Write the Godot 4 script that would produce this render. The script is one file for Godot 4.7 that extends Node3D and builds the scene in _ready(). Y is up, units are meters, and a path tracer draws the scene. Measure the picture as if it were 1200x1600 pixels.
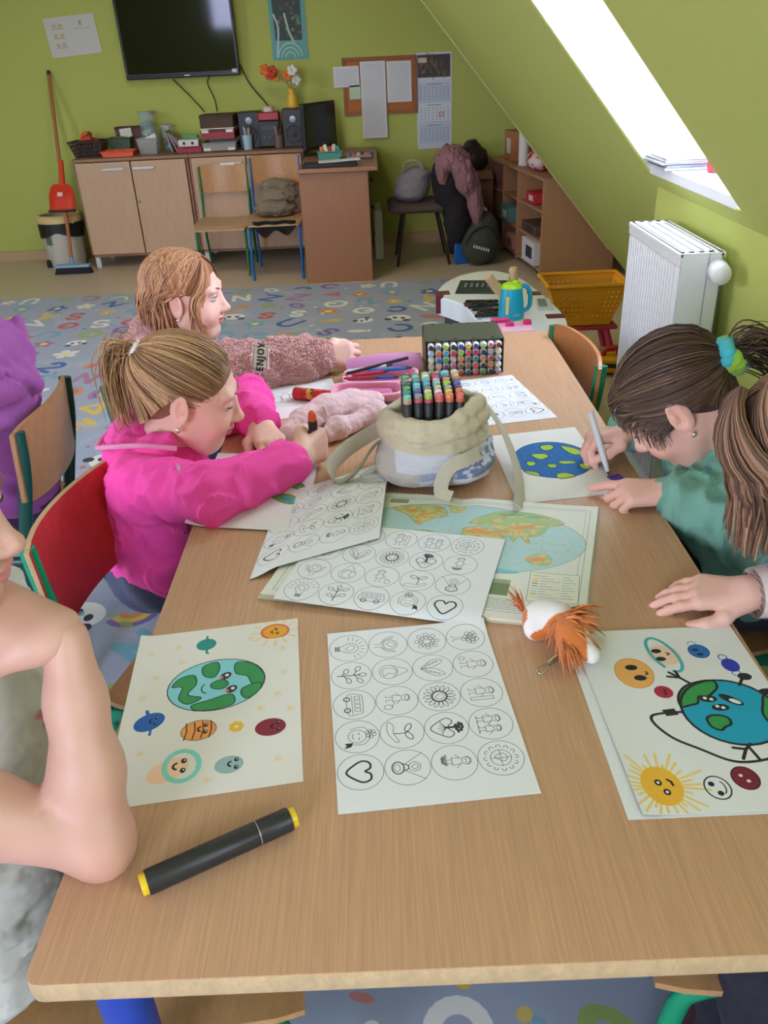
extends Node3D
# A classroom under the roof: children colouring at a long table.

class MB:   # collects the triangles of one mesh
	var V := PackedVector3Array()
	var N := PackedVector3Array()
	var U := PackedVector2Array()
	var C := PackedColorArray()
	var I := PackedInt32Array()
	var col := Color.WHITE
	func vx(p: Vector3, n: Vector3, u := Vector2.ZERO) -> int:
		V.append(p); N.append(n); U.append(u); C.append(col)
		return V.size() - 1
	func t(a: int, b: int, c: int) -> void:
		var g := (V[b] - V[a]).cross(V[c] - V[a])
		I.append(a)
		if g.dot(N[a] + N[b] + N[c]) > 0.0:
			I.append(c); I.append(b)
		else:
			I.append(b); I.append(c)
	func q(a: int, b: int, c: int, d: int) -> void:
		t(a, b, c); t(a, c, d)
	func quad(a: Vector3, b: Vector3, c: Vector3, d: Vector3, n := Vector3.ZERO) -> void:   # uv 0,0 at a; 1,0 at b; 1,1 at c; 0,1 at d
		if n == Vector3.ZERO: n = (b - a).cross(d - a).normalized()
		q(vx(a, n, Vector2(0, 0)), vx(b, n, Vector2(1, 0)), vx(c, n, Vector2(1, 1)), vx(d, n, Vector2(0, 1)))
	func box(c: Vector3, s: Vector3, B := Basis(), bv := 0.003) -> void:
		var h := s * 0.5
		bv = minf(bv, minf(h.x, minf(h.y, h.z)) * 0.8)
		var o := V.size()
		for k in 8:
			var sg := Vector3(1 if k & 1 else -1, 1 if k & 2 else -1, 1 if k & 4 else -1)
			for a in 3:
				var p := sg * (h - Vector3.ONE * bv)
				p[a] = sg[a] * h[a]
				var n := Vector3.ZERO
				n[a] = sg[a]
				vx(c + B * p, B * n, Vector2(p[(a + 1) % 3], p[(a + 2) % 3]))
		for a in 3:
			var b := (a + 1) % 3
			var d := (a + 2) % 3
			for s2 in 2:
				var k := s2 << a
				q(o + k * 3 + a, o + (k | 1 << b) * 3 + a, o + (k | 1 << b | 1 << d) * 3 + a, o + (k | 1 << d) * 3 + a)
				for s3 in 2:
					var e := s2 << b | s3 << d
					q(o + e * 3 + b, o + (e | 1 << a) * 3 + b, o + (e | 1 << a) * 3 + d, o + e * 3 + d)
		for k in 8: t(o + k * 3, o + k * 3 + 1, o + k * 3 + 2)
	func tube(P: PackedVector3Array, rad, seg := 8, cap := true, flat := 1.0, hint := Vector3.UP) -> void:
		var n := P.size()
		var prev := hint
		var o := V.size()
		var tl := 0.0
		for i in n:
			var d := (P[mini(i + 1, n - 1)] - P[maxi(i - 1, 0)]).normalized()
			var a := prev - d * prev.dot(d)
			if a.length() < 0.05: a = d.cross(Vector3(0.3, 0.2, 0.9))
			a = a.normalized()
			prev = a
			var b := d.cross(a)
			var r: float = rad[i] if rad is Array or rad is PackedFloat32Array else rad
			if i > 0: tl += P[i].distance_to(P[i - 1])
			for j in seg:
				var w := TAU * j / seg
				vx(P[i] + (a * cos(w) * flat + b * sin(w)) * r, (a * cos(w) + b * sin(w) * flat).normalized(), Vector2(float(j) / seg, tl))
		for i in n - 1:
			for j in seg:
				q(o + i * seg + j, o + i * seg + (j + 1) % seg, o + (i + 1) * seg + (j + 1) % seg, o + (i + 1) * seg + j)
		if cap:
			for e in [0, n - 1]:
				var d: Vector3 = (P[0] - P[1]).normalized() if e == 0 else (P[n - 1] - P[n - 2]).normalized()
				var m := vx(P[e], d)
				var f := V.size()
				for j in seg: vx(V[o + e * seg + j], d)
				for j in seg: t(m, f + j, f + (j + 1) % seg)
	func cyl(a: Vector3, b: Vector3, ra: float, rb := -1.0, seg := 14) -> void:
		tube(PackedVector3Array([a, b]), [ra, rb if rb >= 0.0 else ra], seg)
	func lathe(pr: Array, seg := 20, X := Transform3D(), sx := 1.0, sz := 1.0) -> void:   # profile of Vector2(radius, height)
		var n := pr.size()
		for i in n - 1:
			var dv: Vector2 = pr[i + 1] - pr[i]
			if dv.length() < 1e-6: continue
			var sn := Vector2(dv.y, -dv.x).normalized()
			for e in 2:
				var nn := sn
				var w := i - 1 if e == 0 else i + 1
				if w >= 0 and w < n - 1:
					var d2: Vector2 = pr[w + 1] - pr[w]
					var s2 := Vector2(d2.y, -d2.x).normalized()
					if s2.dot(sn) > 0.6: nn = (sn + s2).normalized()
				for j in seg + 1:
					var a := TAU * j / seg
					var p: Vector2 = pr[i + e]
					vx(X * Vector3(p.x * cos(a) * sx, p.y, p.x * sin(a) * sz), (X.basis * Vector3(nn.x * cos(a) / sx, nn.y, nn.x * sin(a) / sz)).normalized(), Vector2(float(j) / seg, float(i + e) / (n - 1)))
			var o := V.size() - 2 * (seg + 1)
			for j in seg: q(o + j, o + j + 1, o + seg + 2 + j, o + seg + 1 + j)
	func prism(poly: PackedVector2Array, d: float, X := Transform3D()) -> void:   # outline in x,y of X, thickness along z
		var T := Geometry2D.triangulate_polygon(poly)
		for s in [0, 1]:
			var o := V.size()
			for p in poly: vx(X * Vector3(p.x, p.y, d * s), X.basis.z * (1 if s else -1), p)
			for i in range(0, T.size(), 3): t(o + T[i], o + T[i + 1], o + T[i + 2])
		for i in poly.size():
			var a := poly[i]
			var b := poly[(i + 1) % poly.size()]
			var nn := X.basis * Vector3(b.y - a.y, a.x - b.x, 0).normalized() * (-1.0 if Geometry2D.is_polygon_clockwise(poly) else 1.0)
			quad(X * Vector3(a.x, a.y, 0), X * Vector3(b.x, b.y, 0), X * Vector3(b.x, b.y, d), X * Vector3(a.x, a.y, d), nn)
	func grid(nu: int, nv: int, f: Callable) -> void:
		var P := PackedVector3Array()
		for j in nv + 1:
			for i in nu + 1: P.append(f.call(float(i) / nu, float(j) / nv))
		var o := V.size()
		for j in nv + 1:
			for i in nu + 1:
				var du := P[j * (nu + 1) + mini(i + 1, nu)] - P[j * (nu + 1) + maxi(i - 1, 0)]
				var dv := P[mini(j + 1, nv) * (nu + 1) + i] - P[maxi(j - 1, 0) * (nu + 1) + i]
				vx(P[j * (nu + 1) + i], dv.cross(du).normalized(), Vector2(float(i) / nu, float(j) / nv))
		for j in nv:
			for i in nu:
				var a := o + j * (nu + 1) + i
				q(a, a + 1, a + nu + 2, a + nu + 1)
	func ell(c: Vector3, r: Vector3, B := Basis(), nu := 16, nv := 10) -> void:
		var o := V.size()
		for j in nv + 1:
			for i in nu + 1:
				var a := TAU * i / nu
				var b := PI * j / nv
				var d := Vector3(sin(b) * cos(a), cos(b), sin(b) * sin(a))
				vx(c + B * (d * r), (B * (d / r)).normalized(), Vector2(float(i) / nu, float(j) / nv))
		for j in nv:
			for i in nu:
				var a := o + j * (nu + 1) + i
				q(a, a + 1, a + nu + 2, a + nu + 1)
	func add(m: MB, X := Transform3D()) -> void:
		var o := V.size()
		for i in m.V.size():
			V.append(X * m.V[i]); N.append((X.basis * m.N[i]).normalized()); U.append(m.U[i]); C.append(m.C[i])
		for i in m.I: I.append(o + i)
	func mesh(m: Material) -> ArrayMesh:
		var A := []
		A.resize(Mesh.ARRAY_MAX)
		A[Mesh.ARRAY_VERTEX] = V; A[Mesh.ARRAY_NORMAL] = N; A[Mesh.ARRAY_TEX_UV] = U; A[Mesh.ARRAY_COLOR] = C; A[Mesh.ARRAY_INDEX] = I
		var am := ArrayMesh.new()
		am.add_surface_from_arrays(Mesh.PRIMITIVE_TRIANGLES, A)
		am.surface_set_material(0, m)
		return am

class SDF:   # rounded shapes joined smoothly and meshed by surface nets
	var P := []
	func cap(a: Vector3, b: Vector3, ra: float, rb := -1.0, k := 0.015) -> void:
		if rb < 0.0: rb = ra
		var r := maxf(ra, rb)
		P.append([0, k, a, b, ra, rb, Basis(), a.min(b) - Vector3.ONE * r, a.max(b) + Vector3.ONE * r])
	func chain(pts: Array, rs: Array, k := 0.015) -> void:
		for i in pts.size() - 1: cap(pts[i], pts[i + 1], rs[i], rs[i + 1], k)
	func el(c: Vector3, r: Vector3, B := Basis(), k := 0.015, kind := 1) -> void:
		var e := (B.x * r.x).abs() + (B.y * r.y).abs() + (B.z * r.z).abs()
		P.append([kind, k, c, r, 0.0, 0.0, B.inverse(), c - e, c + e])
	func cut(c: Vector3, r: Vector3, B := Basis(), k := 0.008) -> void:
		el(c, r, B, k, 2)
	func build(mb: MB, h: float, X := Transform3D(), paint = null, disp = null) -> void:
		var lo := Vector3.ONE * 1e9
		var hi := -lo
		for p in P:
			if p[0] == 2: continue
			lo = lo.min(p[7]); hi = hi.max(p[8])
		lo -= Vector3.ONE * h * 3.5; hi += Vector3.ONE * h * 3.5
		var nx := int((hi.x - lo.x) / h) + 1
		var ny := int((hi.y - lo.y) / h) + 1
		var nz := int((hi.z - lo.z) / h) + 1
		var F := PackedFloat32Array()
		F.resize(nx * ny * nz); F.fill(1.0)
		for p in P:
			var kind: int = p[0]
			var k: float = p[1]
			var a: Vector3 = p[2]
			var b: Vector3 = p[3]
			var ra: float = p[4]
			var dr: float = p[5] - ra
			var Bi: Basis = p[6]
			var ba := b - a
			var bb := maxf(ba.dot(ba), 1e-9)
			var r2 := b * b
			var m := Vector3.ONE * (k + 3.0 * h)
			var l: Vector3 = ((p[7] - m - lo) / h).floor()
			var u: Vector3 = ((p[8] + m - lo) / h).ceil()
			for z in range(maxi(int(l.z), 0), mini(int(u.z), nz - 1) + 1):
				for y in range(maxi(int(l.y), 0), mini(int(u.y), ny - 1) + 1):
					var row := (z * ny + y) * nx
					for x in range(maxi(int(l.x), 0), mini(int(u.x), nx - 1) + 1):
						var pa := Vector3(lo.x + x * h, lo.y + y * h, lo.z + z * h) - a
						var d: float
						if kind == 0:
							var w := clampf(pa.dot(ba) / bb, 0.0, 1.0)
							d = (pa - ba * w).length() - ra - dr * w
						else:
							pa = Bi * pa
							var k0 := (pa / b).length()
							d = k0 * (k0 - 1.0) / maxf((pa / r2).length(), 1e-6)
						var f := F[row + x]
						if kind == 2:
							var w := maxf(k - absf(f + d), 0.0) / k
							F[row + x] = maxf(f, -d) + w * w * k * 0.25
						else:
							var w := maxf(k - absf(f - d), 0.0) / k
							F[row + x] = minf(f, d) - w * w * k * 0.25
		if disp != null:
			for z in nz:
				for y in ny:
					for x in nx:
						var i := (z * ny + y) * nx + x
						if absf(F[i]) < h * 4.0: F[i] -= disp.call(Vector3(lo.x + x * h, lo.y + y * h, lo.z + z * h))
		var ids := PackedInt32Array()
		ids.resize(nx * ny * nz); ids.fill(-1)
		var far := h * 3.0
		var sx := 1
		var sy := nx
		var sz := nx * ny
		for z in range(1, nz - 1):
			for y in range(1, ny - 1):
				for x in range(1, nx - 1):
					var i := (z * ny + y) * nx + x
					var f0 := F[i]
					if absf(f0) > far: continue
					var f1 := F[i + 1]
					var f2 := F[i + sy]
					var f3 := F[i + sy + 1]
					var f4 := F[i + sz]
					var f5 := F[i + sz + 1]
					var f6 := F[i + sz + sy]
					var f7 := F[i + sz + sy + 1]
					var neg := int(f0 < 0) + int(f1 < 0) + int(f2 < 0) + int(f3 < 0) + int(f4 < 0) + int(f5 < 0) + int(f6 < 0) + int(f7 < 0)
					if neg == 0 or neg == 8: continue
					var s := Vector3.ZERO
					var c := 0
					if (f0 < 0) != (f1 < 0): s += Vector3(f0 / (f0 - f1), 0, 0); c += 1
					if (f2 < 0) != (f3 < 0): s += Vector3(f2 / (f2 - f3), 1, 0); c += 1
					if (f4 < 0) != (f5 < 0): s += Vector3(f4 / (f4 - f5), 0, 1); c += 1
					if (f6 < 0) != (f7 < 0): s += Vector3(f6 / (f6 - f7), 1, 1); c += 1
					if (f0 < 0) != (f2 < 0): s += Vector3(0, f0 / (f0 - f2), 0); c += 1
					if (f1 < 0) != (f3 < 0): s += Vector3(1, f1 / (f1 - f3), 0); c += 1
					if (f4 < 0) != (f6 < 0): s += Vector3(0, f4 / (f4 - f6), 1); c += 1
					if (f5 < 0) != (f7 < 0): s += Vector3(1, f5 / (f5 - f7), 1); c += 1
					if (f0 < 0) != (f4 < 0): s += Vector3(0, 0, f0 / (f0 - f4)); c += 1
					if (f1 < 0) != (f5 < 0): s += Vector3(1, 0, f1 / (f1 - f5)); c += 1
					if (f2 < 0) != (f6 < 0): s += Vector3(0, 1, f2 / (f2 - f6)); c += 1
					if (f3 < 0) != (f7 < 0): s += Vector3(1, 1, f3 / (f3 - f7)); c += 1
					var g := Vector3(f1 + f3 + f5 + f7 - f0 - f2 - f4 - f6, f2 + f3 + f6 + f7 - f0 - f1 - f4 - f5, f4 + f5 + f6 + f7 - f0 - f1 - f2 - f3).normalized()
					var lp := lo + (Vector3(x, y, z) + s / c) * h
					if paint != null: mb.col = paint.call(lp)
					ids[i] = mb.vx(X * lp, (X.basis * g).normalized(), Vector2(lp.x, lp.y))
					if (f0 < 0) != (f1 < 0): net(mb, ids[i], ids[i - sy], ids[i - sy - sz], ids[i - sz])
					if (f0 < 0) != (f2 < 0): net(mb, ids[i], ids[i - sx], ids[i - sx - sz], ids[i - sz])
					if (f0 < 0) != (f4 < 0): net(mb, ids[i], ids[i - sx], ids[i - sx - sy], ids[i - sy])
	func net(mb: MB, a: int, b: int, c: int, d: int) -> void:
		if b >= 0 and c >= 0 and d >= 0: mb.q(a, b, c, d)

class Cv:   # a small canvas for printed matter; points run 0..1
	var w: int
	var h: int
	var im: Image
	func _init(w_: int, h_: int, c: Color) -> void:
		w = w_; h = h_
		im = Image.create(w, h, false, Image.FORMAT_RGB8)
		im.fill(c)
	func px(x: int, y: int, c: Color, a: float) -> void:
		if a >= 1.0: im.set_pixel(x, y, c)
		else: im.set_pixel(x, y, im.get_pixel(x, y).lerp(c, a))
	func seg(a: Vector2, b: Vector2, r: float, c: Color, al := 1.0) -> void:   # in pixels
		var l := (a.min(b) - Vector2.ONE * (r + 1)).max(Vector2.ZERO)
		var u := (a.max(b) + Vector2.ONE * (r + 2)).min(Vector2(w, h))
		var ba := b - a
		var bb := maxf(ba.dot(ba), 1e-6)
		for y in range(int(l.y), int(u.y)):
			for x in range(int(l.x), int(u.x)):
				var p := Vector2(x + 0.5, y + 0.5) - a
				var d := (p - ba * clampf(p.dot(ba) / bb, 0.0, 1.0)).length() - r
				if d < 0.5: px(x, y, c, clampf(0.5 - d, 0.0, 1.0) * al)
	func line(P: Array, wd: float, c: Color, closed := false, al := 1.0) -> void:   # wd is a share of the width
		for i in P.size() - (0 if closed else 1):
			seg(P[i] * Vector2(w, h), P[(i + 1) % P.size()] * Vector2(w, h), wd * w * 0.5, c, al)
	func poly(P: Array, c: Color, al := 1.0) -> void:
		var Q := PackedVector2Array()
		var l := Vector2(1e9, 1e9)
		var u := -l
		for p in P:
			var s: Vector2 = p * Vector2(w, h)
			Q.append(s); l = l.min(s); u = u.max(s)
		for y in range(maxi(int(l.y), 0), mini(int(u.y) + 1, h)):
			var xs := []
			for i in Q.size():
				var a := Q[i]
				var b := Q[(i + 1) % Q.size()]
				if (a.y <= y + 0.5) != (b.y <= y + 0.5): xs.append(a.x + (y + 0.5 - a.y) / (b.y - a.y) * (b.x - a.x))
			xs.sort()
			for i in range(0, xs.size() - 1, 2):
				for x in range(maxi(int(round(xs[i])), 0), mini(int(round(xs[i + 1])), w)): px(x, y, c, al)
	func arc(c: Vector2, r: Vector2, a0: float, a1: float, wd: float, k: Color, n := 24) -> void:
		line(ring(c, r, a0, a1, n), wd, k)
	func ring(c: Vector2, r: Vector2, a0 := 0.0, a1 := 360.0, n := 32, rot := 0.0) -> Array:
		var A := []
		for i in n + 1: A.append(c + (Vector2(cos(deg_to_rad(lerpf(a0, a1, float(i) / n))), sin(deg_to_rad(lerpf(a0, a1, float(i) / n)))) * r).rotated(rot))
		return A
	func disc(c: Vector2, r: Vector2, k: Color, al := 1.0, rot := 0.0) -> void: poly(ring(c, r, 0, 360, 32, rot), k, al)
	func smooth(P: Array, closed := true, n := 6) -> Array:
		var A := []
		var m := P.size()
		for i in m - (0 if closed else 1):
			for j in n:
				var p0: Vector2 = P[(i - 1 + m) % m] if closed else P[maxi(i - 1, 0)]
				var p3: Vector2 = P[(i + 2) % m] if closed else P[mini(i + 2, m - 1)]
				A.append((P[i] as Vector2).cubic_interpolate(P[(i + 1) % m], p0, p3, float(j) / n))
		if not closed: A.append(P[m - 1])
		return A
	func tex() -> ImageTexture:
		im.generate_mipmaps()
		return ImageTexture.create_from_image(im)

var rng := RandomNumberGenerator.new()
var mats := {}
var used := {}
var grain: ImageTexture
var speck: ImageTexture
var weave: ImageTexture

func rgb(r: float, g: float, b: float) -> Color: return Color(r / 255.0, g / 255.0, b / 255.0)
func lin(r: float, g: float, b: float) -> Color: return rgb(r, g, b).srgb_to_linear()
func V2(x: float, y: float) -> Vector2: return Vector2(x, y)
func V3(x: float, y: float, z: float) -> Vector3: return Vector3(x, y, z)

func mat(c: Color, rough := 0.6, metal := 0.0, key := "") -> StandardMaterial3D:
	var id := "%s %.2f %.2f %s" % [c.to_html(), rough, metal, key]
	if mats.has(id): return mats[id]
	var m := StandardMaterial3D.new()
	m.albedo_color = c; m.roughness = rough; m.metallic = metal
	mats[id] = m
	return m
func wood(c: Color, axis := 0, rough := 0.45, sc := 1.0) -> StandardMaterial3D:   # grain runs along x, y or z
	var m := mat(c, rough, 0.0, "wood%d%.1f" % [axis, sc])
	if m.albedo_texture: return m
	m.albedo_texture = grain
	m.uv1_triplanar = true
	var s := Vector3.ONE * 3.2 * sc
	s[axis] = 0.7 * sc
	m.uv1_scale = s
	return m
func soft(c: Color, amount := 0.5, sc := 30.0, rim := 0.3) -> StandardMaterial3D:   # woven or knitted cloth
	var m := mat(c, 0.9, 0.0, "soft%.1f%.1f" % [amount, sc])
	if m.heightmap_enabled or m.normal_enabled: return m
	m.normal_enabled = true; m.normal_texture = weave; m.normal_scale = amount
	m.uv1_triplanar = true; m.uv1_scale = Vector3.ONE * sc
	m.rim_enabled = true; m.rim = rim; m.rim_tint = 0.6
	return m
func vcol(rough := 0.6, key := "", rim := 0.0) -> StandardMaterial3D:   # coloured by its vertices
	var m := mat(Color.WHITE, rough, 0.0, "v" + key)
	m.vertex_color_use_as_albedo = true
	if rim > 0.0: m.rim_enabled = true; m.rim = rim; m.rim_tint = 0.7
	return m
func print_mat(t: Texture2D, rough := 0.75) -> StandardMaterial3D:
	var m := StandardMaterial3D.new()
	m.albedo_texture = t; m.roughness = rough
	return m
func glass(c: Color, a := 0.25) -> StandardMaterial3D:
	var m := mat(Color(c.r, c.g, c.b, a), 0.08, 0.0, "glass")
	m.transparency = BaseMaterial3D.TRANSPARENCY_ALPHA
	return m

func numbered(n: String) -> String:
	used[n] = used.get(n, -1) + 1
	return n if used[n] == 0 else "%s_%03d" % [n, used[n]]
func tag(o: Node3D, label := "", cat := "", group := "", kind := "") -> Node3D:
	for p in [["label", label], ["category", cat], ["group", group], ["kind", kind]]:
		if p[1] != "": o.set_meta(p[0], p[1])
	return o
func thing(called: String, label: String, cat: String, at := Vector3.ZERO, turn := 0.0, group := "") -> Node3D:
	var o := Node3D.new()
	o.name = numbered(called)
	add_child(o)
	o.position = at; o.rotation.y = turn
	tag(o, label, cat, group)
	return o
func obj(called: String, m: MB, ma: Material, parent: Node3D = null, world := false) -> MeshInstance3D:
	var o := MeshInstance3D.new()
	o.mesh = m.mesh(ma)
	if parent == null:
		o.name = numbered(called)
		add_child(o)
	else:
		o.name = called
		parent.add_child(o, true)
		if world:
			var q: Node = parent
			var X := Transform3D()
			while q != self:
				X = (q as Node3D).transform * X
				q = q.get_parent()
			o.transform = X.affine_inverse()
	return o
func solo(called: String, m: MB, ma: Material, label: String, cat: String, group := "") -> MeshInstance3D:
	# a thing of one mesh: its origin is moved to the middle of its base
	var lo := Vector3.ONE * 1e9
	var hi := -lo
	for p in m.V: lo = lo.min(p); hi = hi.max(p)
	var b := Vector3((lo.x + hi.x) / 2, lo.y, (lo.z + hi.z) / 2)
	for i in m.V.size(): m.V[i] -= b
	var o := obj(called, m, ma)
	o.position = b
	tag(o, label, cat, group)
	return o
func struct(called: String, m: MB, ma: Material, parent: Node3D = null) -> MeshInstance3D:
	var o := obj(called, m, ma, parent)
	if parent == null: o.set_meta("kind", "structure")
	return o
func dup(r: Node3D, at: Vector3, turn: float, label := "", base := "") -> Node3D:
	var c: Node3D = r.duplicate()
	c.name = numbered(base if base != "" else String(r.name).rstrip("0123456789").trim_suffix("_"))
	add_child(c)
	c.position = at; c.rotation.y = turn
	if label != "": c.set_meta("label", label)
	return c
func spline(P: Array, n := 6) -> PackedVector3Array:
	var A := PackedVector3Array()
	var m := P.size()
	for i in m - 1:
		for j in n: A.append((P[i] as Vector3).cubic_interpolate(P[i + 1], P[maxi(i - 1, 0)], P[mini(i + 2, m - 1)], float(j) / n))
	A.append(P[m - 1])
	return A
func yaw(a: float) -> Basis: return Basis(Vector3.UP, a)
func look(fwd: Vector3, up := Vector3.UP) -> Basis:   # z along fwd, y near up
	var z := fwd.normalized()
	var x := up.cross(z).normalized()
	return Basis(x, z.cross(x), z)
func words(s: String, size: float, parent: Node3D, called: String, X: Transform3D, ma: Material, depth := 0.0006, font := "Droid Sans") -> MeshInstance3D:
	var tm := TextMesh.new()
	var f := SystemFont.new()
	f.font_names = PackedStringArray([font])
	f.font_weight = 700
	tm.font = f
	tm.text = s; tm.font_size = 32; tm.pixel_size = size / 24.0; tm.depth = depth
	tm.material = ma
	var o := MeshInstance3D.new()
	o.mesh = tm; o.name = called
	parent.add_child(o, true)
	o.transform = X
	return o

func textures() -> void:
	var nz := FastNoiseLite.new()
	nz.seed = 3; nz.frequency = 0.05; nz.fractal_octaves = 2
	var w := 512
	var im := Image.create(w, w, false, Image.FORMAT_RGB8)
	for y in w:
		for x in w:   # fine streaks along y, wrapped by blending two samples
			var a := nz.get_noise_2d(x * 3.0, y * 0.22) * 0.55 + nz.get_noise_2d(x * 14.0, y * 0.9 + 900.0) * 0.45
			var b := nz.get_noise_2d(x * 3.0, (y - w) * 0.22) * 0.55 + nz.get_noise_2d(x * 14.0, (y - w) * 0.9 + 900.0) * 0.45
			var v := clampf(0.93 + 0.13 * lerpf(a, b, float(y) / w), 0.0, 1.0)
			im.set_pixel(x, y, Color(v, v * 0.992, v * 0.98))
	im.generate_mipmaps()
	grain = ImageTexture.create_from_image(im)
	var s := FastNoiseLite.new()
	s.seed = 8; s.frequency = 0.09; s.fractal_octaves = 3
	var n := 256
	var hm := Image.create(n, n, false, Image.FORMAT_RGB8)
	for y in n:
		for x in n:
			var v := 0.5 + 0.22 * sin(x * TAU / 8.0) * sin(y * TAU / 8.0) + 0.25 * s.get_noise_2d(x, y)
			hm.set_pixel(x, y, Color(v, v, v))
	hm.bump_map_to_normal_map(3.0)
	hm.generate_mipmaps()
	weave = ImageTexture.create_from_image(hm)

func _ready() -> void:
	rng.seed = 11
	# camera
	var cam := Camera3D.new()
	cam.name = "camera"
	add_child(cam)
	var pt := atan2(716.8, 1278.85)
	var rl := deg_to_rad(2.796)
	var cu := V3(0, cos(pt), -sin(pt))
	cam.transform = Transform3D(yaw(deg_to_rad(0.386)) * Basis(Vector3.RIGHT * cos(rl) - cu * sin(rl), Vector3.RIGHT * sin(rl) + cu * cos(rl), V3(0, sin(pt), cos(pt))), V3(0, 1.3, 0))
	cam.fov = rad_to_deg(2.0 * atan(800.0 / 1278.85))
	cam.near = 0.02
	cam.current = true
	# overcast sky, exposure
	var we := WorldEnvironment.new()
	we.name = "world_environment"
	var en := Environment.new()
	var sky := Sky.new()
	var sm := ProceduralSkyMaterial.new()
	sm.sky_top_color = rgb(222, 232, 245); sm.sky_horizon_color = rgb(240, 243, 248)
	sm.ground_bottom_color = rgb(120, 125, 115); sm.ground_horizon_color = rgb(200, 204, 200)
	sm.sky_energy_multiplier = 3.0; sm.ground_energy_multiplier = 2.0
	sky.sky_material = sm
	en.background_mode = Environment.BG_SKY
	en.sky = sky
	en.tonemap_mode = Environment.TONE_MAPPER_LINEAR
	en.tonemap_exposure = 1.1
	en.sdfgi_enabled = true; en.ssao_enabled = true; en.ssil_enabled = true
	we.environment = en
	add_child(we)
	# daylight through the roof windows on the right and the gable windows behind, and the ceiling panels
	var sl := V3(-1.2, -1.0, 0).normalized()
	area("skylight_daylight", V3(0.83, 1.48, -2.11), sl, Vector2(0.60, 1.25), 2.9, rgb(203, 209, 255))
	area("second_skylight_daylight", V3(0.76, 1.42, 0.35), sl, Vector2(0.86, 1.20), 0.7, rgb(203, 209, 255))
	area("gable_daylight", V3(-1.75, 1.5, 2.55), V3(0, -0.05, -1), Vector2(1.5, 1.3), 7.5, rgb(203, 209, 255))
	area("left_daylight", V3(-4.45, 1.5, -1.9), V3(1, -0.05, 0), Vector2(1.6, 1.2), 3.0, rgb(203, 209, 255))
	textures()
	room()
	lamps()
	furniture()
	cabinets_and_wall()
	cabinet_things()
	corner()
	play_corner()
	table_things()
	markers()
	bag_and_case()
	people()

func area(n: String, at: Vector3, dir: Vector3, size: Vector2, e: float, c: Color) -> void:
	var l := AreaLight3D.new()
	l.name = n
	l.area_size = size
	l.light_energy = e; l.light_color = c
	l.shadow_enabled = true
	l.set("area_range", 30.0)
	add_child(l)
	l.transform = Transform3D(look(-dir, V3(0.01, 1, 0.02)), at)

func lamps() -> void:
	for p in [[-0.7, -4.3, 1.5], [-1.0, -1.0, 0.12]]:
		var t := thing("ceiling_lamp", "square white light panel on the ceiling " + ("above the cabinets" if p[1] < -3 else "above the long table"), "lamp", V3(p[0], 2.5, p[1]))
		var f := MB.new()
		f.box(V3(0, 0.03, 0), V3(0.64, 0.05, 0.64))
		obj("housing", f, mat(rgb(235, 235, 232), 0.5), t)
		var g := MB.new()
		g.box(V3(0, 0.0, 0), V3(0.6, 0.012, 0.6))
		var m := mat(rgb(255, 250, 240), 0.4, 0.0, "panel")
		m.emission_enabled = true; m.emission = rgb(255, 246, 232); m.emission_energy_multiplier = 1.0
		obj("lamp_panel", g, m, t)
		area("ceiling_lamp_light", V3(p[0], 2.48, p[1]), V3(0, -1, 0), Vector2(0.58, 0.58), p[2], rgb(255, 230, 210))

func slope_y(x: float) -> float: return 0.98 + 1.2 * (0.765 - x)

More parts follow.
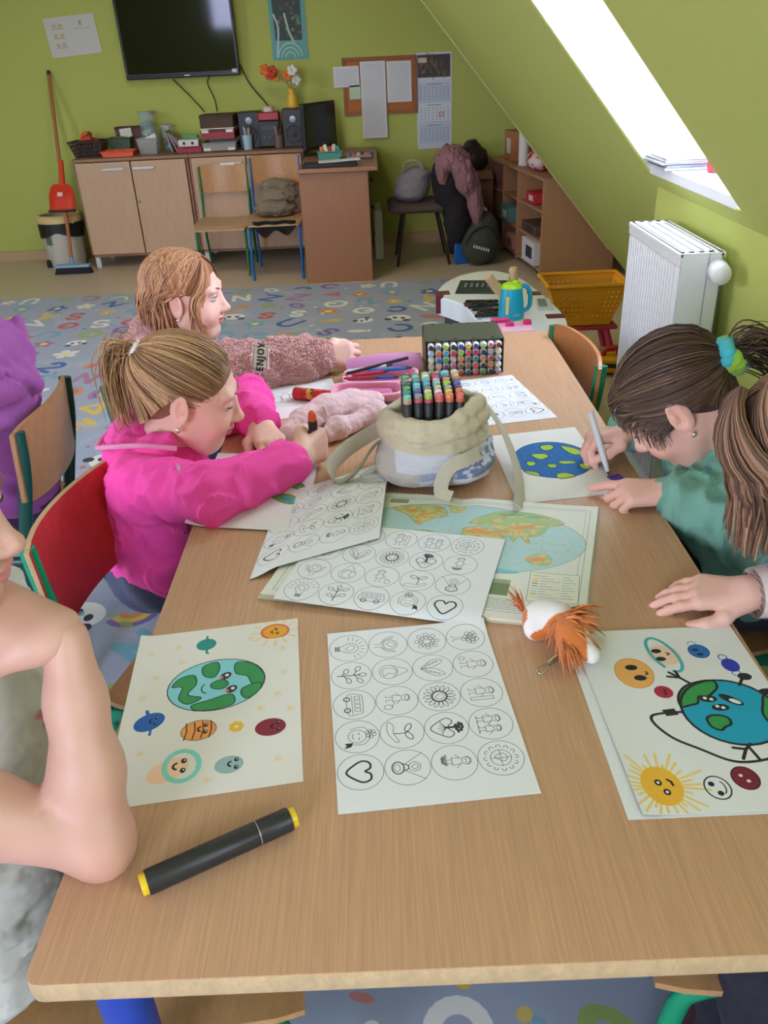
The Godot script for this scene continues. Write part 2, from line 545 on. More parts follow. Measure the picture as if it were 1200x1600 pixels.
func room() -> void:
	var wallm := mat(rgb(188, 196, 102), 0.85)
	wallm.normal_enabled = true; wallm.normal_texture = weave; wallm.normal_scale = 0.12
	wallm.uv1_triplanar = true; wallm.uv1_scale = Vector3.ONE * 5.0
	var m := MB.new()
	m.box(V3(-1.0, -0.06, -2.0), V3(7.2, 0.12, 9.6), Basis(), 0.0)
	struct("floor", m, mat(rgb(206, 188, 164), 0.38))
	m = MB.new()
	m.box(V3(-1.0, 1.3, -6.69), V3(7.2, 2.9, 0.12), Basis(), 0.0)
	struct("wall_back", m, wallm)
	m = MB.new()   # the gable behind, with one wide window
	for b in [[-4.6, -2.55, 0.0, 2.75], [-0.95, 2.6, 0.0, 2.75], [-2.55, -0.95, 0.0, 0.8], [-2.55, -0.95, 2.2, 2.75]]:
		m.box(V3((b[0] + b[1]) / 2, (b[2] + b[3]) / 2, 2.72), V3(b[1] - b[0], b[3] - b[2], 0.2), Basis(), 0.0)
	struct("wall_front", m, wallm)
	m = MB.new()
	for b in [[-6.7, -2.75, 0.0, 2.75], [-1.05, 2.75, 0.0, 2.75], [-2.75, -1.05, 0.0, 0.85], [-2.75, -1.05, 2.15, 2.75]]:
		m.box(V3(-4.6, (b[2] + b[3]) / 2, (b[0] + b[1]) / 2), V3(0.2, b[3] - b[2], b[1] - b[0]), Basis(), 0.0)
	struct("wall_left", m, wallm)
	m = MB.new()
	m.box(V3(-1.0, 2.66, -2.0), V3(7.2, 0.2, 9.6), Basis(), 0.0)
	struct("ceiling", m, mat(rgb(238, 236, 226), 0.9))
	# the sloping roof side with two window openings
	m = MB.new()
	var th := 0.40   # thickness measured along x
	var cuts := [-5.15, -2.43, -1.79, -0.1, 0.8, 2.7]
	for i in 5:
		var open := i == 1 or i == 3
		for part in ([[1.75, 0.765], [-0.15, -0.62]] if open else [[1.75, -0.62]]):
			var a: float = part[0]
			var b: float = part[1]
			var P := PackedVector2Array([V2(a, slope_y(a)), V2(b, slope_y(b)), V2(b + th, slope_y(b)), V2(a + th, slope_y(a))])
			if a < 1.0: P[3].y += 0.25; P[3].x -= 0.2   # the head of the opening is level
			m.prism(P, cuts[i + 1] - cuts[i], Transform3D(Basis(), V3(0, 0, cuts[i])))
	struct("wall_right", m, wallm)
	m = MB.new()   # knee wall under the windows
	m.prism(PackedVector2Array([V2(0.80, 0), V2(0.80, slope_y(0.80)), V2(1.0, 0.72), V2(1.0, 0)]), 5.15, Transform3D(Basis(), V3(0, 0, -2.45)))
	struct("wall_knee", m, wallm)
	m = MB.new()   # closes the eaves behind the end of the slope
	m.prism(PackedVector2Array([V2(1.7, 0), V2(2.6, 0), V2(2.6, 2.6), V2(-0.45, 2.6)]), 0.1, Transform3D(Basis(), V3(0, 0, -5.1)))
	m.box(V3(2.4, 1.3, -5.9), V3(0.2, 2.7, 1.7), Basis(), 0.0)
	struct("wall_eaves", m, wallm)
	m = MB.new()
	m.box(V3(-3.1, 0.035, -6.62), V3(3.0, 0.075, 0.02))
	m.box(V3(0.3, 0.035, -6.62), V3(3.6, 0.075, 0.02))
	struct("baseboard_back", m, mat(rgb(196, 164, 126), 0.45))
	m = MB.new()   # plaster bead on the end of the slope
	var bd := V3(-1.0, 1.2, 0).normalized()
	m.box(V3(0.5, slope_y(0.5), -5.156) - V3(1.2, 1, 0).normalized() * -0.004, V3(2.9, 0.02, 0.026), Basis(bd, V3(1.2, 1, 0).normalized(), V3(0, 0, 1)), 0.006)
	struct("trim_1", m, mat(rgb(196, 198, 140), 0.7))
	m = MB.new()   # pale lining of the window reveals
	for z in [-2.429, -1.791, -0.099, 0.799]:
		var k := -1.0 if z in [-2.429, -0.099] else 0.0
		m.prism(PackedVector2Array([V2(0.775, slope_y(0.775) + 0.006), V2(-0.135, slope_y(-0.135)), V2(0.235, slope_y(-0.135)), V2(1.13, slope_y(0.775) + 0.006)]), 0.006, Transform3D(Basis(), V3(0, 0, z if k < 0 else z - 0.006)))
	struct("trim_2", m, mat(rgb(226, 234, 200), 0.8))
	# roof windows: sill, frame, pane
	var wn := 0
	for z in [[-2.43, -1.79], [-0.1, 0.8]]:
		m = MB.new()
		m.box(V3(0.955, 0.989, (z[0] + z[1]) / 2 - 0.012), V3(0.38, 0.028, z[1] - z[0] - 0.024), Basis(), 0.004)
		struct("window_sill_%d" % (wn + 1), m, mat(rgb(240, 242, 244), 0.35))
		var B := Basis(V3(-1, 1.2, 0).normalized(), V3(1.2, 1, 0).normalized(), V3(0, 0, 1))
		var c := V3(0.64, 1.6, (z[0] + z[1]) / 2)
		m = MB.new()
		for s in [-1, 1]:
			m.box(c + V3(0, 0, s * ((z[1] - z[0]) / 2 - 0.03)), V3(1.62, 0.05, 0.06), B)
			m.box(c + B.x * s * 0.79, V3(0.06, 0.05, z[1] - z[0] - 0.12), B)
		var fr := struct("window_%d" % (wn + 1), m, mat(rgb(240, 240, 240), 0.4))
		m = MB.new()
		m.box(c, V3(1.54, 0.006, z[1] - z[0] - 0.1), B, 0.0)
		struct("pane", m, glass(rgb(240, 248, 250), 0.08), fr)
		wn += 1
	for g in [[V3(-1.75, 1.5, 2.72), V3(1.6, 1.4, 0.06)], [V3(-4.6, 1.5, -1.9), V3(0.06, 1.3, 1.7)]]:
		var s: Vector3 = g[1]
		var across := V3(0, 0, 1) if s.x < 0.1 else V3(1, 0, 0)
		var w := maxf(s.x, s.z)
		m = MB.new()
		for k in [-1, 0, 1]: m.box(g[0] + across * k * (w / 2 - 0.03), V3(0.06, s.y, 0.06))
		for k in [-1, 1]: m.box(g[0] + Vector3.UP * k * (s.y / 2 - 0.03), across * (w - 0.02) + (Vector3.ONE - across) * 0.06)
		var fr := struct("window_%d" % (wn + 1), m, mat(rgb(240, 240, 240), 0.4))
		m = MB.new()
		m.box(g[0], (s - Vector3.ONE * 0.05).max(Vector3.ONE * 0.006), Basis(), 0.0)
		struct("pane", m, glass(rgb(240, 248, 250), 0.08), fr)
		wn += 1
	rug()

func rug() -> void:
	var n := 1536
	var cv := Cv.new(n, n, rgb(158, 168, 190))
	var pal := [rgb(196, 84, 76), rgb(226, 190, 76), rgb(46, 92, 168), rgb(150, 176, 82), rgb(214, 142, 80), rgb(168, 112, 150), rgb(232, 232, 228), rgb(206, 112, 106), rgb(120, 96, 170), rgb(110, 170, 190)]
	for i in 130:   # soft pale clouds in the pile
		var p := V2(rng.randf(), rng.randf())
		cv.disc(p, V2(rng.randf_range(0.02, 0.06), rng.randf_range(0.008, 0.02)), rgb(172, 182, 200) if i % 3 else rgb(176, 168, 180), 0.5, rng.randf() * 3.0)
	var cells := 12
	for gy in cells:
		for gx in cells:
			var c := V2((gx + 0.5 + rng.randf_range(-0.16, 0.16)) / cells, (gy + 0.5 + rng.randf_range(-0.16, 0.16)) / cells)
			var r := rng.randf_range(0.022, 0.031)
			var k: Color = pal[rng.randi() % pal.size()]
			var a := rng.randf_range(-0.9, 0.9) + (PI if rng.randf() < 0.4 else 0.0)
			var L := func(P: Array, wd := 0.0125, kk := k): 
				var Q := []
				for p in P: Q.append(c + (p as Vector2).rotated(a) * r)
				cv.line(Q, wd, kk, false, 0.92)
			match rng.randi() % 15:
				0: L.call(cv.ring(V2(0, 0), V2(0.9, 0.9), 40, 320, 14))
				1: L.call(cv.ring(V2(0, 0), V2(0.9, 0.9), 40, 360, 14)); L.call([V2(0.9, 0), V2(0.2, 0)])
				2: L.call(cv.ring(V2(0, -0.4), V2(0.6, 0.55), 190, 400, 10) + [V2(-0.7, 1), V2(0.8, 1)])
				3: L.call([V2(-0.7, -1), V2(-0.7, 0.3)] + cv.ring(V2(0, 0.3), V2(0.7, 0.7), 180, 0, 10) + [V2(0.7, -1)])
				4: L.call([V2(-0.8, 1), V2(0, -1), V2(0.8, 1)]); L.call([V2(-0.4, 0.3), V2(0.4, 0.3)])
				5: L.call([V2(-0.7, -0.9), V2(0.7, -0.9), V2(-0.7, 0.9), V2(0.8, 0.9)])
				6: L.call(cv.ring(V2(0, -0.5), V2(0.6, 0.5), -20, -270, 10) + cv.ring(V2(0, 0.5), V2(0.6, 0.5), -90, 160, 10))
				7: L.call([V2(-0.7, 1), V2(-0.7, -1), V2(0.7, 1), V2(0.7, -1)])
				8:
					for e in 3: L.call(cv.ring(V2(0, 0.4), V2(1.2 - e * 0.33, 1.2 - e * 0.33), 180, 360, 12), 0.008, pal[(e * 3 + gx) % 10])
				9, 10:   # flower
					for e in 5: cv.disc(c + V2(r * 0.62, 0).rotated(a + e * TAU / 5), V2(r * 0.42, r * 0.34), k, 0.92, a + e * TAU / 5)
					cv.disc(c, V2(r * 0.34, r * 0.34), rgb(240, 222, 120))
				11:   # panda
					cv.disc(c, V2(r, r * 0.85), rgb(236, 236, 232), 0.95, a)
					for e in [-1, 1]:
						cv.disc(c + V2(e * r * 0.8, -r * 0.6).rotated(a), V2(r * 0.32, r * 0.3), rgb(40, 40, 46))
						cv.disc(c + V2(e * r * 0.35, -r * 0.05).rotated(a), V2(r * 0.2, r * 0.26), rgb(40, 40, 46))
				12:   # fish
					cv.disc(c, V2(r, r * 0.5), k, 0.92, a)
					cv.poly([c + V2(r * 0.8, 0).rotated(a), c + V2(r * 1.4, -r * 0.5).rotated(a), c + V2(r * 1.4, r * 0.5).rotated(a)], k, 0.92)
				13: cv.disc(c, V2(r * 0.9, r * 0.6), k, 0.85, a); cv.disc(c, V2(r * 0.5, r * 0.25), rgb(158, 168, 190), 0.9, a)
				14: L.call([V2(-0.9, 0.4), V2(0.7, 0.7), V2(-0.2, -0.8), V2(-0.9, 0.4)])
	for i in 160:   # small fill between the motifs
		cv.disc(V2(rng.randf(), rng.randf()), V2(rng.randf_range(0.003, 0.01), rng.randf_range(0.002, 0.006)), pal[rng.randi() % 10], 0.75, rng.randf() * 3.0)
	var m := MB.new()
	var x0 := -4.0
	var x1 := 0.785
	var z0 := -5.36
	var z1 := 1.6
	m.quad(V3(x0, 0.008, z0), V3(x1, 0.008, z0), V3(x1, 0.008, z1), V3(x0, 0.008, z1), Vector3.UP)
	m.quad(V3(x0, 0.0, z1), V3(x1, 0.0, z1), V3(x1, 0.008, z1), V3(x0, 0.008, z1))
	m.quad(V3(x0, 0.0, z0), V3(x1, 0.0, z0), V3(x1, 0.008, z0), V3(x0, 0.008, z0))
	for i in m.U.size(): m.U[i] = V2(m.V[i].x, m.V[i].z) / 2.3
	var ma := print_mat(cv.tex(), 0.95)
	ma.rim_enabled = true; ma.rim = 0.3
	var o := obj("rug", m, ma)
	tag(o, "large blue-grey play carpet patterned with colourful letters, flowers and animals", "rug")

const T := 0.621   # height of the table top

func furniture() -> void:
	var t := thing("long_table", "long beech-veneer classroom table with blue steel legs, covered in drawings", "table", V3(0.06, 0, -1.3))
	var top := MB.new()
	var P := PackedVector2Array()
	for k in 4:   # rounded corners
		for j in 5:
			var a := (k + j / 4.0) * PI / 2
			P.append(V2([0.449, -0.330, -0.330, 0.449][k] + 0.012 * cos(a) - [0.012, -0.012, -0.012, 0.012][k], [2.18, 2.18, 0.416, 0.416][k] + 0.012 * sin(a) - [0.012, 0.012, -0.012, -0.012][k]))
	var X := Transform3D(Basis(V3(1, 0, 0), V3(0, 0, -1), V3(0, 1, 0)), V3(0, T - 0.025, 0))
	top.prism(P, 0.025, X)
	var tm := wood(rgb(210, 166, 130), 2, 0.42)
	obj("tabletop", top, tm, t, true)
	var ed := MB.new()
	var E := PackedVector3Array()
	for p in P: E.append(X * V3(p.x, p.y, 0.0125))
	E.append(E[0]); E.append(E[1])
	ed.tube(E, 0.0127, 6, false, 0.1, V3(0, 0, 1))
	obj("edge_band", ed, wood(rgb(214, 184, 142), 0, 0.4), t, true)
	var bl := mat(rgb(28, 62, 170), 0.35)
	for x in [-0.282, 0.40]:
		for z in [-0.475, -2.12]:
			var l := MB.new()
			l.cyl(V3(x, 0.03, z), V3(x, T - 0.027, z), 0.025, 0.025, 20)
			var o := obj("leg", l, bl, t, true)
			var f := MB.new()
			f.cyl(V3(x, 0.008, z), V3(x, 0.038, z), 0.028, 0.028, 16)
			obj("rubber_foot", f, mat(rgb(30, 30, 32), 0.7), o, true)
	var ap := MB.new()
	for x in [-0.282, 0.40]: ap.box(V3(x, T - 0.05, -1.3), V3(0.03, 0.04, 1.6))
	for z in [-0.475, -2.12]: ap.box(V3(0.06, T - 0.05, z), V3(0.64, 0.04, 0.03))
	obj("apron_rail", ap, bl, t, true)
	chairs()

func make_chair(label: String, frame: Color, back: Color, backin: Color, seat: Color, bh := 0.64, sh := 0.36, group := "") -> Node3D:
	var t := thing("school_chair", label, "chair", Vector3.ZERO, 0, group)   # faces +x
	var fm := mat(frame, 0.35)
	for s in [-1, 1]:
		var z: float = s * 0.165
		var bp := MB.new()
		bp.tube(spline([V3(-0.225, bh + 0.005, z), V3(-0.213, bh - 0.1, z), V3(-0.175, sh + 0.02, z), V3(-0.16, sh - 0.06, z), V3(-0.175, sh - 0.16, z), V3(-0.235, 0.0, z)], 4), 0.015, 10, true, 0.62, V3(0, 0, 1))
		obj("leg", bp, fm, t)
		var fl := MB.new()
		fl.tube(spline([V3(-0.16, sh - 0.03, z), V3(0.08, sh - 0.022, z), V3(0.15, sh - 0.03, z), V3(0.175, sh - 0.09, z), V3(0.19, 0.0, z)], 4), 0.014, 10, true, 0.7, V3(0, 0, 1))
		obj("leg", fl, fm, t)
	for p in [V3(-0.10, sh - 0.03, 0), V3(0.11, sh - 0.03, 0)]:
		var cb := MB.new()
		cb.tube(PackedVector3Array([p - V3(0, 0, 0.165), p + V3(0, 0, 0.165)]), 0.009, 8)
		obj("crossbar", cb, fm, t)
	var st := MB.new()
	for k in 2:
		st.grid(12, 10, func(u, v):
			var x := lerpf(-0.165, 0.20, u)
			var w := 0.185 - 0.02 * pow(absf(u * 2 - 1), 4)
			return V3(x, sh - 0.010 * k + 0.010 * pow(v * 2 - 1, 2) * (1 - u) - 0.018 * maxf(0, (u - 0.8) / 0.2) - 0.003, lerpf(-w, w, v)))
	rim(st, 12, 10)
	obj("seat", st, wood(seat, 0, 0.35), t)
	var shape := func(u, v, off):
		var z := lerpf(-0.18, 0.18, u)
		var e := 1.0 - 0.16 * pow(absf(u * 2 - 1), 6)
		var y = bh - 0.075 + (v - 0.5) * 0.185 * e
		return V3(-0.212 - 0.03 * (1 - pow(u * 2 - 1, 2)) - 0.28 * (y - bh + 0.1) * 0.3 + off, y, z)
	for f in [["backrest", 0.0, back], ["backrest_front", 0.0095, backin]]:
		var b := MB.new()
		b.grid(14, 8, func(u, v): return shape.call(u, v, f[1]))
		if f[0] == "backrest":
			b.grid(14, 8, func(u, v): return shape.call(u, v, 0.009))
			rim(b, 14, 8)
		var o := obj(f[0], b, wood(f[2], 2, 0.35), t)
		if back == backin and f[0] == "backrest_front": o.free()
	return t

func rim(m: MB, nu: int, nv: int) -> void:   # closes the border between the last two grids
	var c := (nu + 1) * (nv + 1)
	var a := m.V.size() - 2 * c
	var B := []
	for i in nu + 1: B.append(i)
	for j in range(1, nv + 1): B.append(j * (nu + 1) + nu)
	for i in range(nu - 1, -1, -1): B.append(nv * (nu + 1) + i)
	for j in range(nv - 1, -1, -1): B.append(j * (nu + 1))
	for k in B.size() - 1: m.quad(m.V[a + B[k]], m.V[a + B[k + 1]], m.V[a + c + B[k + 1]], m.V[a + c + B[k]])

func chairs() -> void:
	var tan := rgb(206, 160, 108)
	var green := rgb(14, 128, 92)
	var red := make_chair("school chair with a red curved backrest and bright green frame behind the pink jacket", rgb(12, 150, 108), rgb(206, 172, 130), rgb(214, 60, 52), tan, 0.655)
	red.position = V3(-0.300, 0.008, -1.185); red.rotation.y = -0.2
	var c := make_chair("beech school chair with dark green frame carrying the child in purple", rgb(10, 74, 62), rgb(188, 140, 96), rgb(188, 140, 96), tan)
	c.position = V3(-0.985, 0.008, -1.72); c.rotation.y = PI + 0.03
	c = make_chair("beech school chair with rounded orange-brown backrest at the far right table corner", green, rgb(204, 138, 84), rgb(204, 138, 84), tan)
	c.position = V3(0.26, 0.008, -1.93); c.rotation.y = PI + 0.12
	c = make_chair("beech school chair in the left foreground whose seat shows under the table end", rgb(12, 130, 84), tan, tan, tan)
	c.position = V3(-0.335, 0.008, -0.69); c.rotation.y = 0.08
	c = make_chair("beech school chair in the right foreground beside the dark trousers", rgb(12, 150, 108), tan, tan, tan)
	c.position = V3(0.50, 0.008, -0.70); c.rotation.y = PI - 0.1
	c = make_chair("beech school chair carrying the girl in the green sweatshirt", green, tan, tan, tan)
	c.position = V3(0.52, 0.008, -1.28); c.rotation.y = PI + 0.05
	c = make_chair("beech school chair carrying the girl in the pink fleece", green, tan, tan, tan)
	c.position = V3(-0.42, 0.008, -1.98); c.rotation.y = 0.0

var INK := Color(0.2, 0.2, 0.22)

func icon(cv: Cv, k: int, c: Vector2, R: float) -> void:   # one drawing in a circle of the colouring sheet; its top points to the right of the sheet
	var f := float(cv.w) / cv.h
	var W := 0.0026
	var M := func(P: Array) -> Array:
		var Q := []
		for p in P: Q.append(c + V2(-(p as Vector2).y * R, (p as Vector2).x * R * f))
		return Q
	var L := func(P: Array, wd := W): cv.line(M.call(P), wd, INK)
	var S := func(P: Array, closed := true, wd := W): cv.line(M.call(cv.smooth(P, closed, 5)), wd, INK, closed)
	var O := func(x: float, y: float, rx: float, ry: float, a0 := 0.0, a1 := 360.0, wd := W): cv.line(M.call(cv.ring(V2(x, y), V2(rx, ry), a0, a1, 18)), wd, INK)
	var fill := func(P: Array): cv.poly(M.call(P), INK)
	var kid := func(x: float, y: float, s: float):
		O.call(x, y - 0.42 * s, 0.24 * s, 0.22 * s)
		O.call(x, y - 0.46 * s, 0.27 * s, 0.22 * s, 180, 360)
		L.call([V2(x - 0.18 * s, y - 0.2 * s), V2(x - 0.26 * s, y + 0.3 * s), V2(x + 0.26 * s, y + 0.3 * s), V2(x + 0.18 * s, y - 0.2 * s)])
		for e in [-1, 1]:
			L.call([V2(x + e * 0.12 * s, y + 0.3 * s), V2(x + e * 0.12 * s, y + 0.66 * s), V2(x + e * 0.26 * s, y + 0.68 * s)])
			L.call([V2(x + e * 0.2 * s, y - 0.12 * s), V2(x + e * 0.45 * s, y + 0.1 * s)])
			O.call(x + e * 0.09 * s, y - 0.42 * s, 0.02 * s, 0.03 * s)
	match k:
		0:   # bulb with a globe and rays
			S.call([V2(-0.16, 0.5), V2(-0.2, 0.3), V2(-0.38, 0.0), V2(-0.3, -0.34), V2(0, -0.48), V2(0.3, -0.34), V2(0.38, 0.0), V2(0.2, 0.3), V2(0.16, 0.5)], false)
			for e in 3: L.call([V2(-0.16, 0.52 + e * 0.09), V2(0.16, 0.5 + e * 0.09)], 0.006)
			S.call([V2(-0.25, -0.1), V2(-0.1, -0.3), V2(0.12, -0.22), V2(0.2, 0.02), V2(0.02, 0.16), V2(-0.1, 0.05)])
			for e in 9:
				var d := Vector2.from_angle(PI * 1.12 + e * 0.34 - 0.35)
				L.call([d * 0.6, d * 0.84])
		1:   # two hands around a globe
			O.call(0, -0.12, 0.36, 0.36); S.call([V2(-0.2, -0.2), V2(0, -0.38), V2(0.18, -0.2), V2(0.04, -0.02), V2(-0.1, 0.06)])
			for e in [-1, 1]: S.call([V2(e * 0.1, 0.72), V2(e * 0.14, 0.4), V2(e * 0.5, 0.1), V2(e * 0.58, -0.3), V2(e * 0.46, -0.2), V2(e * 0.36, 0.14), V2(e * 0.05, 0.34)], false)
		2:   # wreath of children
			for e in 8:
				var d := Vector2.from_angle(e * TAU / 8)
				O.call(d.x * 0.5, d.y * 0.5, 0.13, 0.13); O.call(d.x * 0.33, d.y * 0.33, 0.1, 0.12)
			S.call([V2(-0.15, -0.1), V2(0.1, -0.2), V2(0.2, 0.1), V2(-0.05, 0.2)])
		3:   # tree
			L.call([V2(-0.07, 0.2), V2(-0.08, 0.66), V2(-0.24, 0.72)]); L.call([V2(0.07, 0.2), V2(0.08, 0.66), V2(0.24, 0.72)])
			for e in 14: O.call(0.42 * cos(e * 2.4) * sqrt(e / 14.0), -0.25 + 0.4 * sin(e * 2.4) * sqrt(e / 14.0), 0.13, 0.12)
		4:   # branched sprout
			S.call([V2(0, 0.7), V2(0.02, 0.2), V2(0, -0.3)], false, 0.006)
			for e in [[-0.45, -0.35, 0.5], [0.45, -0.4, -0.5], [-0.3, 0.25, 0.3], [0.4, 0.15, -0.2], [0.02, -0.55, 1.5]]:
				L.call([V2(0, e[1] + 0.25), V2(e[0] * 0.6, e[1] + 0.1)], 0.005)
				cv.line(M.call(cv.ring(V2(e[0], e[1]), V2(0.2, 0.12), 0, 360, 14, e[2])), 0.004, INK)
		5:   # earth in a drop
			S.call([V2(0, -0.8), V2(0.28, -0.35), V2(0.5, 0.1), V2(0.36, 0.5), V2(0, 0.64), V2(-0.36, 0.5), V2(-0.5, 0.1), V2(-0.28, -0.35)])
			S.call([V2(-0.3, 0.2), V2(-0.1, -0.2), V2(0.2, -0.1), V2(0.1, 0.2), V2(0.3, 0.4), V2(-0.1, 0.5)]); O.call(0, 0.15, 0.42, 0.42, 200, 340)
		6:   # two leaves
			for e in [-1, 1]:
				S.call([V2(0, 0.6), V2(e * 0.05, 0.0), V2(e * 0.35, -0.45), V2(e * 0.6, -0.5), V2(e * 0.62, -0.1), V2(e * 0.4, 0.25)])
				L.call([V2(0, 0.6), V2(e * 0.52, -0.4)])
				for j in 4: L.call([V2(e * (0.12 + j * 0.1), 0.4 - j * 0.2), V2(e * (0.36 + j * 0.06), 0.22 - j * 0.16)])
		7: kid.call(0.0, 0.0, 0.95); O.call(-0.5, 0.5, 0.12, 0.16)
		8:   # bus
			S.call([V2(-0.66, 0.3), V2(-0.66, -0.25), V2(-0.5, -0.4), V2(0.5, -0.4), V2(0.66, -0.2), V2(0.68, 0.3)])
			for e in 4: L.call([V2(-0.55 + e * 0.28, -0.28), V2(-0.35 + e * 0.28, -0.28), V2(-0.35 + e * 0.28, -0.02), V2(-0.55 + e * 0.28, -0.02), V2(-0.55 + e * 0.28, -0.28)])
			for e in [-1, 1]: O.call(e * 0.38, 0.34, 0.14, 0.14, 0, 360, 0.006)
			L.call([V2(-0.66, 0.1), V2(0.68, 0.1)])
		9: kid.call(-0.15, -0.05, 0.85); O.call(0.42, 0.45, 0.16, 0.2); L.call([V2(0.1, 0.1), V2(0.42, 0.28)])
		10:   # sunflower with a globe
			for e in 16: cv.line(M.call(cv.ring(Vector2.from_angle(e * TAU / 16) * 0.56, V2(0.22, 0.09), 0, 360, 10, e * TAU / 16)), W, INK)
			O.call(0, 0, 0.36, 0.36, 0, 360, 0.009); S.call([V2(-0.2, -0.1), V2(0.0, -0.24), V2(0.2, -0.05), V2(0.05, 0.2)])
		11: kid.call(-0.1, 0, 0.9); L.call([V2(0.3, -0.5), V2(0.5, -0.5), V2(0.5, 0.6), V2(0.3, 0.6), V2(0.3, -0.5)])
		12:   # girl's face with a flower and dark hair
			O.call(0, 0, 0.4, 0.42); S.call([V2(-0.45, 0.3), V2(-0.55, -0.3), V2(0, -0.6), V2(0.5, -0.3), V2(0.5, 0.2)], false)
			fill.call([V2(0.38, 0.2), V2(0.62, 0.3), V2(0.7, 0.62), V2(0.52, 0.5), V2(0.4, 0.6)])
			for e in 6: O.call(-0.1 + 0.17 * cos(e), -0.62 + 0.15 * sin(e), 0.1, 0.1)
			O.call(0, 0.12, 0.16, 0.1, 20, 160); O.call(-0.16, -0.06, 0.06, 0.03, 180, 360); O.call(0.16, -0.06, 0.06, 0.03, 180, 360)
		13:   # hand holding a sprout
			S.call([V2(-0.7, 0.55), V2(-0.4, 0.35), V2(0, 0.4), V2(0.5, 0.2), V2(0.6, 0.32), V2(0.1, 0.62), V2(-0.4, 0.66)])
			S.call([V2(0.05, 0.36), V2(0.08, 0), V2(0.0, -0.3)], false, 0.005)
			for e in [-1, 1]: cv.line(M.call(cv.ring(V2(e * 0.26, -0.3), V2(0.26, 0.13), 0, 360, 14, -e * 0.5)), 0.0045, INK)
		14:   # heart tree with a black crown and roots
			S.call([V2(0, 0.74), V2(-0.5, 0.2), V2(-0.6, -0.1), V2(-0.36, -0.3), V2(0, -0.05), V2(0.36, -0.3), V2(0.6, -0.1), V2(0.5, 0.2)], true, 0.005)
			for e in 7: S.call([V2(0, 0.0), V2((e - 3) * 0.1, 0.2), V2((e - 3) * 0.15, 0.42 - absf(e - 3) * 0.06)], false)
			L.call([V2(0, 0.05), V2(0, -0.4)], 0.014)
			for e in 9: cv.poly(M.call(cv.ring(V2(0.3 * cos(e * 2.4) * sqrt(e / 9.0), -0.56 + 0.16 * sin(e * 2.4)), V2(0.13, 0.07), 0, 360, 10)), INK)
		15: kid.call(-0.3, 0.05, 0.8); kid.call(0.32, 0.08, 0.74); L.call([V2(-0.55, 0.6), V2(0.6, 0.62)])
		16: S.call([V2(0, 0.62), V2(-0.45, 0.2), V2(-0.6, -0.14), V2(-0.45, -0.42), V2(-0.16, -0.42), V2(0, -0.2), V2(0.16, -0.42), V2(0.45, -0.42), V2(0.6, -0.14), V2(0.45, 0.2)], true, 0.011)
		17:   # hands under running water with a globe
			L.call([V2(-0.75, -0.7), V2(-0.2, 0.1)]); L.call([V2(0.75, -0.7), V2(0.2, 0.1)])
			O.call(0, -0.3, 0.26, 0.26); S.call([V2(-0.12, -0.35), V2(0.02, -0.46), V2(0.14, -0.3), V2(0, -0.18)])
			O.call(0, 0.42, 0.34, 0.26, 0, 360, 0.006); O.call(0, 0.46, 0.2, 0.13); S.call([V2(-0.2, 0.2), V2(-0.1, -0.02), V2(0.1, -0.02), V2(0.2, 0.2)], false, 0.005)
		18:
			kid.call(-0.05, -0.15, 0.85)
			for e in 7: L.call([V2(-0.3 + e * 0.05, 0.55), V2(-0.45 + e * 0.1, 0.32)], 0.005)
		19:   # puzzle earth
			O.call(0, 0, 0.46, 0.46); L.call([V2(0, -0.46), V2(0, -0.1)]); O.call(0.06, 0, 0.08, 0.08, 90, 270); L.call([V2(0, 0.1), V2(0, 0.46)]); L.call([V2(-0.46, 0), V2(-0.06, 0)]); L.call([V2(0.06, 0.02), V2(0.46, 0.0)])
			for e in 12:
				var d := Vector2.from_angle(e * TAU / 12)
				O.call(d.x * 0.66, d.y * 0.66, 0.09, 0.09, rad_to_deg(d.angle()) - 120, rad_to_deg(d.angle()) + 120)
			S.call([V2(-0.25, -0.1), V2(-0.05, -0.28), V2(0.2, -0.16), V2(0.1, 0.1), V2(-0.1, 0.25)])
	cv.line(cv.ring(c, V2(R, R * f), 0, 360, 40), 0.0026, rgb(80, 82, 86), true)

func colouring_tex() -> ImageTexture:
	var cv := Cv.new(724, 1024, rgb(233, 235, 238))
	for r in 5:
		for k in 4: icon(cv, r * 4 + k, V2(0.128 + 0.243 * k, 0.108 + 0.178 * r), 0.119)
	return cv.tex()

func face(cv: Cv, c: Vector2, s: float, a := 0.0, kk := Color(0.1, 0.09, 0.1)) -> void:   # dots for eyes and a smile; a turns it
	var f := V2(1, float(cv.w) / cv.h)
	for e in [-1, 1]:
		var p: Vector2 = c + V2(s * 0.25, e * s * 0.45).rotated(a) * f
		cv.disc(p, V2(s * 0.2, s * 0.24) * f, kk)
		cv.disc(p + V2(s * 0.05, -s * 0.05) * f, V2(s * 0.07, s * 0.07) * f, rgb(240, 240, 240))
	var P := []
	for q in cv.ring(V2(-s * 0.12, 0), V2(s * 0.35, s * 0.3), 110, 250, 8): P.append(c + (q as Vector2).rotated(a) * f)
	cv.line(P, s * 0.16, kk)

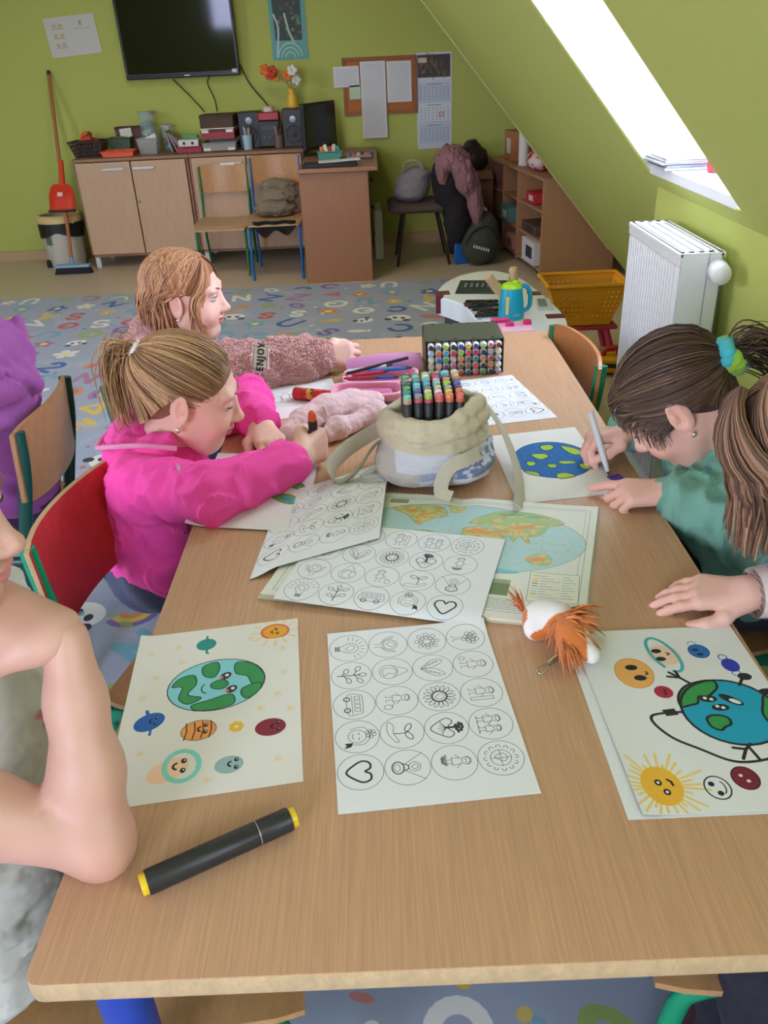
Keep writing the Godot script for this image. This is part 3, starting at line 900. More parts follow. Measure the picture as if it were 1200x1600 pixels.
func planets_tex() -> ImageTexture:   # the left drawing
	var cv := Cv.new(724, 1024, rgb(232, 229, 223))
	var f := V2(1, 0.707)
	var star := rgb(236, 206, 140)
	for p in [V2(0.904, 0.21), V2(0.09, 0.136), V2(0.284, 0.219), V2(0.907, 0.376), V2(0.09, 0.427), V2(0.87, 0.508), V2(0.774, 0.58), V2(0.939, 0.605), V2(0.138, 0.747), V2(0.871, 0.87), V2(0.508, 0.927), V2(0.143, 0.304), V2(0.25, 0.11), V2(0.7, 0.11)]:
		for e in 3: cv.line([p - Vector2.from_angle(e * PI / 3 + p.x * 9) * 0.026 * f, p + Vector2.from_angle(e * PI / 3 + p.x * 9) * 0.026 * f], 0.006, star, false, 0.8)
	var s := V2(0.853, 0.08)
	for e in 12: cv.line([s + Vector2.from_angle(e * PI / 6) * 0.1 * f, s + Vector2.from_angle(e * PI / 6) * 0.15 * f], 0.010, rgb(242, 206, 120))
	cv.disc(s, V2(0.085, 0.075) * f, rgb(240, 170, 52)); cv.line(cv.ring(s, V2(0.085, 0.072) * f, 120, 420), 0.016, rgb(222, 116, 72), false, 0.7)
	face(cv, s, 0.05, -0.2)
	cv.disc(V2(0.422, 0.114), V2(0.062, 0.058) * f, rgb(38, 148, 140)); cv.line([V2(0.422, 0.055), V2(0.43, 0.175), V2(0.44, 0.18)], 0.014, rgb(38, 148, 140))
	# the earth
	var e0 := V2(0.51, 0.396)
	cv.disc(e0, V2(0.285, 0.161), rgb(140, 214, 226))
	var g := rgb(62, 152, 88)
	for P in [[V2(0.62, 0.27), V2(0.72, 0.29), V2(0.79, 0.37), V2(0.78, 0.43), V2(0.72, 0.42), V2(0.69, 0.37), V2(0.62, 0.34)], [V2(0.42, 0.27), V2(0.5, 0.25), V2(0.52, 0.3), V2(0.49, 0.35), V2(0.43, 0.33)], [V2(0.29, 0.33), V2(0.37, 0.32), V2(0.39, 0.38), V2(0.35, 0.44), V2(0.43, 0.47), V2(0.36, 0.5), V2(0.3, 0.46), V2(0.31, 0.39), V2(0.25, 0.38)], [V2(0.38, 0.51), V2(0.48, 0.49), V2(0.6, 0.47), V2(0.62, 0.53), V2(0.52, 0.552), V2(0.41, 0.545)], [V2(0.67, 0.44), V2(0.76, 0.42), V2(0.77, 0.46), V2(0.70, 0.51), V2(0.66, 0.48)], [V2(0.48, 0.39), V2(0.54, 0.37), V2(0.58, 0.4), V2(0.55, 0.43), V2(0.49, 0.42)]]:
		cv.poly(cv.smooth(P), g); cv.line(cv.smooth(P), 0.006, rgb(40, 50, 60), true)
	cv.line(cv.ring(e0, V2(0.285, 0.161)), 0.006, rgb(50, 54, 62), true)
	for p in [V2(0.56, 0.35), V2(0.6, 0.44)]:
		cv.disc(p, V2(0.035, 0.022), rgb(60, 56, 64), 1.0, -0.3); cv.disc(p + V2(0.008, -0.004), V2(0.012, 0.009), rgb(240, 240, 240)); cv.disc(p + V2(-0.03, 0.008), V2(0.018, 0.012), rgb(230, 170, 190), 0.7)
	cv.line(cv.ring(V2(0.455, 0.415), V2(0.03, 0.03), 90, 240, 8), 0.007, INK)
	cv.disc(V2(0.155, 0.576), V2(0.085, 0.05), rgb(42, 102, 186), 1.0, -0.2); cv.line([V2(0.13, 0.51), V2(0.15, 0.55)], 0.02, rgb(42, 102, 186)); cv.line([V2(0.17, 0.6), V2(0.17, 0.65)], 0.014, rgb(42, 102, 186)); face(cv, V2(0.18, 0.572), 0.05)
	cv.disc(V2(0.437, 0.66), V2(0.096, 0.055), rgb(240, 164, 92))
	for e in 4: cv.line([V2(0.365 + e * 0.045, 0.615), V2(0.372 + e * 0.045, 0.66), V2(0.362 + e * 0.045, 0.705)], 0.008, rgb(120, 60, 40))
	cv.line(cv.ring(V2(0.437, 0.66), V2(0.096, 0.055)), 0.004, rgb(110, 66, 44)); face(cv, V2(0.46, 0.655), 0.06)
	for e in 7: cv.disc(V2(0.643, 0.669) + Vector2.from_angle(e * 0.9) * 0.026 * f, V2(0.016, 0.012), rgb(244, 190, 60))
	cv.disc(V2(0.831, 0.697), V2(0.085, 0.048), rgb(136, 44, 62)); face(cv, V2(0.86, 0.695), 0.055, 0.0, rgb(50, 14, 22))
	cv.disc(V2(0.30, 0.853), V2(0.11, 0.055), rgb(248, 206, 176), 1.0, -0.25)
	cv.line(cv.ring(V2(0.37, 0.838), V2(0.09, 0.075), 0, 360, 30, 0.2), 0.03, rgb(132, 214, 204), true, 0.75); face(cv, V2(0.36, 0.838), 0.075)
	cv.disc(V2(0.617, 0.866), V2(0.076, 0.044), rgb(158, 186, 190)); face(cv, V2(0.64, 0.864), 0.06)
	return cv.tex()

func astronaut_earth_tex() -> ImageTexture:   # the right drawing: an earth with arms skipping a rope
	var cv := Cv.new(724, 1024, rgb(230, 232, 233))
	var f := V2(1, 0.707)
	var bk := rgb(38, 38, 42)
	cv.disc(V2(0.275, 0.284), V2(0.108, 0.092), rgb(238, 176, 98)); cv.line(cv.ring(V2(0.275, 0.284), V2(0.108, 0.092)), 0.006, rgb(214, 150, 84), true)
	for e in [-1, 1]: cv.disc(V2(0.285 + e * 0.012, 0.283 + e * 0.033), V2(0.036, 0.017), bk)
	cv.line([V2(0.345, 0.28), V2(0.352, 0.292), V2(0.338, 0.297)], 0.01, bk)
	cv.disc(V2(0.50, 0.18), V2(0.098, 0.066), rgb(240, 208, 184))
	cv.line(cv.ring(V2(0.50, 0.176), V2(0.07, 0.118), 150, 480, 26, -0.4), 0.02, rgb(76, 176, 196))
	for e in [-1, 1]: cv.disc(V2(0.468 + e * 0.002, 0.178 + e * 0.026), V2(0.03, 0.014), bk)
	cv.line([V2(0.52, 0.165), V2(0.535, 0.175), V2(0.52, 0.18)], 0.009, bk)
	cv.disc(V2(0.717, 0.165), V2(0.058, 0.043), rgb(34, 112, 190)); cv.line(cv.ring(V2(0.717, 0.165), V2(0.06, 0.044)), 0.005, rgb(24, 60, 120), true)
	cv.disc(V2(0.70, 0.155), V2(0.02, 0.008), bk); cv.disc(V2(0.715, 0.185), V2(0.02, 0.008), bk); cv.line(cv.ring(V2(0.7, 0.115), V2(0.025, 0.016), 170, 370, 8), 0.005, rgb(90, 130, 190))
	cv.disc(V2(0.851, 0.262), V2(0.05, 0.042), rgb(52, 62, 190))
	for e in [-1, 1]: cv.line(cv.ring(V2(0.845 + e * 0.012, 0.262 + e * 0.05), V2(0.024, 0.018)), 0.006, rgb(52, 62, 170), true)
	cv.disc(V2(0.389, 0.405), V2(0.052, 0.036), rgb(176, 40, 66)); cv.disc(V2(0.4, 0.396), V2(0.01, 0.007), bk); cv.disc(V2(0.395, 0.415), V2(0.01, 0.007), bk)
	var e0 := V2(0.70, 0.527)
	var er := V2(0.262, 0.178)
	cv.disc(e0, er, rgb(26, 162, 198))
	var g := rgb(54, 152, 78)
	for P in [[V2(0.445, 0.49), V2(0.46, 0.43), V2(0.53, 0.375), V2(0.64, 0.35), V2(0.70, 0.355), V2(0.7, 0.39), V2(0.66, 0.42), V2(0.62, 0.44), V2(0.57, 0.44), V2(0.545, 0.475), V2(0.5, 0.485)], [V2(0.55, 0.56), V2(0.6, 0.545), V2(0.66, 0.56), V2(0.66, 0.595), V2(0.62, 0.61), V2(0.59, 0.625), V2(0.55, 0.605)], [V2(0.93, 0.45), V2(0.97, 0.5), V2(0.955, 0.58), V2(0.93, 0.62), V2(0.87, 0.6), V2(0.86, 0.55), V2(0.89, 0.5)]]:
		cv.poly(cv.smooth(P), g); cv.line(cv.smooth(P), 0.014, bk, true)
	cv.line(cv.ring(e0, er), 0.015, bk, true)
	cv.disc(V2(0.615, 0.455), V2(0.048, 0.019), bk); cv.disc(V2(0.655, 0.505), V2(0.048, 0.019), bk)
	for p in [V2(0.63, 0.458), V2(0.668, 0.507), V2(0.598, 0.45), V2(0.64, 0.498)]: cv.disc(p, V2(0.011, 0.008), rgb(240, 242, 242))
	cv.disc(V2(0.735, 0.465), V2(0.062, 0.022), bk, 1.0, 0.5); cv.disc(V2(0.752, 0.475), V2(0.03, 0.012), rgb(235, 240, 242), 1.0, 0.4)
	for P in [[V2(0.56, 0.36), V2(0.52, 0.325), V2(0.455, 0.315)], [V2(0.52, 0.325), V2(0.475, 0.29)], [V2(0.52, 0.325), V2(0.515, 0.285)], [V2(0.7, 0.7), V2(0.66, 0.725), V2(0.6, 0.715)], [V2(0.66, 0.725), V2(0.62, 0.77)], [V2(0.68, 0.71), V2(0.70, 0.775)], [V2(0.83, 0.385), V2(0.865, 0.35)], [V2(0.44, 0.52), V2(0.36, 0.522)]]: cv.line(P, 0.017, bk)
	cv.disc(V2(0.89, 0.335), V2(0.04, 0.022), bk); cv.poly([V2(0.33, 0.505), V2(0.4, 0.5), V2(0.41, 0.535), V2(0.34, 0.54)], bk); cv.disc(V2(0.96, 0.43), V2(0.05, 0.02), bk)
	cv.line(cv.smooth([V2(0.34, 0.522), V2(0.262, 0.535), V2(0.258, 0.58), V2(0.32, 0.655), V2(0.43, 0.715), V2(0.55, 0.775), V2(0.66, 0.785), V2(0.8, 0.765), V2(0.93, 0.73), V2(0.98, 0.66), V2(0.96, 0.47)], false), 0.016, bk)
	var s := V2(0.152, 0.877)
	for e in 30:
		var d := Vector2.from_angle(e * TAU / 30 + sin(e * 5.0) * 0.05)
		cv.line([s + d * 0.09 * f, s + d * (0.19 + 0.05 * sin(e * 2.3)) * f], 0.014, rgb(240, 202, 100), false, 0.8)
	cv.disc(s, V2(0.10, 0.088), rgb(240, 184, 58))
	for p in [V2(0.14, 0.862), V2(0.165, 0.905)]: cv.disc(p, V2(0.018, 0.014), bk); cv.disc(p, V2(0.008, 0.006), rgb(240, 240, 240))
	cv.line([V2(0.19, 0.85), V2(0.205, 0.86), V2(0.208, 0.876)], 0.012, bk)
	cv.line(cv.ring(V2(0.418, 0.895), V2(0.062, 0.051)), 0.007, bk, true)
	for p in [V2(0.395, 0.878), V2(0.42, 0.92)]: cv.disc(p, V2(0.015, 0.011), bk)
	cv.line(cv.ring(V2(0.43, 0.895), V2(0.026, 0.03), -60, 60, 8), 0.006, bk)
	cv.disc(V2(0.577, 0.858), V2(0.066, 0.052), rgb(124, 36, 54)); cv.line(cv.ring(V2(0.577, 0.858), V2(0.066, 0.052)), 0.006, rgb(60, 20, 30), true)
	for p in [V2(0.56, 0.846), V2(0.585, 0.872)]: cv.disc(p, V2(0.01, 0.007), rgb(235, 220, 220))
	return cv.tex()

func blue_earth_tex() -> ImageTexture:   # the sheet of the girl in green
	var cv := Cv.new(620, 980, rgb(232, 231, 226))
	var c := V2(0.555, 0.462)
	cv.disc(c, V2(0.405, 0.272), rgb(18, 106, 180), 1.0, 0.1)
	for i in 40: cv.disc(c + Vector2.from_angle(i * 2.4) * sqrt(i / 40.0) * V2(0.36, 0.24), V2(0.005, 0.0035), rgb(120, 190, 226))
	for P in [[V2(0.5, 0.25), V2(0.6, 0.24), V2(0.64, 0.28), V2(0.58, 0.32), V2(0.51, 0.31)], [V2(0.72, 0.28), V2(0.85, 0.34), V2(0.9, 0.42), V2(0.8, 0.43), V2(0.74, 0.36)], [V2(0.36, 0.36), V2(0.5, 0.37), V2(0.52, 0.42), V2(0.42, 0.44)], [V2(0.27, 0.46), V2(0.35, 0.47), V2(0.35, 0.51), V2(0.28, 0.52)], [V2(0.47, 0.53), V2(0.55, 0.54), V2(0.54, 0.58), V2(0.47, 0.57)], [V2(0.6, 0.5), V2(0.74, 0.52), V2(0.76, 0.55), V2(0.63, 0.545)], [V2(0.79, 0.57), V2(0.92, 0.6), V2(0.9, 0.66), V2(0.8, 0.64)], [V2(0.2, 0.58), V2(0.32, 0.62), V2(0.33, 0.67), V2(0.24, 0.64)], [V2(0.5, 0.68), V2(0.6, 0.67), V2(0.68, 0.73), V2(0.52, 0.745)]]:
		cv.poly(cv.smooth(P), rgb(176, 208, 66)); cv.line(cv.smooth(P), 0.008, rgb(22, 40, 50), true)
	cv.line(cv.ring(c, V2(0.405, 0.272), 0, 360, 40, 0.1), 0.007, rgb(16, 44, 80), true)
	return cv.tex()

func pink_girl_tex() -> ImageTexture:   # leaves and a part-coloured planet under the sleeve
	var cv := Cv.new(640, 900, rgb(232, 231, 228))
	for P in [[V2(0.2, 0.2), V2(0.45, 0.12), V2(0.75, 0.16), V2(0.8, 0.24), V2(0.5, 0.3), V2(0.25, 0.3)], [V2(0.7, 0.36), V2(0.88, 0.4), V2(0.94, 0.5), V2(0.8, 0.46)], [V2(0.66, 0.6), V2(0.8, 0.56), V2(0.97, 0.66), V2(0.8, 0.68)]]:
		cv.poly(cv.smooth(P), rgb(126, 184, 84)); cv.line(cv.smooth(P), 0.007, rgb(40, 60, 40), true)
	cv.poly(cv.smooth([V2(0.72, 0.61), V2(0.82, 0.6), V2(0.94, 0.655), V2(0.82, 0.665)]), rgb(76, 166, 184))
	return cv.tex()

func sketch_tex() -> ImageTexture:   # pencil lines on the far sheet
	var cv := Cv.new(400, 560, rgb(232, 231, 228))
	for i in 9:
		var p := V2(0.2 + 0.09 * i, 0.4 + 0.05 * sin(i * 2.0))
		cv.line(cv.smooth([p, p + V2(0.06, -0.1), p + V2(0.09, 0.04), p + V2(0.02, 0.1)]), 0.006, rgb(120, 118, 120), true)
	cv.line(cv.ring(V2(0.5, 0.45), V2(0.4, 0.22)), 0.006, rgb(140, 138, 138), true)
	return cv.tex()

func atlas_tex() -> ImageTexture:   # open spread with a world map
	var cv := Cv.new(1400, 1020, rgb(224, 226, 216))
	var c := V2(0.54, 0.39)
	var r := V2(0.435, 0.31)
	cv.line([V2(0.03, 0.045), V2(0.975, 0.045), V2(0.975, 0.955), V2(0.03, 0.955), V2(0.03, 0.045)], 0.0015, rgb(110, 110, 104))
	cv.line([V2(0.045, 0.06), V2(0.96, 0.06)], 0.001, rgb(130, 130, 124)); cv.line([V2(0.96, 0.06), V2(0.96, 0.94)], 0.001, rgb(130, 130, 124))
	cv.disc(c, r, rgb(176, 212, 214))
	for i in 9:   # graticule
		var k := (i - 4) / 4.5
		cv.line(cv.ring(c, V2(absf(r.x * k) + 0.002, r.y), -90, 90, 24) if k > 0 else cv.ring(c, V2(absf(r.x * k) + 0.002, r.y), 90, 270, 24), 0.001, rgb(150, 186, 192))
		var yy := r.y * k
		var xx := r.x * sqrt(maxf(0.0, 1.0 - k * k))
		cv.line([c + V2(-xx, yy), c + V2(xx, yy)], 0.001, rgb(150, 186, 192))
	var low := rgb(170, 194, 128)
	var mid := rgb(218, 206, 130)
	var high := rgb(226, 158, 74)
	var nz := FastNoiseLite.new()
	nz.seed = 5; nz.frequency = 0.03
	var lands := [
		[V2(0.27, 0.16), V2(0.33, 0.115), V2(0.42, 0.11), V2(0.46, 0.14), V2(0.47, 0.2), V2(0.43, 0.24), V2(0.41, 0.27), V2(0.39, 0.31), V2(0.37, 0.29), V2(0.33, 0.22)],
		[V2(0.39, 0.37), V2(0.44, 0.36), V2(0.5, 0.4), V2(0.49, 0.46), V2(0.46, 0.52), V2(0.44, 0.6), V2(0.425, 0.62), V2(0.415, 0.52), V2(0.39, 0.43)],
		[V2(0.555, 0.31), V2(0.6, 0.285), V2(0.66, 0.3), V2(0.685, 0.35), V2(0.70, 0.37), V2(0.67, 0.43), V2(0.655, 0.5), V2(0.63, 0.53), V2(0.615, 0.5), V2(0.605, 0.42), V2(0.57, 0.395), V2(0.55, 0.36)],
		[V2(0.57, 0.26), V2(0.575, 0.22), V2(0.61, 0.17), V2(0.65, 0.13), V2(0.72, 0.11), V2(0.8, 0.12), V2(0.87, 0.16), V2(0.89, 0.2), V2(0.84, 0.24), V2(0.83, 0.29), V2(0.81, 0.33), V2(0.78, 0.35), V2(0.79, 0.4), V2(0.77, 0.38), V2(0.745, 0.34), V2(0.735, 0.4), V2(0.71, 0.34), V2(0.70, 0.37), V2(0.67, 0.3), V2(0.63, 0.27)],
		[V2(0.79, 0.53), V2(0.82, 0.49), V2(0.85, 0.485), V2(0.87, 0.52), V2(0.865, 0.57), V2(0.83, 0.58), V2(0.8, 0.565)],
		[V2(0.47, 0.09), V2(0.52, 0.085), V2(0.525, 0.12), V2(0.49, 0.15)]]
	for i in lands.size():
		var P := cv.smooth(lands[i], true, 4)
		cv.poly(P, low)
		for k in 110:
			var q: Vector2 = P[k * 7 % P.size()]
			var ce := Vector2.ZERO
			for p in lands[i]: ce += p
			ce /= lands[i].size()
			var s := q.lerp(ce, fmod(k * 0.37, 1.0))
			cv.disc(s, V2(0.011, 0.008), mid if k % 3 else (high if i in [0, 2, 3, 4] else low), 0.75, k)
		cv.line(P, 0.0015, rgb(110, 120, 110), true)
	for p in [V2(0.6, 0.33), V2(0.63, 0.34), V2(0.66, 0.33), V2(0.69, 0.31), V2(0.74, 0.27), V2(0.77, 0.25), V2(0.81, 0.54), V2(0.83, 0.53), V2(0.6, 0.32), V2(0.58, 0.34), V2(0.34, 0.18)]: cv.disc(p, V2(0.024, 0.014), rgb(230, 150, 62), 0.85)
	for p in [V2(0.72, 0.14), V2(0.68, 0.15), V2(0.78, 0.15), V2(0.63, 0.44), V2(0.45, 0.44)]: cv.disc(p, V2(0.03, 0.012), rgb(120, 178, 130), 0.8)
	for i in 12: cv.disc(V2(0.785 + 0.012 * i, 0.4 + 0.05 * sin(i * 1.7) + i * 0.004), V2(0.008, 0.004), rgb(196, 186, 96), 1.0, i)
	cv.disc(V2(0.70, 0.655), V2(0.08, 0.02), rgb(120, 196, 206), 0.9)
	cv.line(cv.ring(c, r, 0, 360, 60), 0.0022, rgb(120, 132, 132), true)
	# legend, small photo and blocks of text too small to read
	cv.poly([V2(0.815, 0.64), V2(0.968, 0.64), V2(0.975, 0.855), V2(0.82, 0.86)], rgb(230, 230, 218)); cv.line([V2(0.815, 0.64), V2(0.968, 0.64), V2(0.975, 0.855), V2(0.82, 0.86)], 0.0018, rgb(120, 118, 110), true)
	for i in 9:
		cv.line([V2(0.828, 0.665 + i * 0.02), V2(0.842, 0.665 + i * 0.02)], 0.006, [low, mid, high, rgb(170, 120, 70), rgb(120, 178, 130), rgb(176, 212, 214), rgb(200, 190, 180), high, mid][i])
		cv.line([V2(0.85, 0.665 + i * 0.02), V2(0.87 + 0.02 * (i % 3), 0.665 + i * 0.02)], 0.0022, rgb(130, 128, 122)); cv.line([V2(0.92, 0.665 + i * 0.02), V2(0.94 + 0.01 * (i % 3), 0.665 + i * 0.02)], 0.0022, rgb(130, 128, 122))
	for b in [[0.69, 0.76, 0.72, 0.84], [0.06, 0.13, 0.1, 0.2], [0.24, 0.31, 0.06, 0.1]]:
		cv.poly([V2(b[0], b[2]), V2(b[1], b[2]), V2(b[1], b[3]), V2(b[0], b[3])], rgb(96, 126, 66)); cv.poly([V2(b[0], b[2]), V2(b[1], b[2]), V2(b[1], b[2] + 0.03), V2(b[0], b[2] + 0.03)], rgb(150, 160, 120))
	for b in [[0.66, 0.81, 0.865, 7], [0.83, 0.955, 0.875, 6], [0.05, 0.3, 0.74, 14], [0.33, 0.49, 0.75, 12], [0.52, 0.65, 0.76, 12]]:
		for i in b[3]:
			var xx: float = b[0]
			while xx < b[1]:
				var l := rng.randf_range(0.006, 0.022)
				cv.line([V2(xx, b[2] + i * 0.012), V2(minf(xx + l, b[1]), b[2] + i * 0.012)], 0.0024, rgb(126, 130, 126))
				xx += l + 0.004
	cv.line([V2(0.5, 0.0), V2(0.5, 1.0)], 0.004, rgb(190, 190, 178), false, 0.6)
	return cv.tex()

func sheet(label: String, tex: Texture2D, o: Vector2, ex: Vector2, ey: Vector2, lift: Callable, group := "", called := "paper_sheet") -> void:   # o, ex, ey on the table (x, z)
	var m := MB.new()
	for k in 2:
		var s := m.V.size()
		m.grid(20, 28, func(u, v):
			var p: Vector2 = o + ex * u + ey * v
			return V3(p.x, T + lift.call(u, v, p) - 0.0005 * k, p.y))
		if k == 1:
			for i in range(s, m.U.size()): m.U[i] = V2(0.004, 0.003)
			for i in range(s, m.N.size()): m.N[i] = -m.N[i]
	rim(m, 20, 28)
	for i in range(m.V.size() - 4 * 96, m.V.size()): m.U[i] = V2(0.004, 0.003)
	solo(called, m, print_mat(tex, 0.8), label, "paper", group)

func atlas_h(p: Vector2) -> float:   # height of the open atlas over the table, falling softly past its edges
	var q := p - V2(-0.094, -1.291)
	var ex := V2(0.442, 0.108)
	var ey := V2(-0.097, 0.317)
	var d := ex.x * ey.y - ex.y * ey.x
	var u := (q.x * ey.y - q.y * ey.x) / d
	var v := (ex.x * q.y - ex.y * q.x) / d
	var e := minf(minf(u, 1 - u) * 0.455, minf(v, 1 - v) * 0.33)
	return 0.0085 * smoothstep(-0.03, 0.001, e)

func table_things() -> void:
	var col := colouring_tex()
	var flat := func(u, v, p): return 0.0009
	sheet("drawing sheet with blue-green earth, small planets with faces and a corner sun, by the elbow", planets_tex(), V2(-0.343, -0.892), V2(0.210, -0.028), V2(0.028, 0.293), func(u, v, p): return 0.0009 + 0.004 * pow(maxf(0, 0.12 - u) * 8, 2) * (1 - v))
	sheet("blank sheet lying under the skipping earth drawing at the right table edge", Cv.new(64, 64, rgb(230, 232, 232)).tex(), V2(0.222, -0.858), V2(0.212, 0.0), V2(0.003, 0.299), flat)
	sheet("drawing sheet of a skipping earth with black arms, sun and planets at the right", astronaut_earth_tex(), V2(0.232, -0.860), V2(0.21, 0.0), V2(0.008, 0.298), func(u, v, p): return 0.002 + 0.003 * pow(maxf(0, 0.2 - u) * 5, 2) * v)
	sheet("drawing sheet with bright blue earth and yellow-green land beside the girl in green", blue_earth_tex(), V2(0.205, -1.50), V2(0.180, -0.026), V2(0.016, 0.285), flat)
	sheet("white sheet with green leaves half hidden under the pink sleeve", pink_girl_tex(), V2(-0.332, -1.475), V2(0.202, 0.038), V2(-0.010, 0.285), func(u, v, p): return 0.0034 + 0.006 * pow(maxf(0, 0.2 - u) * 5, 2) * pow(v, 3))
	sheet("white sheet with pencil sketching under the pink fleece arm beside the red glue stick", sketch_tex(), V2(-0.33, -1.83), V2(0.207, -0.048), V2(0.045, 0.205), flat)
	sheet("colouring sheet of round pictures lying alone in front of the black marker box", col, V2(0.306, -1.845), V2(-0.203, 0.035) * 0.98, V2(0.055, 0.265) * 1.0, flat, "colouring sheets")
	atlas()
	var over := func(u, v, p): return 0.0016 + atlas_h(p)
	sheet("colouring sheet of round pictures lying right across the open atlas", col, V2(-0.17, -0.96), V2(0.057, -0.183) * 1.146, V2(0.284, 0.081) * 1.0, over, "colouring sheets")
	sheet("colouring sheet with raised corner, topmost of the overlapping sheets beside the tote bag", col, V2(-0.188, -1.293), V2(0.199, -0.085) * 0.98, V2(-0.024, 0.272), func(u, v, p): return 0.0027 + atlas_h(p) + 0.014 * u * u * (1 - v) + 0.003 * u, "colouring sheets")
	sheet("colouring sheet of round pictures in the middle of the near table end, nearest of all", col, V2(-0.09, -0.878), V2(0.211, -0.016), V2(0.024, 0.297), func(u, v, p): return 0.0011 + atlas_h(p) * 0.5 + 0.003 * maxf(0, 0.12 - v) / 0.12, "colouring sheets")
	loose_things()

func atlas() -> void:
	var t := thing("atlas", "open school atlas with a world map of orange and green continents, under the sheets", "book", V3(0.03, T, -1.08))
	var tex := atlas_tex()
	var ex := V2(0.442, 0.108)
	var ey := V2(-0.097, 0.317)
	var P := func(u, v, h): 
		var p: Vector2 = V2(-0.094, -1.291) + ex * u + ey * v
		return V3(p.x, T + h, p.y)
	var top := func(u): return 0.0075 - 0.005 * exp(-pow((u - 0.5) * 26.0, 2)) + 0.001 * cos((u - 0.5) * 9.0)
	var m := MB.new()
	m.grid(48, 6, func(u, v): return P.call(u, v, top.call(u)))
	obj("map_spread", m, print_mat(tex, 0.45), t, true)
	m = MB.new()
	m.grid(48, 6, func(u, v): return P.call(u, v, top.call(u) - 0.0003))
	m.grid(48, 6, func(u, v): return P.call(u, v, 0.0015))
	rim(m, 48, 6)
	var pm := mat(rgb(222, 214, 190), 0.85)
	obj("page_block", m, pm, t, true)
	m = MB.new()
	m.grid(8, 4, func(u, v): return P.call(u * 1.014 - 0.007, v * 1.018 - 0.009, 0.0016))
	m.grid(8, 4, func(u, v): return P.call(u * 1.014 - 0.007, v * 1.018 - 0.009, 0.0003))
	rim(m, 8, 4)
	obj("cover", m, mat(rgb(206, 206, 190), 0.6), t, true)

func marker(t: Node3D, a: Vector3, b: Vector3, r: float, body: Color, tip: Color, bullet := false) -> void:   # a to b along the table
	var d := (b - a).normalized()
	var L := a.distance_to(b)
	var fr := look(d, Vector3.UP)
	var X := Transform3D(Basis(fr.x, fr.z, -fr.y), a)
	var pr := func(l: Array, mt: Material, n: String):
		var m := MB.new()
		m.lathe(l, 24, X)
		obj(n, m, mt, t, true)
	var bm := mat(body, 0.38)
	var tm := mat(tip, 0.35)
	pr.call([V2(0, 0), V2(r * 0.82, 0), V2(r * 0.86, 0.001), V2(r * 0.86, 0.007), V2(0, 0.007)], tm, "coloured_end")
	pr.call([V2(0, 0.006), V2(r * 0.96, 0.006), V2(r, 0.008), V2(r, L * 0.74), V2(r * 0.985, L * 0.742), V2(0, L * 0.742)], bm, "barrel")
	pr.call([V2(r * 0.9, L * 0.741), V2(r * 0.995, L * 0.742), V2(r * 0.995, L * 0.747), V2(r * 0.9, L * 0.748)], mat(rgb(190, 192, 194), 0.3, 0.5), "ring")
	pr.call([V2(0, L * 0.747), V2(r * 0.985, L * 0.747), V2(r, L * 0.75), V2(r, L - 0.008), V2(r * 0.96, L - 0.006), V2(0, L - 0.006)], bm, "cap")
	if bullet: pr.call([V2(0, L - 0.007), V2(r * 0.9, L - 0.007), V2(r * 0.9, L + 0.002), V2(r * 0.75, L + 0.009), V2(r * 0.45, L + 0.013), V2(0, L + 0.0145)], tm, "coloured_end")
	else: pr.call([V2(0, L - 0.007), V2(r * 0.86, L - 0.007), V2(r * 0.86, L - 0.001), V2(r * 0.82, L), V2(0, L)], tm, "coloured_end")

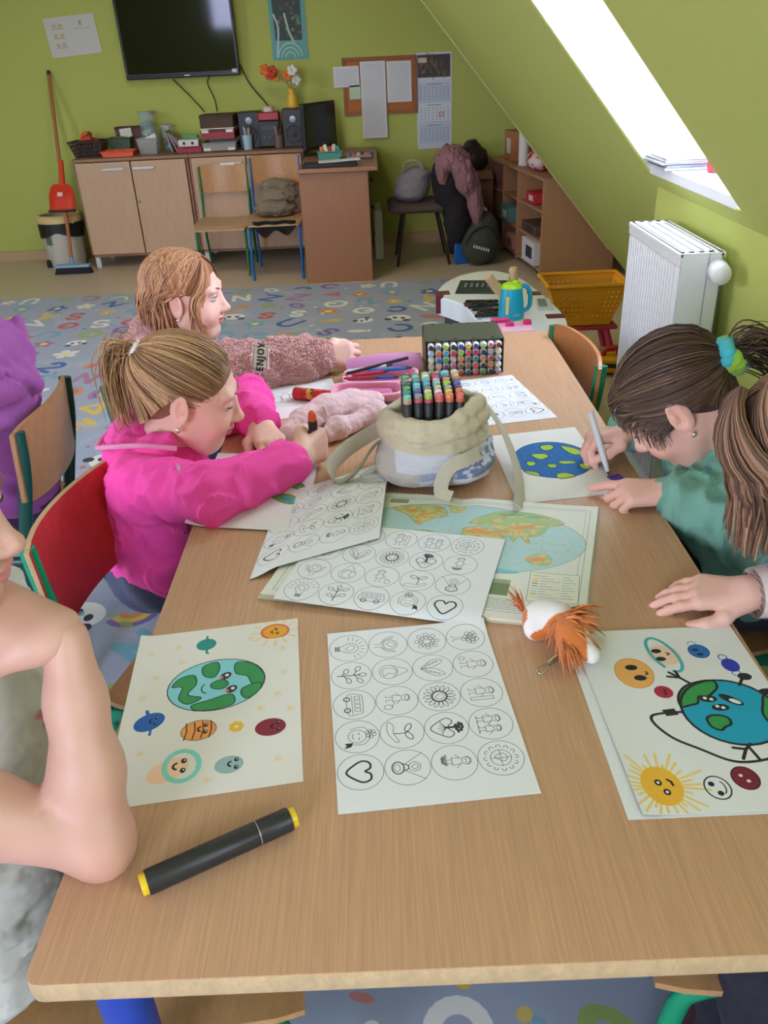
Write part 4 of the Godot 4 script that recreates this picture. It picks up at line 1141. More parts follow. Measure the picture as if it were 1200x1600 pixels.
func loose_things() -> void:
	var t := thing("marker_pen", "large black marker pen with yellow ends lying alone on the near table end", "marker", V3(-0.175, T, -0.535))
	marker(t, V3(-0.247, T + 0.0125, -0.499), V3(-0.108, T + 0.0125, -0.571), 0.0122, rgb(40, 40, 42), rgb(232, 196, 38))
	t = thing("marker_pen", "black marker pen with orange bullet end held upright in the pink-sleeved girl's fist", "marker", V3(-0.142, T, -1.40))
	marker(t, V3(-0.134, T + 0.003, -1.418), V3(-0.133, T + 0.100, -1.402), 0.0088, rgb(46, 44, 46), rgb(226, 92, 48), true)
	t = thing("marker_pen", "slim silver-white pen in the writing hand of the girl in green", "pen", V3(0.40, T, -1.33))
	var a := V3(0.397, T + 0.0015, -1.305)
	var b := V3(0.372, T + 0.098, -1.37)
	var m := MB.new()
	var d := (b - a).normalized()
	m.tube(PackedVector3Array([a, a + d * 0.008]), [0.0008, 0.003], 12)
	obj("tip", m, mat(rgb(60, 50, 110), 0.5), t, true)
	m = MB.new()
	m.tube(PackedVector3Array([a + d * 0.007, a + d * 0.02, a + d * 0.03, b]), [0.0035, 0.0045, 0.0058, 0.0056], 16)
	obj("barrel", m, mat(rgb(214, 214, 218), 0.3), t, true)
	# felt star patch being coloured at the corner of the sheet
	var cv := Cv.new(96, 64, rgb(84, 58, 176))
	for i in 70: cv.disc(V2(rng.randf(), rng.randf()), V2(0.03, 0.035), [rgb(196, 66, 172), rgb(70, 60, 190), rgb(150, 60, 190)][i % 3], 0.8)
	m = MB.new()
	var X := Transform3D(yaw(0.35), V3(0.41, T + 0.0022, -1.285))
	m.box(Vector3.ZERO, V3(0.026, 0.0008, 0.040))
	for i in m.V.size():
		m.U[i] = V2(m.V[i].z / 0.04 + 0.5, m.V[i].x / 0.026 + 0.5)
		m.V[i] = X * m.V[i]
	solo("coloured_patch", m, print_mat(cv.tex()), "small purple and magenta coloured card strip under the tip of the silver pen", "card")
	# red glue stick
	t = thing("glue_stick", "red glue stick with a dark cap lying beside the pink pencil case", "glue stick", V3(-0.157, T, -1.735))
	a = V3(-0.202, T + 0.0145, -1.755)
	b = V3(-0.112, T + 0.0145, -1.722)
	var fr := look(b - a, Vector3.UP)
	X = Transform3D(Basis(fr.x, fr.z, -fr.y), a)
	m = MB.new()
	m.lathe([V2(0, 0.0), V2(0.012, 0.0), V2(0.0142, 0.002), V2(0.0142, 0.074), V2(0.0, 0.074)], 24, X)
	obj("barrel", m, mat(rgb(206, 30, 36), 0.35), t, true)
	m = MB.new()
	m.lathe([V2(0, 0.0745), V2(0.0135, 0.0745), V2(0.0138, 0.094), V2(0.012, 0.096), V2(0, 0.096)], 24, X)
	obj("cap", m, mat(rgb(196, 26, 34), 0.3), t, true)
	m = MB.new()   # printed band
	m.lathe([V2(0.0143, 0.018), V2(0.0144, 0.0182), V2(0.0144, 0.05), V2(0.0143, 0.0502)], 24, X)
	cv = Cv.new(128, 64, rgb(190, 30, 36))
	for i in 26: cv.disc(V2(rng.randf(), rng.randf_range(0.2, 0.8)), V2(0.05, 0.09), [rgb(40, 26, 30), rgb(214, 190, 60), rgb(90, 30, 34)][i % 3], 0.8, i)
	obj("printed_band", m, print_mat(cv.tex(), 0.4), t, true)
	toy_horse()
	plush()

func fur(root: Node3D, called: String, spots: Array, c: Color, n: int, r: float, sd: int) -> void:
	# locks of plush hair: spots of [from, direction, length, spread]
	var rg := RandomNumberGenerator.new()
	rg.seed = sd
	var m := MB.new()
	for s in spots:
		for i in n:
			var j := V3(rg.randf_range(-1, 1), rg.randf_range(-1, 1), rg.randf_range(-1, 1))
			var a: Vector3 = s[0] + j * s[3] * 0.6
			var dd: Vector3 = (s[1] as Vector3).normalized() + j * 0.35
			var l: float = s[2] * rg.randf_range(0.6, 1.1)
			m.col = c.srgb_to_linear() * rg.randf_range(0.75, 1.2)
			m.tube(PackedVector3Array([a, a + dd * l * 0.5 + V3(0, l * 0.12, 0), a + dd * l + V3(0, -l * 0.05, 0)]), [r, r * 0.8, r * 0.1], 4, false)
	var o := obj(called, m, vcol(0.8, "fur", 0.4), root, true)
	o.set_meta("kind", "stuff")

func toy_horse() -> void:
	var t := thing("plush_horse_keyring", "small white and ginger plush horse keyring with a metal clip beside the atlas corner", "toy", V3(0.205, T, -0.84))
	var y := T
	var s := SDF.new()
	s.el(V3(0.196, y + 0.022, -0.873), V3(0.030, 0.022, 0.022), yaw(0.6))
	s.el(V3(0.215, y + 0.026, -0.858), V3(0.022, 0.022, 0.021))
	s.el(V3(0.185, y + 0.012, -0.85), V3(0.014, 0.010, 0.010))
	s.el(V3(0.212, y + 0.012, -0.885), V3(0.016, 0.010, 0.010))
	s.cap(V3(0.215, y + 0.03, -0.85), V3(0.222, y + 0.032, -0.825), 0.016, 0.017)
	s.el(V3(0.224, y + 0.026, -0.812), V3(0.019, 0.019, 0.022), yaw(-0.5))
	s.cap(V3(0.226, y + 0.024, -0.81), V3(0.243, y + 0.017, -0.795), 0.014, 0.011)
	for e in [V3(0.208, y + 0.044, -0.822), V3(0.23, y + 0.046, -0.832)]: s.cap(e - V3(0, 0.012, 0), e, 0.006, 0.003, 0.006)
	var m := MB.new()
	var w := lin(232, 228, 222)
	var g := lin(206, 116, 52)
	s.build(m, 0.0028, Transform3D(), func(p): return g if p.z > -0.842 and p.x < 0.236 or p.distance_to(V3(0.176, y + 0.022, -0.868)) < 0.014 else w)
	obj("body", m, vcol(0.95, "plush", 0.6), t, true)
	fur(t, "mane", [[V3(0.222, y + 0.044, -0.835), V3(0.8, 0.1, 0.3), 0.026, 0.012], [V3(0.222, y + 0.04, -0.815), V3(0.9, -0.5, 0.6), 0.026, 0.013], [V3(0.212, y + 0.03, -0.80), V3(0.3, -0.6, 0.7), 0.024, 0.012], [V3(0.232, y + 0.038, -0.85), V3(0.8, -0.4, 0.1), 0.026, 0.012], [V3(0.210, y + 0.036, -0.83), V3(-0.2, -0.6, 0.6), 0.022, 0.012]], rgb(206, 120, 58), 46, 0.0024, 4)
	fur(t, "tail", [[V3(0.172, y + 0.024, -0.885), V3(-0.7, 0.9, -0.5), 0.03, 0.004]], rgb(206, 112, 48), 22, 0.0014, 5)
	m = MB.new()
	m.ell(V3(0.243, y + 0.026, -0.80), V3(0.003, 0.003, 0.003))
	obj("eye", m, mat(rgb(20, 18, 18), 0.15), t, true)
	m = MB.new()
	var mt := mat(rgb(190, 190, 192), 0.22, 1.0)
	m.tube(PackedVector3Array([V3(0.206, y + 0.012, -0.803), V3(0.190, y + 0.008, -0.792)]), [0.0042, 0.0036], 12)
	m.tube(spline([V3(0.190, y + 0.008, -0.792), V3(0.180, y + 0.009, -0.789), V3(0.174, y + 0.006, -0.783), V3(0.179, y + 0.004, -0.779), V3(0.188, y + 0.006, -0.785)], 5), 0.0014, 8)
	obj("metal_clip", m, mt, t, true)

func plush() -> void:
	var t := thing("plush_toy", "pale pink long-limbed plush toy lying between the pencil case and the tote bag", "toy", V3(-0.1, T, -1.6))
	var y := T
	var s := SDF.new()
	s.chain([V3(-0.192, y + 0.024, -1.505), V3(-0.165, y + 0.03, -1.545), V3(-0.12, y + 0.036, -1.59), V3(-0.07, y + 0.03, -1.64), V3(-0.02, y + 0.026, -1.655)], [0.022, 0.028, 0.032, 0.028, 0.022])
	s.chain([V3(-0.115, y + 0.02, -1.50), V3(-0.095, y + 0.024, -1.525), V3(-0.07, y + 0.02, -1.55), V3(-0.035, y + 0.022, -1.58)], [0.016, 0.022, 0.016, 0.020])
	s.chain([V3(-0.06, y + 0.02, -1.61), V3(-0.02, y + 0.02, -1.60), V3(0.0, y + 0.02, -1.58)], [0.024, 0.026, 0.022])
	var nz := FastNoiseLite.new()
	nz.seed = 2; nz.frequency = 60.0
	var m := MB.new()
	s.build(m, 0.003, Transform3D(), null, func(p): return 0.0025 * nz.get_noise_3dv(p))
	obj("body", m, soft(rgb(232, 196, 200), 1.2, 40.0, 0.8), t, true)
	m = MB.new()   # small sewn-in label
	m.box(V3(-0.118, y + 0.050, -1.553), V3(0.002, 0.024, 0.010), Basis(V3(0, 0, 1), 0.2))
	obj("label", m, mat(rgb(206, 200, 204), 0.7), t, true)

const ORD := ["first", "second", "third", "fourth", "fifth", "sixth", "seventh", "eighth", "ninth", "tenth"]
const HUES := {"black": [34, 34, 38], "grey": [128, 130, 134], "lime": [158, 206, 60], "dark green": [34, 76, 70], "blue": [60, 84, 180], "yellow": [240, 200, 50], "violet": [78, 60, 160], "pale green": [170, 210, 130], "pink": [236, 104, 150], "crimson": [150, 34, 60], "light blue": [150, 204, 230], "orange red": [232, 92, 62], "sky blue": [84, 160, 214], "red": [212, 44, 66], "rose": [228, 74, 102], "magenta": [214, 42, 150], "navy": [44, 56, 84], "lilac": [176, 168, 200], "cream": [236, 226, 180], "royal blue": [40, 110, 196], "green": [70, 176, 96], "pale pink": [230, 178, 200], "orange": [240, 134, 70], "brown": [140, 98, 90], "teal": [40, 140, 150], "rust": [172, 84, 62], "peach": [238, 172, 140], "purple": [110, 70, 140], "mauve": [186, 90, 140], "white": [236, 236, 232], "mint": [120, 206, 170], "olive": [120, 130, 70], "coral": [240, 100, 90], "turquoise": [60, 180, 190], "beige": [206, 190, 168]}
func hue(n: String) -> Color: return rgb(HUES[n][0], HUES[n][1], HUES[n][2])

func markers() -> void:
	# the black box on its side with fifty white markers
	var t := thing("marker_box", "black plastic marker box on its side at the far table end, full of markers", "box", V3(0.196, T, -1.94))
	var bk := mat(rgb(44, 46, 40), 0.5)
	var m := MB.new()
	for b in [[V3(0.196, 0.7045, -1.937), V3(0.186, 0.003, 0.136)], [V3(0.196, 0.6225, -1.937), V3(0.186, 0.003, 0.136)], [V3(0.1045, 0.6635, -1.937), V3(0.003, 0.085, 0.136)], [V3(0.2875, 0.6635, -1.937), V3(0.003, 0.085, 0.136)], [V3(0.196, 0.6635, -2.003), V3(0.186, 0.085, 0.003)]]: m.box(b[0], b[1], Basis(), 0.001)
	obj("case", m, mat(rgb(66, 70, 52), 0.45), t, true)
	m = MB.new()
	m.box(V3(0.196, 0.6635, -1.906), V3(0.179, 0.079, 0.004), Basis(), 0.001)
	obj("holder_grid", m, bk, t, true)
	for k in 4:
		for z in [-1.878, -1.996]:
			m = MB.new()
			m.box(V3(0.13 + 0.044 * k, 0.7065, z), V3(0.008, 0.002, 0.004), Basis(), 0.0005)
			obj("clip_lug", m, bk, t, true)
	var rows := [["black", "grey", "lime", "dark green", "blue", "yellow", "violet", "pale green", "pink", "crimson"], ["light blue", "orange red", "sky blue", "red", "lime", "rose", "magenta", "navy", "lilac", "cream"], ["cream", "royal blue", "green", "pale pink", "orange", "brown", "teal", "orange", "rust", "lilac"], ["beige", "peach", "purple", "mauve", "brown", "brown", "rose", "navy", "orange", "white"], ["mint", "sky blue", "yellow", "teal", "orange red", "blue", "pink", "green", "violet", "lilac"]]
	var base := MB.new()
	var X := Transform3D(Basis(V3(1, 0, 0), V3(0, -0.03, 0.9995), V3(0, -0.9995, -0.03)), Vector3.ZERO)
	base.lathe([V2(0, -0.045), V2(0.0076, -0.045), V2(0.0079, 0.0), V2(0.0079, 0.017), V2(0.0070, 0.0215), V2(0.0056, 0.0228)], 16, X)
	var wm := mat(rgb(232, 232, 228), 0.4)
	var rg := MB.new()
	rg.lathe([V2(0.0058, 0.0222), V2(0.0057, 0.0252), V2(0.0048, 0.0262), V2(0, 0.0264)], 16, X)
	var bmesh := base.mesh(wm)
	for r in 5:
		for k in 10:
			var n: String = rows[r][k]
			var o := thing("white_marker", "white marker with %s end, %s from left, %s row of the box" % [n, ORD[k], ["top", "second", "middle", "fourth", "bottom"][r]], "marker", V3(0.1165 + 0.01765 * k, 0.6930 - 0.01615 * r, -1.882), 0.0, "white markers in the black box")
			var a := MeshInstance3D.new()
			a.mesh = bmesh; a.name = "barrel"
			o.add_child(a, true)
			obj("coloured_end", rg, mat(hue(n), 0.4), o)
	# the stand of black markers in the bag
	t = thing("marker_stand", "black plastic stand sunk in the tote bag, holding black markers upright", "stand", V3(0.085, 0.63, -1.363))
	m = MB.new()
	m.box(V3(0.085, 0.675, -1.363), V3(0.112, 0.09, 0.132), Basis(), 0.003)
	obj("holder", m, bk, t, true)
	var cols := ["mint", "grey", "lime", "rose", "orange", "coral", "teal", "violet", "cream", "white", "yellow", "orange red", "green", "turquoise", "olive", "beige", "lilac", "navy", "dark green", "light blue", "sky blue", "mint", "lime", "blue", "grey", "teal", "turquoise", "pale pink", "orange", "brown", "green", "mint", "white", "magenta", "teal", "peach", "purple", "grey", "pale green", "rust", "light blue", "cream"]
	var bar := MB.new()
	bar.lathe([V2(0, 0), V2(0.0082, 0), V2(0.0085, 0.002), V2(0.0085, 0.056), V2(0.0070, 0.0575)], 12)
	var barm := bar.mesh(mat(rgb(40, 40, 44), 0.45))
	var lo := MB.new()
	lo.lathe([V2(0.0074, 0.057), V2(0.0074, 0.0625), V2(0.0066, 0.0635)], 12)
	var hi := MB.new()
	hi.lathe([V2(0.0062, 0.063), V2(0.0066, 0.064), V2(0.0064, 0.0695), V2(0.0050, 0.071), V2(0, 0.0713)], 12)
	for r in 7:
		for k in 6:
			var n: String = cols[(r * 6 + k) % cols.size()]
			var o := thing("black_marker", "black marker with %s cap, %s from left in the bag's %s row" % [n, ORD[k], "front" if r == 0 else ORD[r]], "marker", V3(0.0405 + 0.0180 * k + rng.randf_range(-0.0005, 0.0005), 0.7205 + rng.randf_range(-0.001, 0.002), -1.3085 - 0.0182 * r), 0.0, "black markers in the bag's stand")
			var a := MeshInstance3D.new()
			a.mesh = barm; a.name = "barrel"
			o.add_child(a, true)
			var c := hue(n)
			if r == 0: c = hue(["peach", "rose", "rose", "coral", "coral", "orange red"][k])
			obj("collar", lo, mat(c.lerp(rgb(120, 110, 110), 0.25), 0.45), o)
			obj("cap_end", hi, mat(hue(n).lerp(rgb(235, 235, 230), 0.2), 0.4), o)

func ribbon(t: Node3D, called: String, P: Array, w: float, hint: Vector3, ma: Material, th := 0.10) -> void:
	var m := MB.new()
	m.tube(spline(P, 8), w / 2, 10, true, th, hint)
	obj(called, m, ma, t, true)

func bag_and_case() -> void:
	var t := thing("tote_bag", "slouched cream canvas tote bag with pale blue patchwork and long straps, holding the marker stand", "bag", V3(0.088, T, -1.375))
	var y := T
	var s := SDF.new()
	s.el(V3(0.088, y + 0.055, -1.372), V3(0.098, 0.054, 0.108), Basis(), 0.03)
	s.el(V3(0.05, y + 0.035, -1.33), V3(0.07, 0.034, 0.070), Basis(), 0.02)
	s.el(V3(0.125, y + 0.035, -1.335), V3(0.068, 0.034, 0.072), Basis(), 0.02)
	s.el(V3(0.15, y + 0.05, -1.38), V3(0.042, 0.04, 0.07), Basis(), 0.015)
	for f in [[0.086, 0.082, 0.017, 0.0, 0.0], [0.092, 0.102, 0.0135, 0.010, 0.004], [0.088, 0.118, 0.011, 0.014, 0.007]]:   # rolled folds round the mouth
		var prev := Vector3.ZERO
		for i in 25:
			var a := TAU * i / 24.0
			var p := V3(0.087 + (f[0] - 0.006) * cos(a), y + f[1] + f[3] * cos(a - 0.6) + f[4] * sin(a * 3.0), -1.372 + f[0] * 0.98 * sin(a))
			if i > 0: s.cap(prev, p, f[2], f[2], 0.006)
			prev = p
	s.cut(V3(0.087, y + 0.135, -1.363), V3(0.066, 0.070, 0.076), Basis(), 0.01)
	var nz := FastNoiseLite.new()
	nz.seed = 6; nz.frequency = 11.0
	var cream := lin(206, 194, 166)
	var pale := lin(206, 208, 218)
	var blue := lin(112, 130, 166)
	var grey := lin(188, 182, 176)
	var paint := func(p: Vector3) -> Color:
		var h := p.y - y
		if p.z > -1.35 and h < 0.075:
			if p.x < 0.015: return grey
			if h > 0.045: return pale if p.x < 0.10 else (blue if nz.get_noise_3dv(p * 3.0) > -0.05 else pale)
			if p.x > 0.12: return blue if h > 0.03 and nz.get_noise_3dv(p * 2.0) > -0.2 else pale
			if p.x > 0.055: return pale if h < 0.03 else blue.lerp(pale, 0.4)
			return grey
		return cream
	var m := MB.new()
	s.build(m, 0.0034, Transform3D(), paint, func(p): return 0.0035 * (1.0 - absf(nz.get_noise_3d(p.x, p.y * 2.6, p.z)) * 2.2))
	var cm := vcol(0.92, "bag", 0.2)
	cm.normal_enabled = true; cm.normal_texture = weave; cm.normal_scale = 0.35; cm.uv1_triplanar = true; cm.uv1_scale = Vector3.ONE * 14.0
	obj("body", m, cm, t, true)
	var st := soft(rgb(196, 188, 168), 0.4, 14.0, 0.2)
	ribbon(t, "strap", [V3(0.012, y + 0.075, -1.42), V3(-0.03, y + 0.05, -1.425), V3(-0.075, y + 0.035, -1.392), V3(-0.102, y + 0.026, -1.335), V3(-0.088, y + 0.018, -1.293), V3(-0.055, y + 0.028, -1.315), V3(-0.02, y + 0.062, -1.35), V3(0.012, y + 0.085, -1.345)], 0.032, V3(0.4, 0.3, 1), st)
	ribbon(t, "strap", [V3(0.165, y + 0.11, -1.44), V3(0.195, y + 0.085, -1.455), V3(0.224, y + 0.045, -1.41), V3(0.234, y + 0.017, -1.32), V3(0.226, y + 0.013, -1.24), V3(0.216, y + 0.012, -1.185)], 0.026, V3(0.8, 1, 0.3), st)
	ribbon(t, "strap", [V3(0.16, y + 0.072, -1.275), V3(0.135, y + 0.070, -1.256), V3(0.109, y + 0.062, -1.248), V3(0.094, y + 0.038, -1.245), V3(0.092, y + 0.016, -1.238), V3(0.108, y + 0.012, -1.228)], 0.026, V3(0.2, 0.4, 1), st)
	# pencil case
	t = thing("pencil_case", "open pink zip pencil case with pens showing, beside the fleece sleeve", "pencil case", V3(-0.02, T, -1.76))
	var pink := soft(rgb(232, 150, 178), 0.4, 20.0, 0.4)
	for h in [[V3(-0.035, y, -1.715), V3(0.155, 0.034, 0.078), -0.06], [V3(-0.005, y, -1.815), V3(0.17, 0.028, 0.095), -0.04]]:
		var c: Vector3 = h[0]
		var z: Vector3 = h[1]
		var B := yaw(h[2])
		m = MB.new()
		var prof := [[1.0, 0.0], [1.0, 0.85], [0.985, 1.0], [0.94, 1.0], [0.92, 0.85], [0.92, 0.3], [0.0, 0.28]]
		m.grid(48, 6, func(u, v):
			var a: float = u * TAU
			var q = prof[int(round(v * 6))]
			var sx := pow(absf(cos(a)), 0.45) * signf(cos(a))
			var sz := pow(absf(sin(a)), 0.45) * signf(sin(a))
			var off: float = (1.0 - q[0]) * 0.08
			return c + B * V3(sx * maxf(0.0, z.x / 2 * (q[0] if q[0] == 0.0 else 1.0) - off * (1.0 if q[0] > 0 else 0.0)), z.y * q[1], sz * maxf(0.0, z.z / 2 * (q[0] if q[0] == 0.0 else 1.0) - off * (1.0 if q[0] > 0 else 0.0))))
		obj("shell", m, pink, t, true)
		for e in [[0.30, rgb(92, 92, 112), 0.006], [0.93, rgb(236, 178, 196), 0.0035]]:
			m = MB.new()
			var P := PackedVector3Array()
			for i in 49:
				var a := TAU * i / 48.0
				P.append(c + B * V3(pow(absf(cos(a)), 0.45) * signf(cos(a)) * z.x / 2 * 1.005, z.y * e[0], pow(absf(sin(a)), 0.45) * signf(sin(a)) * z.z / 2 * 1.005))
			m.tube(P, e[2], 6, false)
			obj("zip" if e[0] < 0.5 else "piping", m, mat(e[1], 0.7), t, true)
	m = MB.new()
	m.box(V3(-0.025, y + 0.021, -1.712), V3(0.09, 0.018, 0.03), yaw(-0.06), 0.006)
	obj("inner_pocket", m, mat(rgb(204, 104, 160), 0.6), t, true)
	m = MB.new()
	m.grid(16, 6, func(u, v): return V3(lerpf(-0.085, 0.095, u), y + 0.018 + 0.028 * sin(v * PI * 0.55) + 0.006 * sin(u * PI), lerpf(-1.85, -1.885, v) - 0.02 * u))
	obj("mesh_flap", m, mat(rgb(196, 128, 176), 0.5), t, true)
	var pens := [["blue", -0.01, -1.80, 0.09, 0.25], ["red", -0.03, -1.825, 0.08, -0.1], ["crimson", -0.05, -1.79, 0.08, 0.15], ["royal blue", 0.015, -1.835, 0.1, 0.05], ["white", -0.03, -1.845, 0.1, -0.15]]
	for i in pens.size():
		var p = pens[i]
		var c := V3(p[1], y + 0.026 + 0.002 * i, p[2])
		var d: Vector3 = V3(cos(p[4]), 0.06, sin(p[4])) * p[3] * 0.5
		var o := thing("pen", "%s pen lying in the open pink pencil case" % p[0], "pen", c, 0, "pens in the pencil case")
		m = MB.new()
		m.tube(PackedVector3Array([c - d, c + d * 0.8]), 0.0042, 12)
		obj("barrel", m, mat(hue(p[0]), 0.35), o, true)
		m = MB.new()
		m.tube(PackedVector3Array([c + d * 0.8, c + d * 1.0, c + d * 1.12]), [0.0038, 0.0034, 0.0008], 12)
		obj("tip", m, mat(rgb(60, 60, 66), 0.4), o, true)
	t = thing("pencil", "thick black pencil lying across the back edge of the pink pencil case", "pencil", V3(0.0, y + 0.04, -1.85))
	m = MB.new()
	m.tube(PackedVector3Array([V3(-0.085, y + 0.031, -1.822), V3(0.062, y + 0.046, -1.872)]), 0.0042, 6)
	obj("shaft", m, mat(rgb(40, 36, 34), 0.4), t, true)
	m = MB.new()
	m.tube(PackedVector3Array([V3(-0.085, y + 0.031, -1.822), V3(-0.099, y + 0.030, -1.817)]), [0.004, 0.0008], 6)
	obj("sharpened_tip", m, mat(rgb(206, 160, 110), 0.6), t, true)

func part(t: Node3D, called: String, ma: Material, f: Callable, world := true) -> MeshInstance3D:
	var m := MB.new()
	f.call(m)
	return obj(called, m, ma, t, world)
func boxes(t: Node3D, called: String, ma: Material, B: Array, bv := 0.002) -> MeshInstance3D:   # one part out of boxes [centre, size]
	var m := MB.new()
	for b in B: m.box(b[0], b[1], b[2] if b.size() > 2 else Basis(), bv)
	return obj(called, m, ma, t, true)

func cabinets_and_wall() -> void:
	var side := wood(rgb(164, 122, 92), 0, 0.5)
	var door := wood(rgb(214, 178, 146), 1, 0.45)
	var zf := -6.19
	for k in 2:
		var x0 := -2.09 + 0.808 * k
		var x1 := x0 + 0.803
		var xm := (x0 + x1) / 2
		var t := thing("cabinet", "low two-door beech cabinet %s" % ["next to the broom, with a lock on its right door", "behind the two school chairs, beside the desk"][k], "cabinet", V3(xm, 0, -6.4))
		boxes(t, "body", side, [[V3(x0 + 0.009, 0.40, -6.40), V3(0.018, 0.65, 0.40)], [V3(x1 - 0.009, 0.40, -6.40), V3(0.018, 0.65, 0.40)], [V3(xm, 0.088, -6.40), V3(0.80, 0.022, 0.40)], [V3(xm, 0.40, -6.60), V3(0.78, 0.64, 0.01)]])
		boxes(t, "top_board", side, [[V3(xm, 0.733, -6.395), V3(0.806, 0.02, 0.425)]])
		for s in [-1, 1]:
			for z in [-6.23, -6.56]: boxes(t, "leg", mat(rgb(226, 226, 222), 0.4), [[V3(xm + s * 0.37, 0.04, z), V3(0.035, 0.08, 0.03)]])
			var d := boxes(t, "door", door, [[V3(xm + s * 0.193, 0.409, zf + 0.002), V3(0.378, 0.618, 0.018)]])
			var hm := mat(rgb(214, 214, 212), 0.3, 0.3)
			var hx: float = xm + s * 0.106 + (-0.014 if k == 0 else 0.0)
			boxes(d, "handle", hm, [[V3(hx, 0.674, zf + 0.030), V3(0.150, 0.016, 0.008)], [V3(hx - 0.06, 0.674, zf + 0.018), V3(0.010, 0.012, 0.02)], [V3(hx + 0.06, 0.674, zf + 0.018), V3(0.010, 0.012, 0.02)]])
			if k == 0 and s == 1:
				part(d, "lock", mat(rgb(150, 140, 120), 0.3, 0.8), func(m): m.cyl(V3(xm + 0.022, 0.452, zf + 0.01), V3(xm + 0.022, 0.452, zf + 0.017), 0.011))
	# the desk
	var dk := wood(rgb(176, 124, 92), 1, 0.45)
	var t := thing("desk", "brown wooden teacher's desk standing end-on beside the cabinets", "desk", V3(-0.24, 0, -6.0))
	boxes(t, "end_panel", dk, [[V3(-0.248, 0.335, -5.44), V3(0.43, 0.67, 0.02)]])
	boxes(t, "desktop", wood(rgb(176, 128, 98), 2, 0.4), [[V3(-0.22, 0.684, -6.0), V3(0.50, 0.028, 1.19)]], 0.006)
	boxes(t, "back_panel", dk, [[V3(-0.44, 0.40, -6.03), V3(0.018, 0.54, 1.1)]])
	boxes(t, "end_panel", dk, [[V3(-0.248, 0.335, -6.56), V3(0.43, 0.67, 0.02)]])
	boxes(t, "pedestal", dk, [[V3(-0.20, 0.40, -5.66), V3(0.30, 0.52, 0.42)]])
	for k in 3:
		var d := boxes(t, "drawer", dk, [[V3(-0.04, 0.585 - 0.165 * k, -5.66), V3(0.018, 0.155, 0.41)]])
		part(d, "knob", mat(rgb(60, 56, 54), 0.4), func(m): m.lathe([V2(0.004, 0), V2(0.006, 0.012), V2(0.012, 0.018), V2(0.012, 0.024), V2(0, 0.026)], 14, Transform3D(Basis(V3(0, 1, 0), V3(1, 0, 0), V3(0, 0, -1)), V3(-0.031, 0.595 - 0.165 * k, -5.60))))
	# chairs in front of the cabinets
	var c := make_chair("beech school chair with dark green legs standing against the cabinet doors", rgb(24, 122, 74), rgb(206, 154, 96), rgb(206, 154, 96), rgb(214, 178, 138), 0.66, 0.335)
	c.position = V3(-1.045, 0, -5.92); c.rotation.y = -PI / 2
	c = make_chair("beech school chair with blue legs holding folded grey clothes", rgb(30, 104, 186), rgb(200, 146, 88), rgb(200, 146, 88), rgb(206, 168, 124), 0.715, 0.375)
	c.position = V3(-0.665, 0, -5.77); c.rotation.y = -PI / 2
	var s := SDF.new()
	s.el(V3(-0.665, 0.425, -5.82), V3(0.145, 0.05, 0.13)); s.el(V3(-0.63, 0.50, -5.83), V3(0.12, 0.05, 0.11)); s.el(V3(-0.71, 0.48, -5.84), V3(0.09, 0.06, 0.1)); s.el(V3(-0.65, 0.56, -5.87), V3(0.11, 0.04, 0.07))
	var m := MB.new()
	var nz := FastNoiseLite.new()
	nz.seed = 21; nz.frequency = 8.0
	s.build(m, 0.008, Transform3D(), null, func(p): return 0.03 * absf(nz.get_noise_3d(p.x * 0.9, p.y * 2.2, p.z * 0.9)) - 0.004)
	solo("folded_clothes", m, soft(rgb(132, 122, 104), 0.5, 12.0), "crumpled heap of grey-brown clothes on the seat of the blue-legged chair", "clothes")
	m = MB.new()
	m.grid(12, 6, func(u, v): return V3(lerpf(-0.80, -0.52, u), 0.38 - v * (0.04 + 0.11 * sin(u * PI) * (0.6 + 0.4 * sin(u * 9.0))), -5.56 - 0.03 * sin(v * 2.0) + 0.012 * sin(u * 15.0)))
	m.grid(12, 6, func(u, v): return V3(lerpf(-0.80, -0.52, u), 0.38 - v * (0.04 + 0.11 * sin(u * PI) * (0.6 + 0.4 * sin(u * 9.0))), -5.572 - 0.03 * sin(v * 2.0) + 0.012 * sin(u * 15.0)))
	rim(m, 12, 6)
	solo("black_garment", m, soft(rgb(34, 30, 28), 0.5, 12.0), "black garment hanging over the front edge of the blue-legged chair's seat", "clothes")
	wall_things()

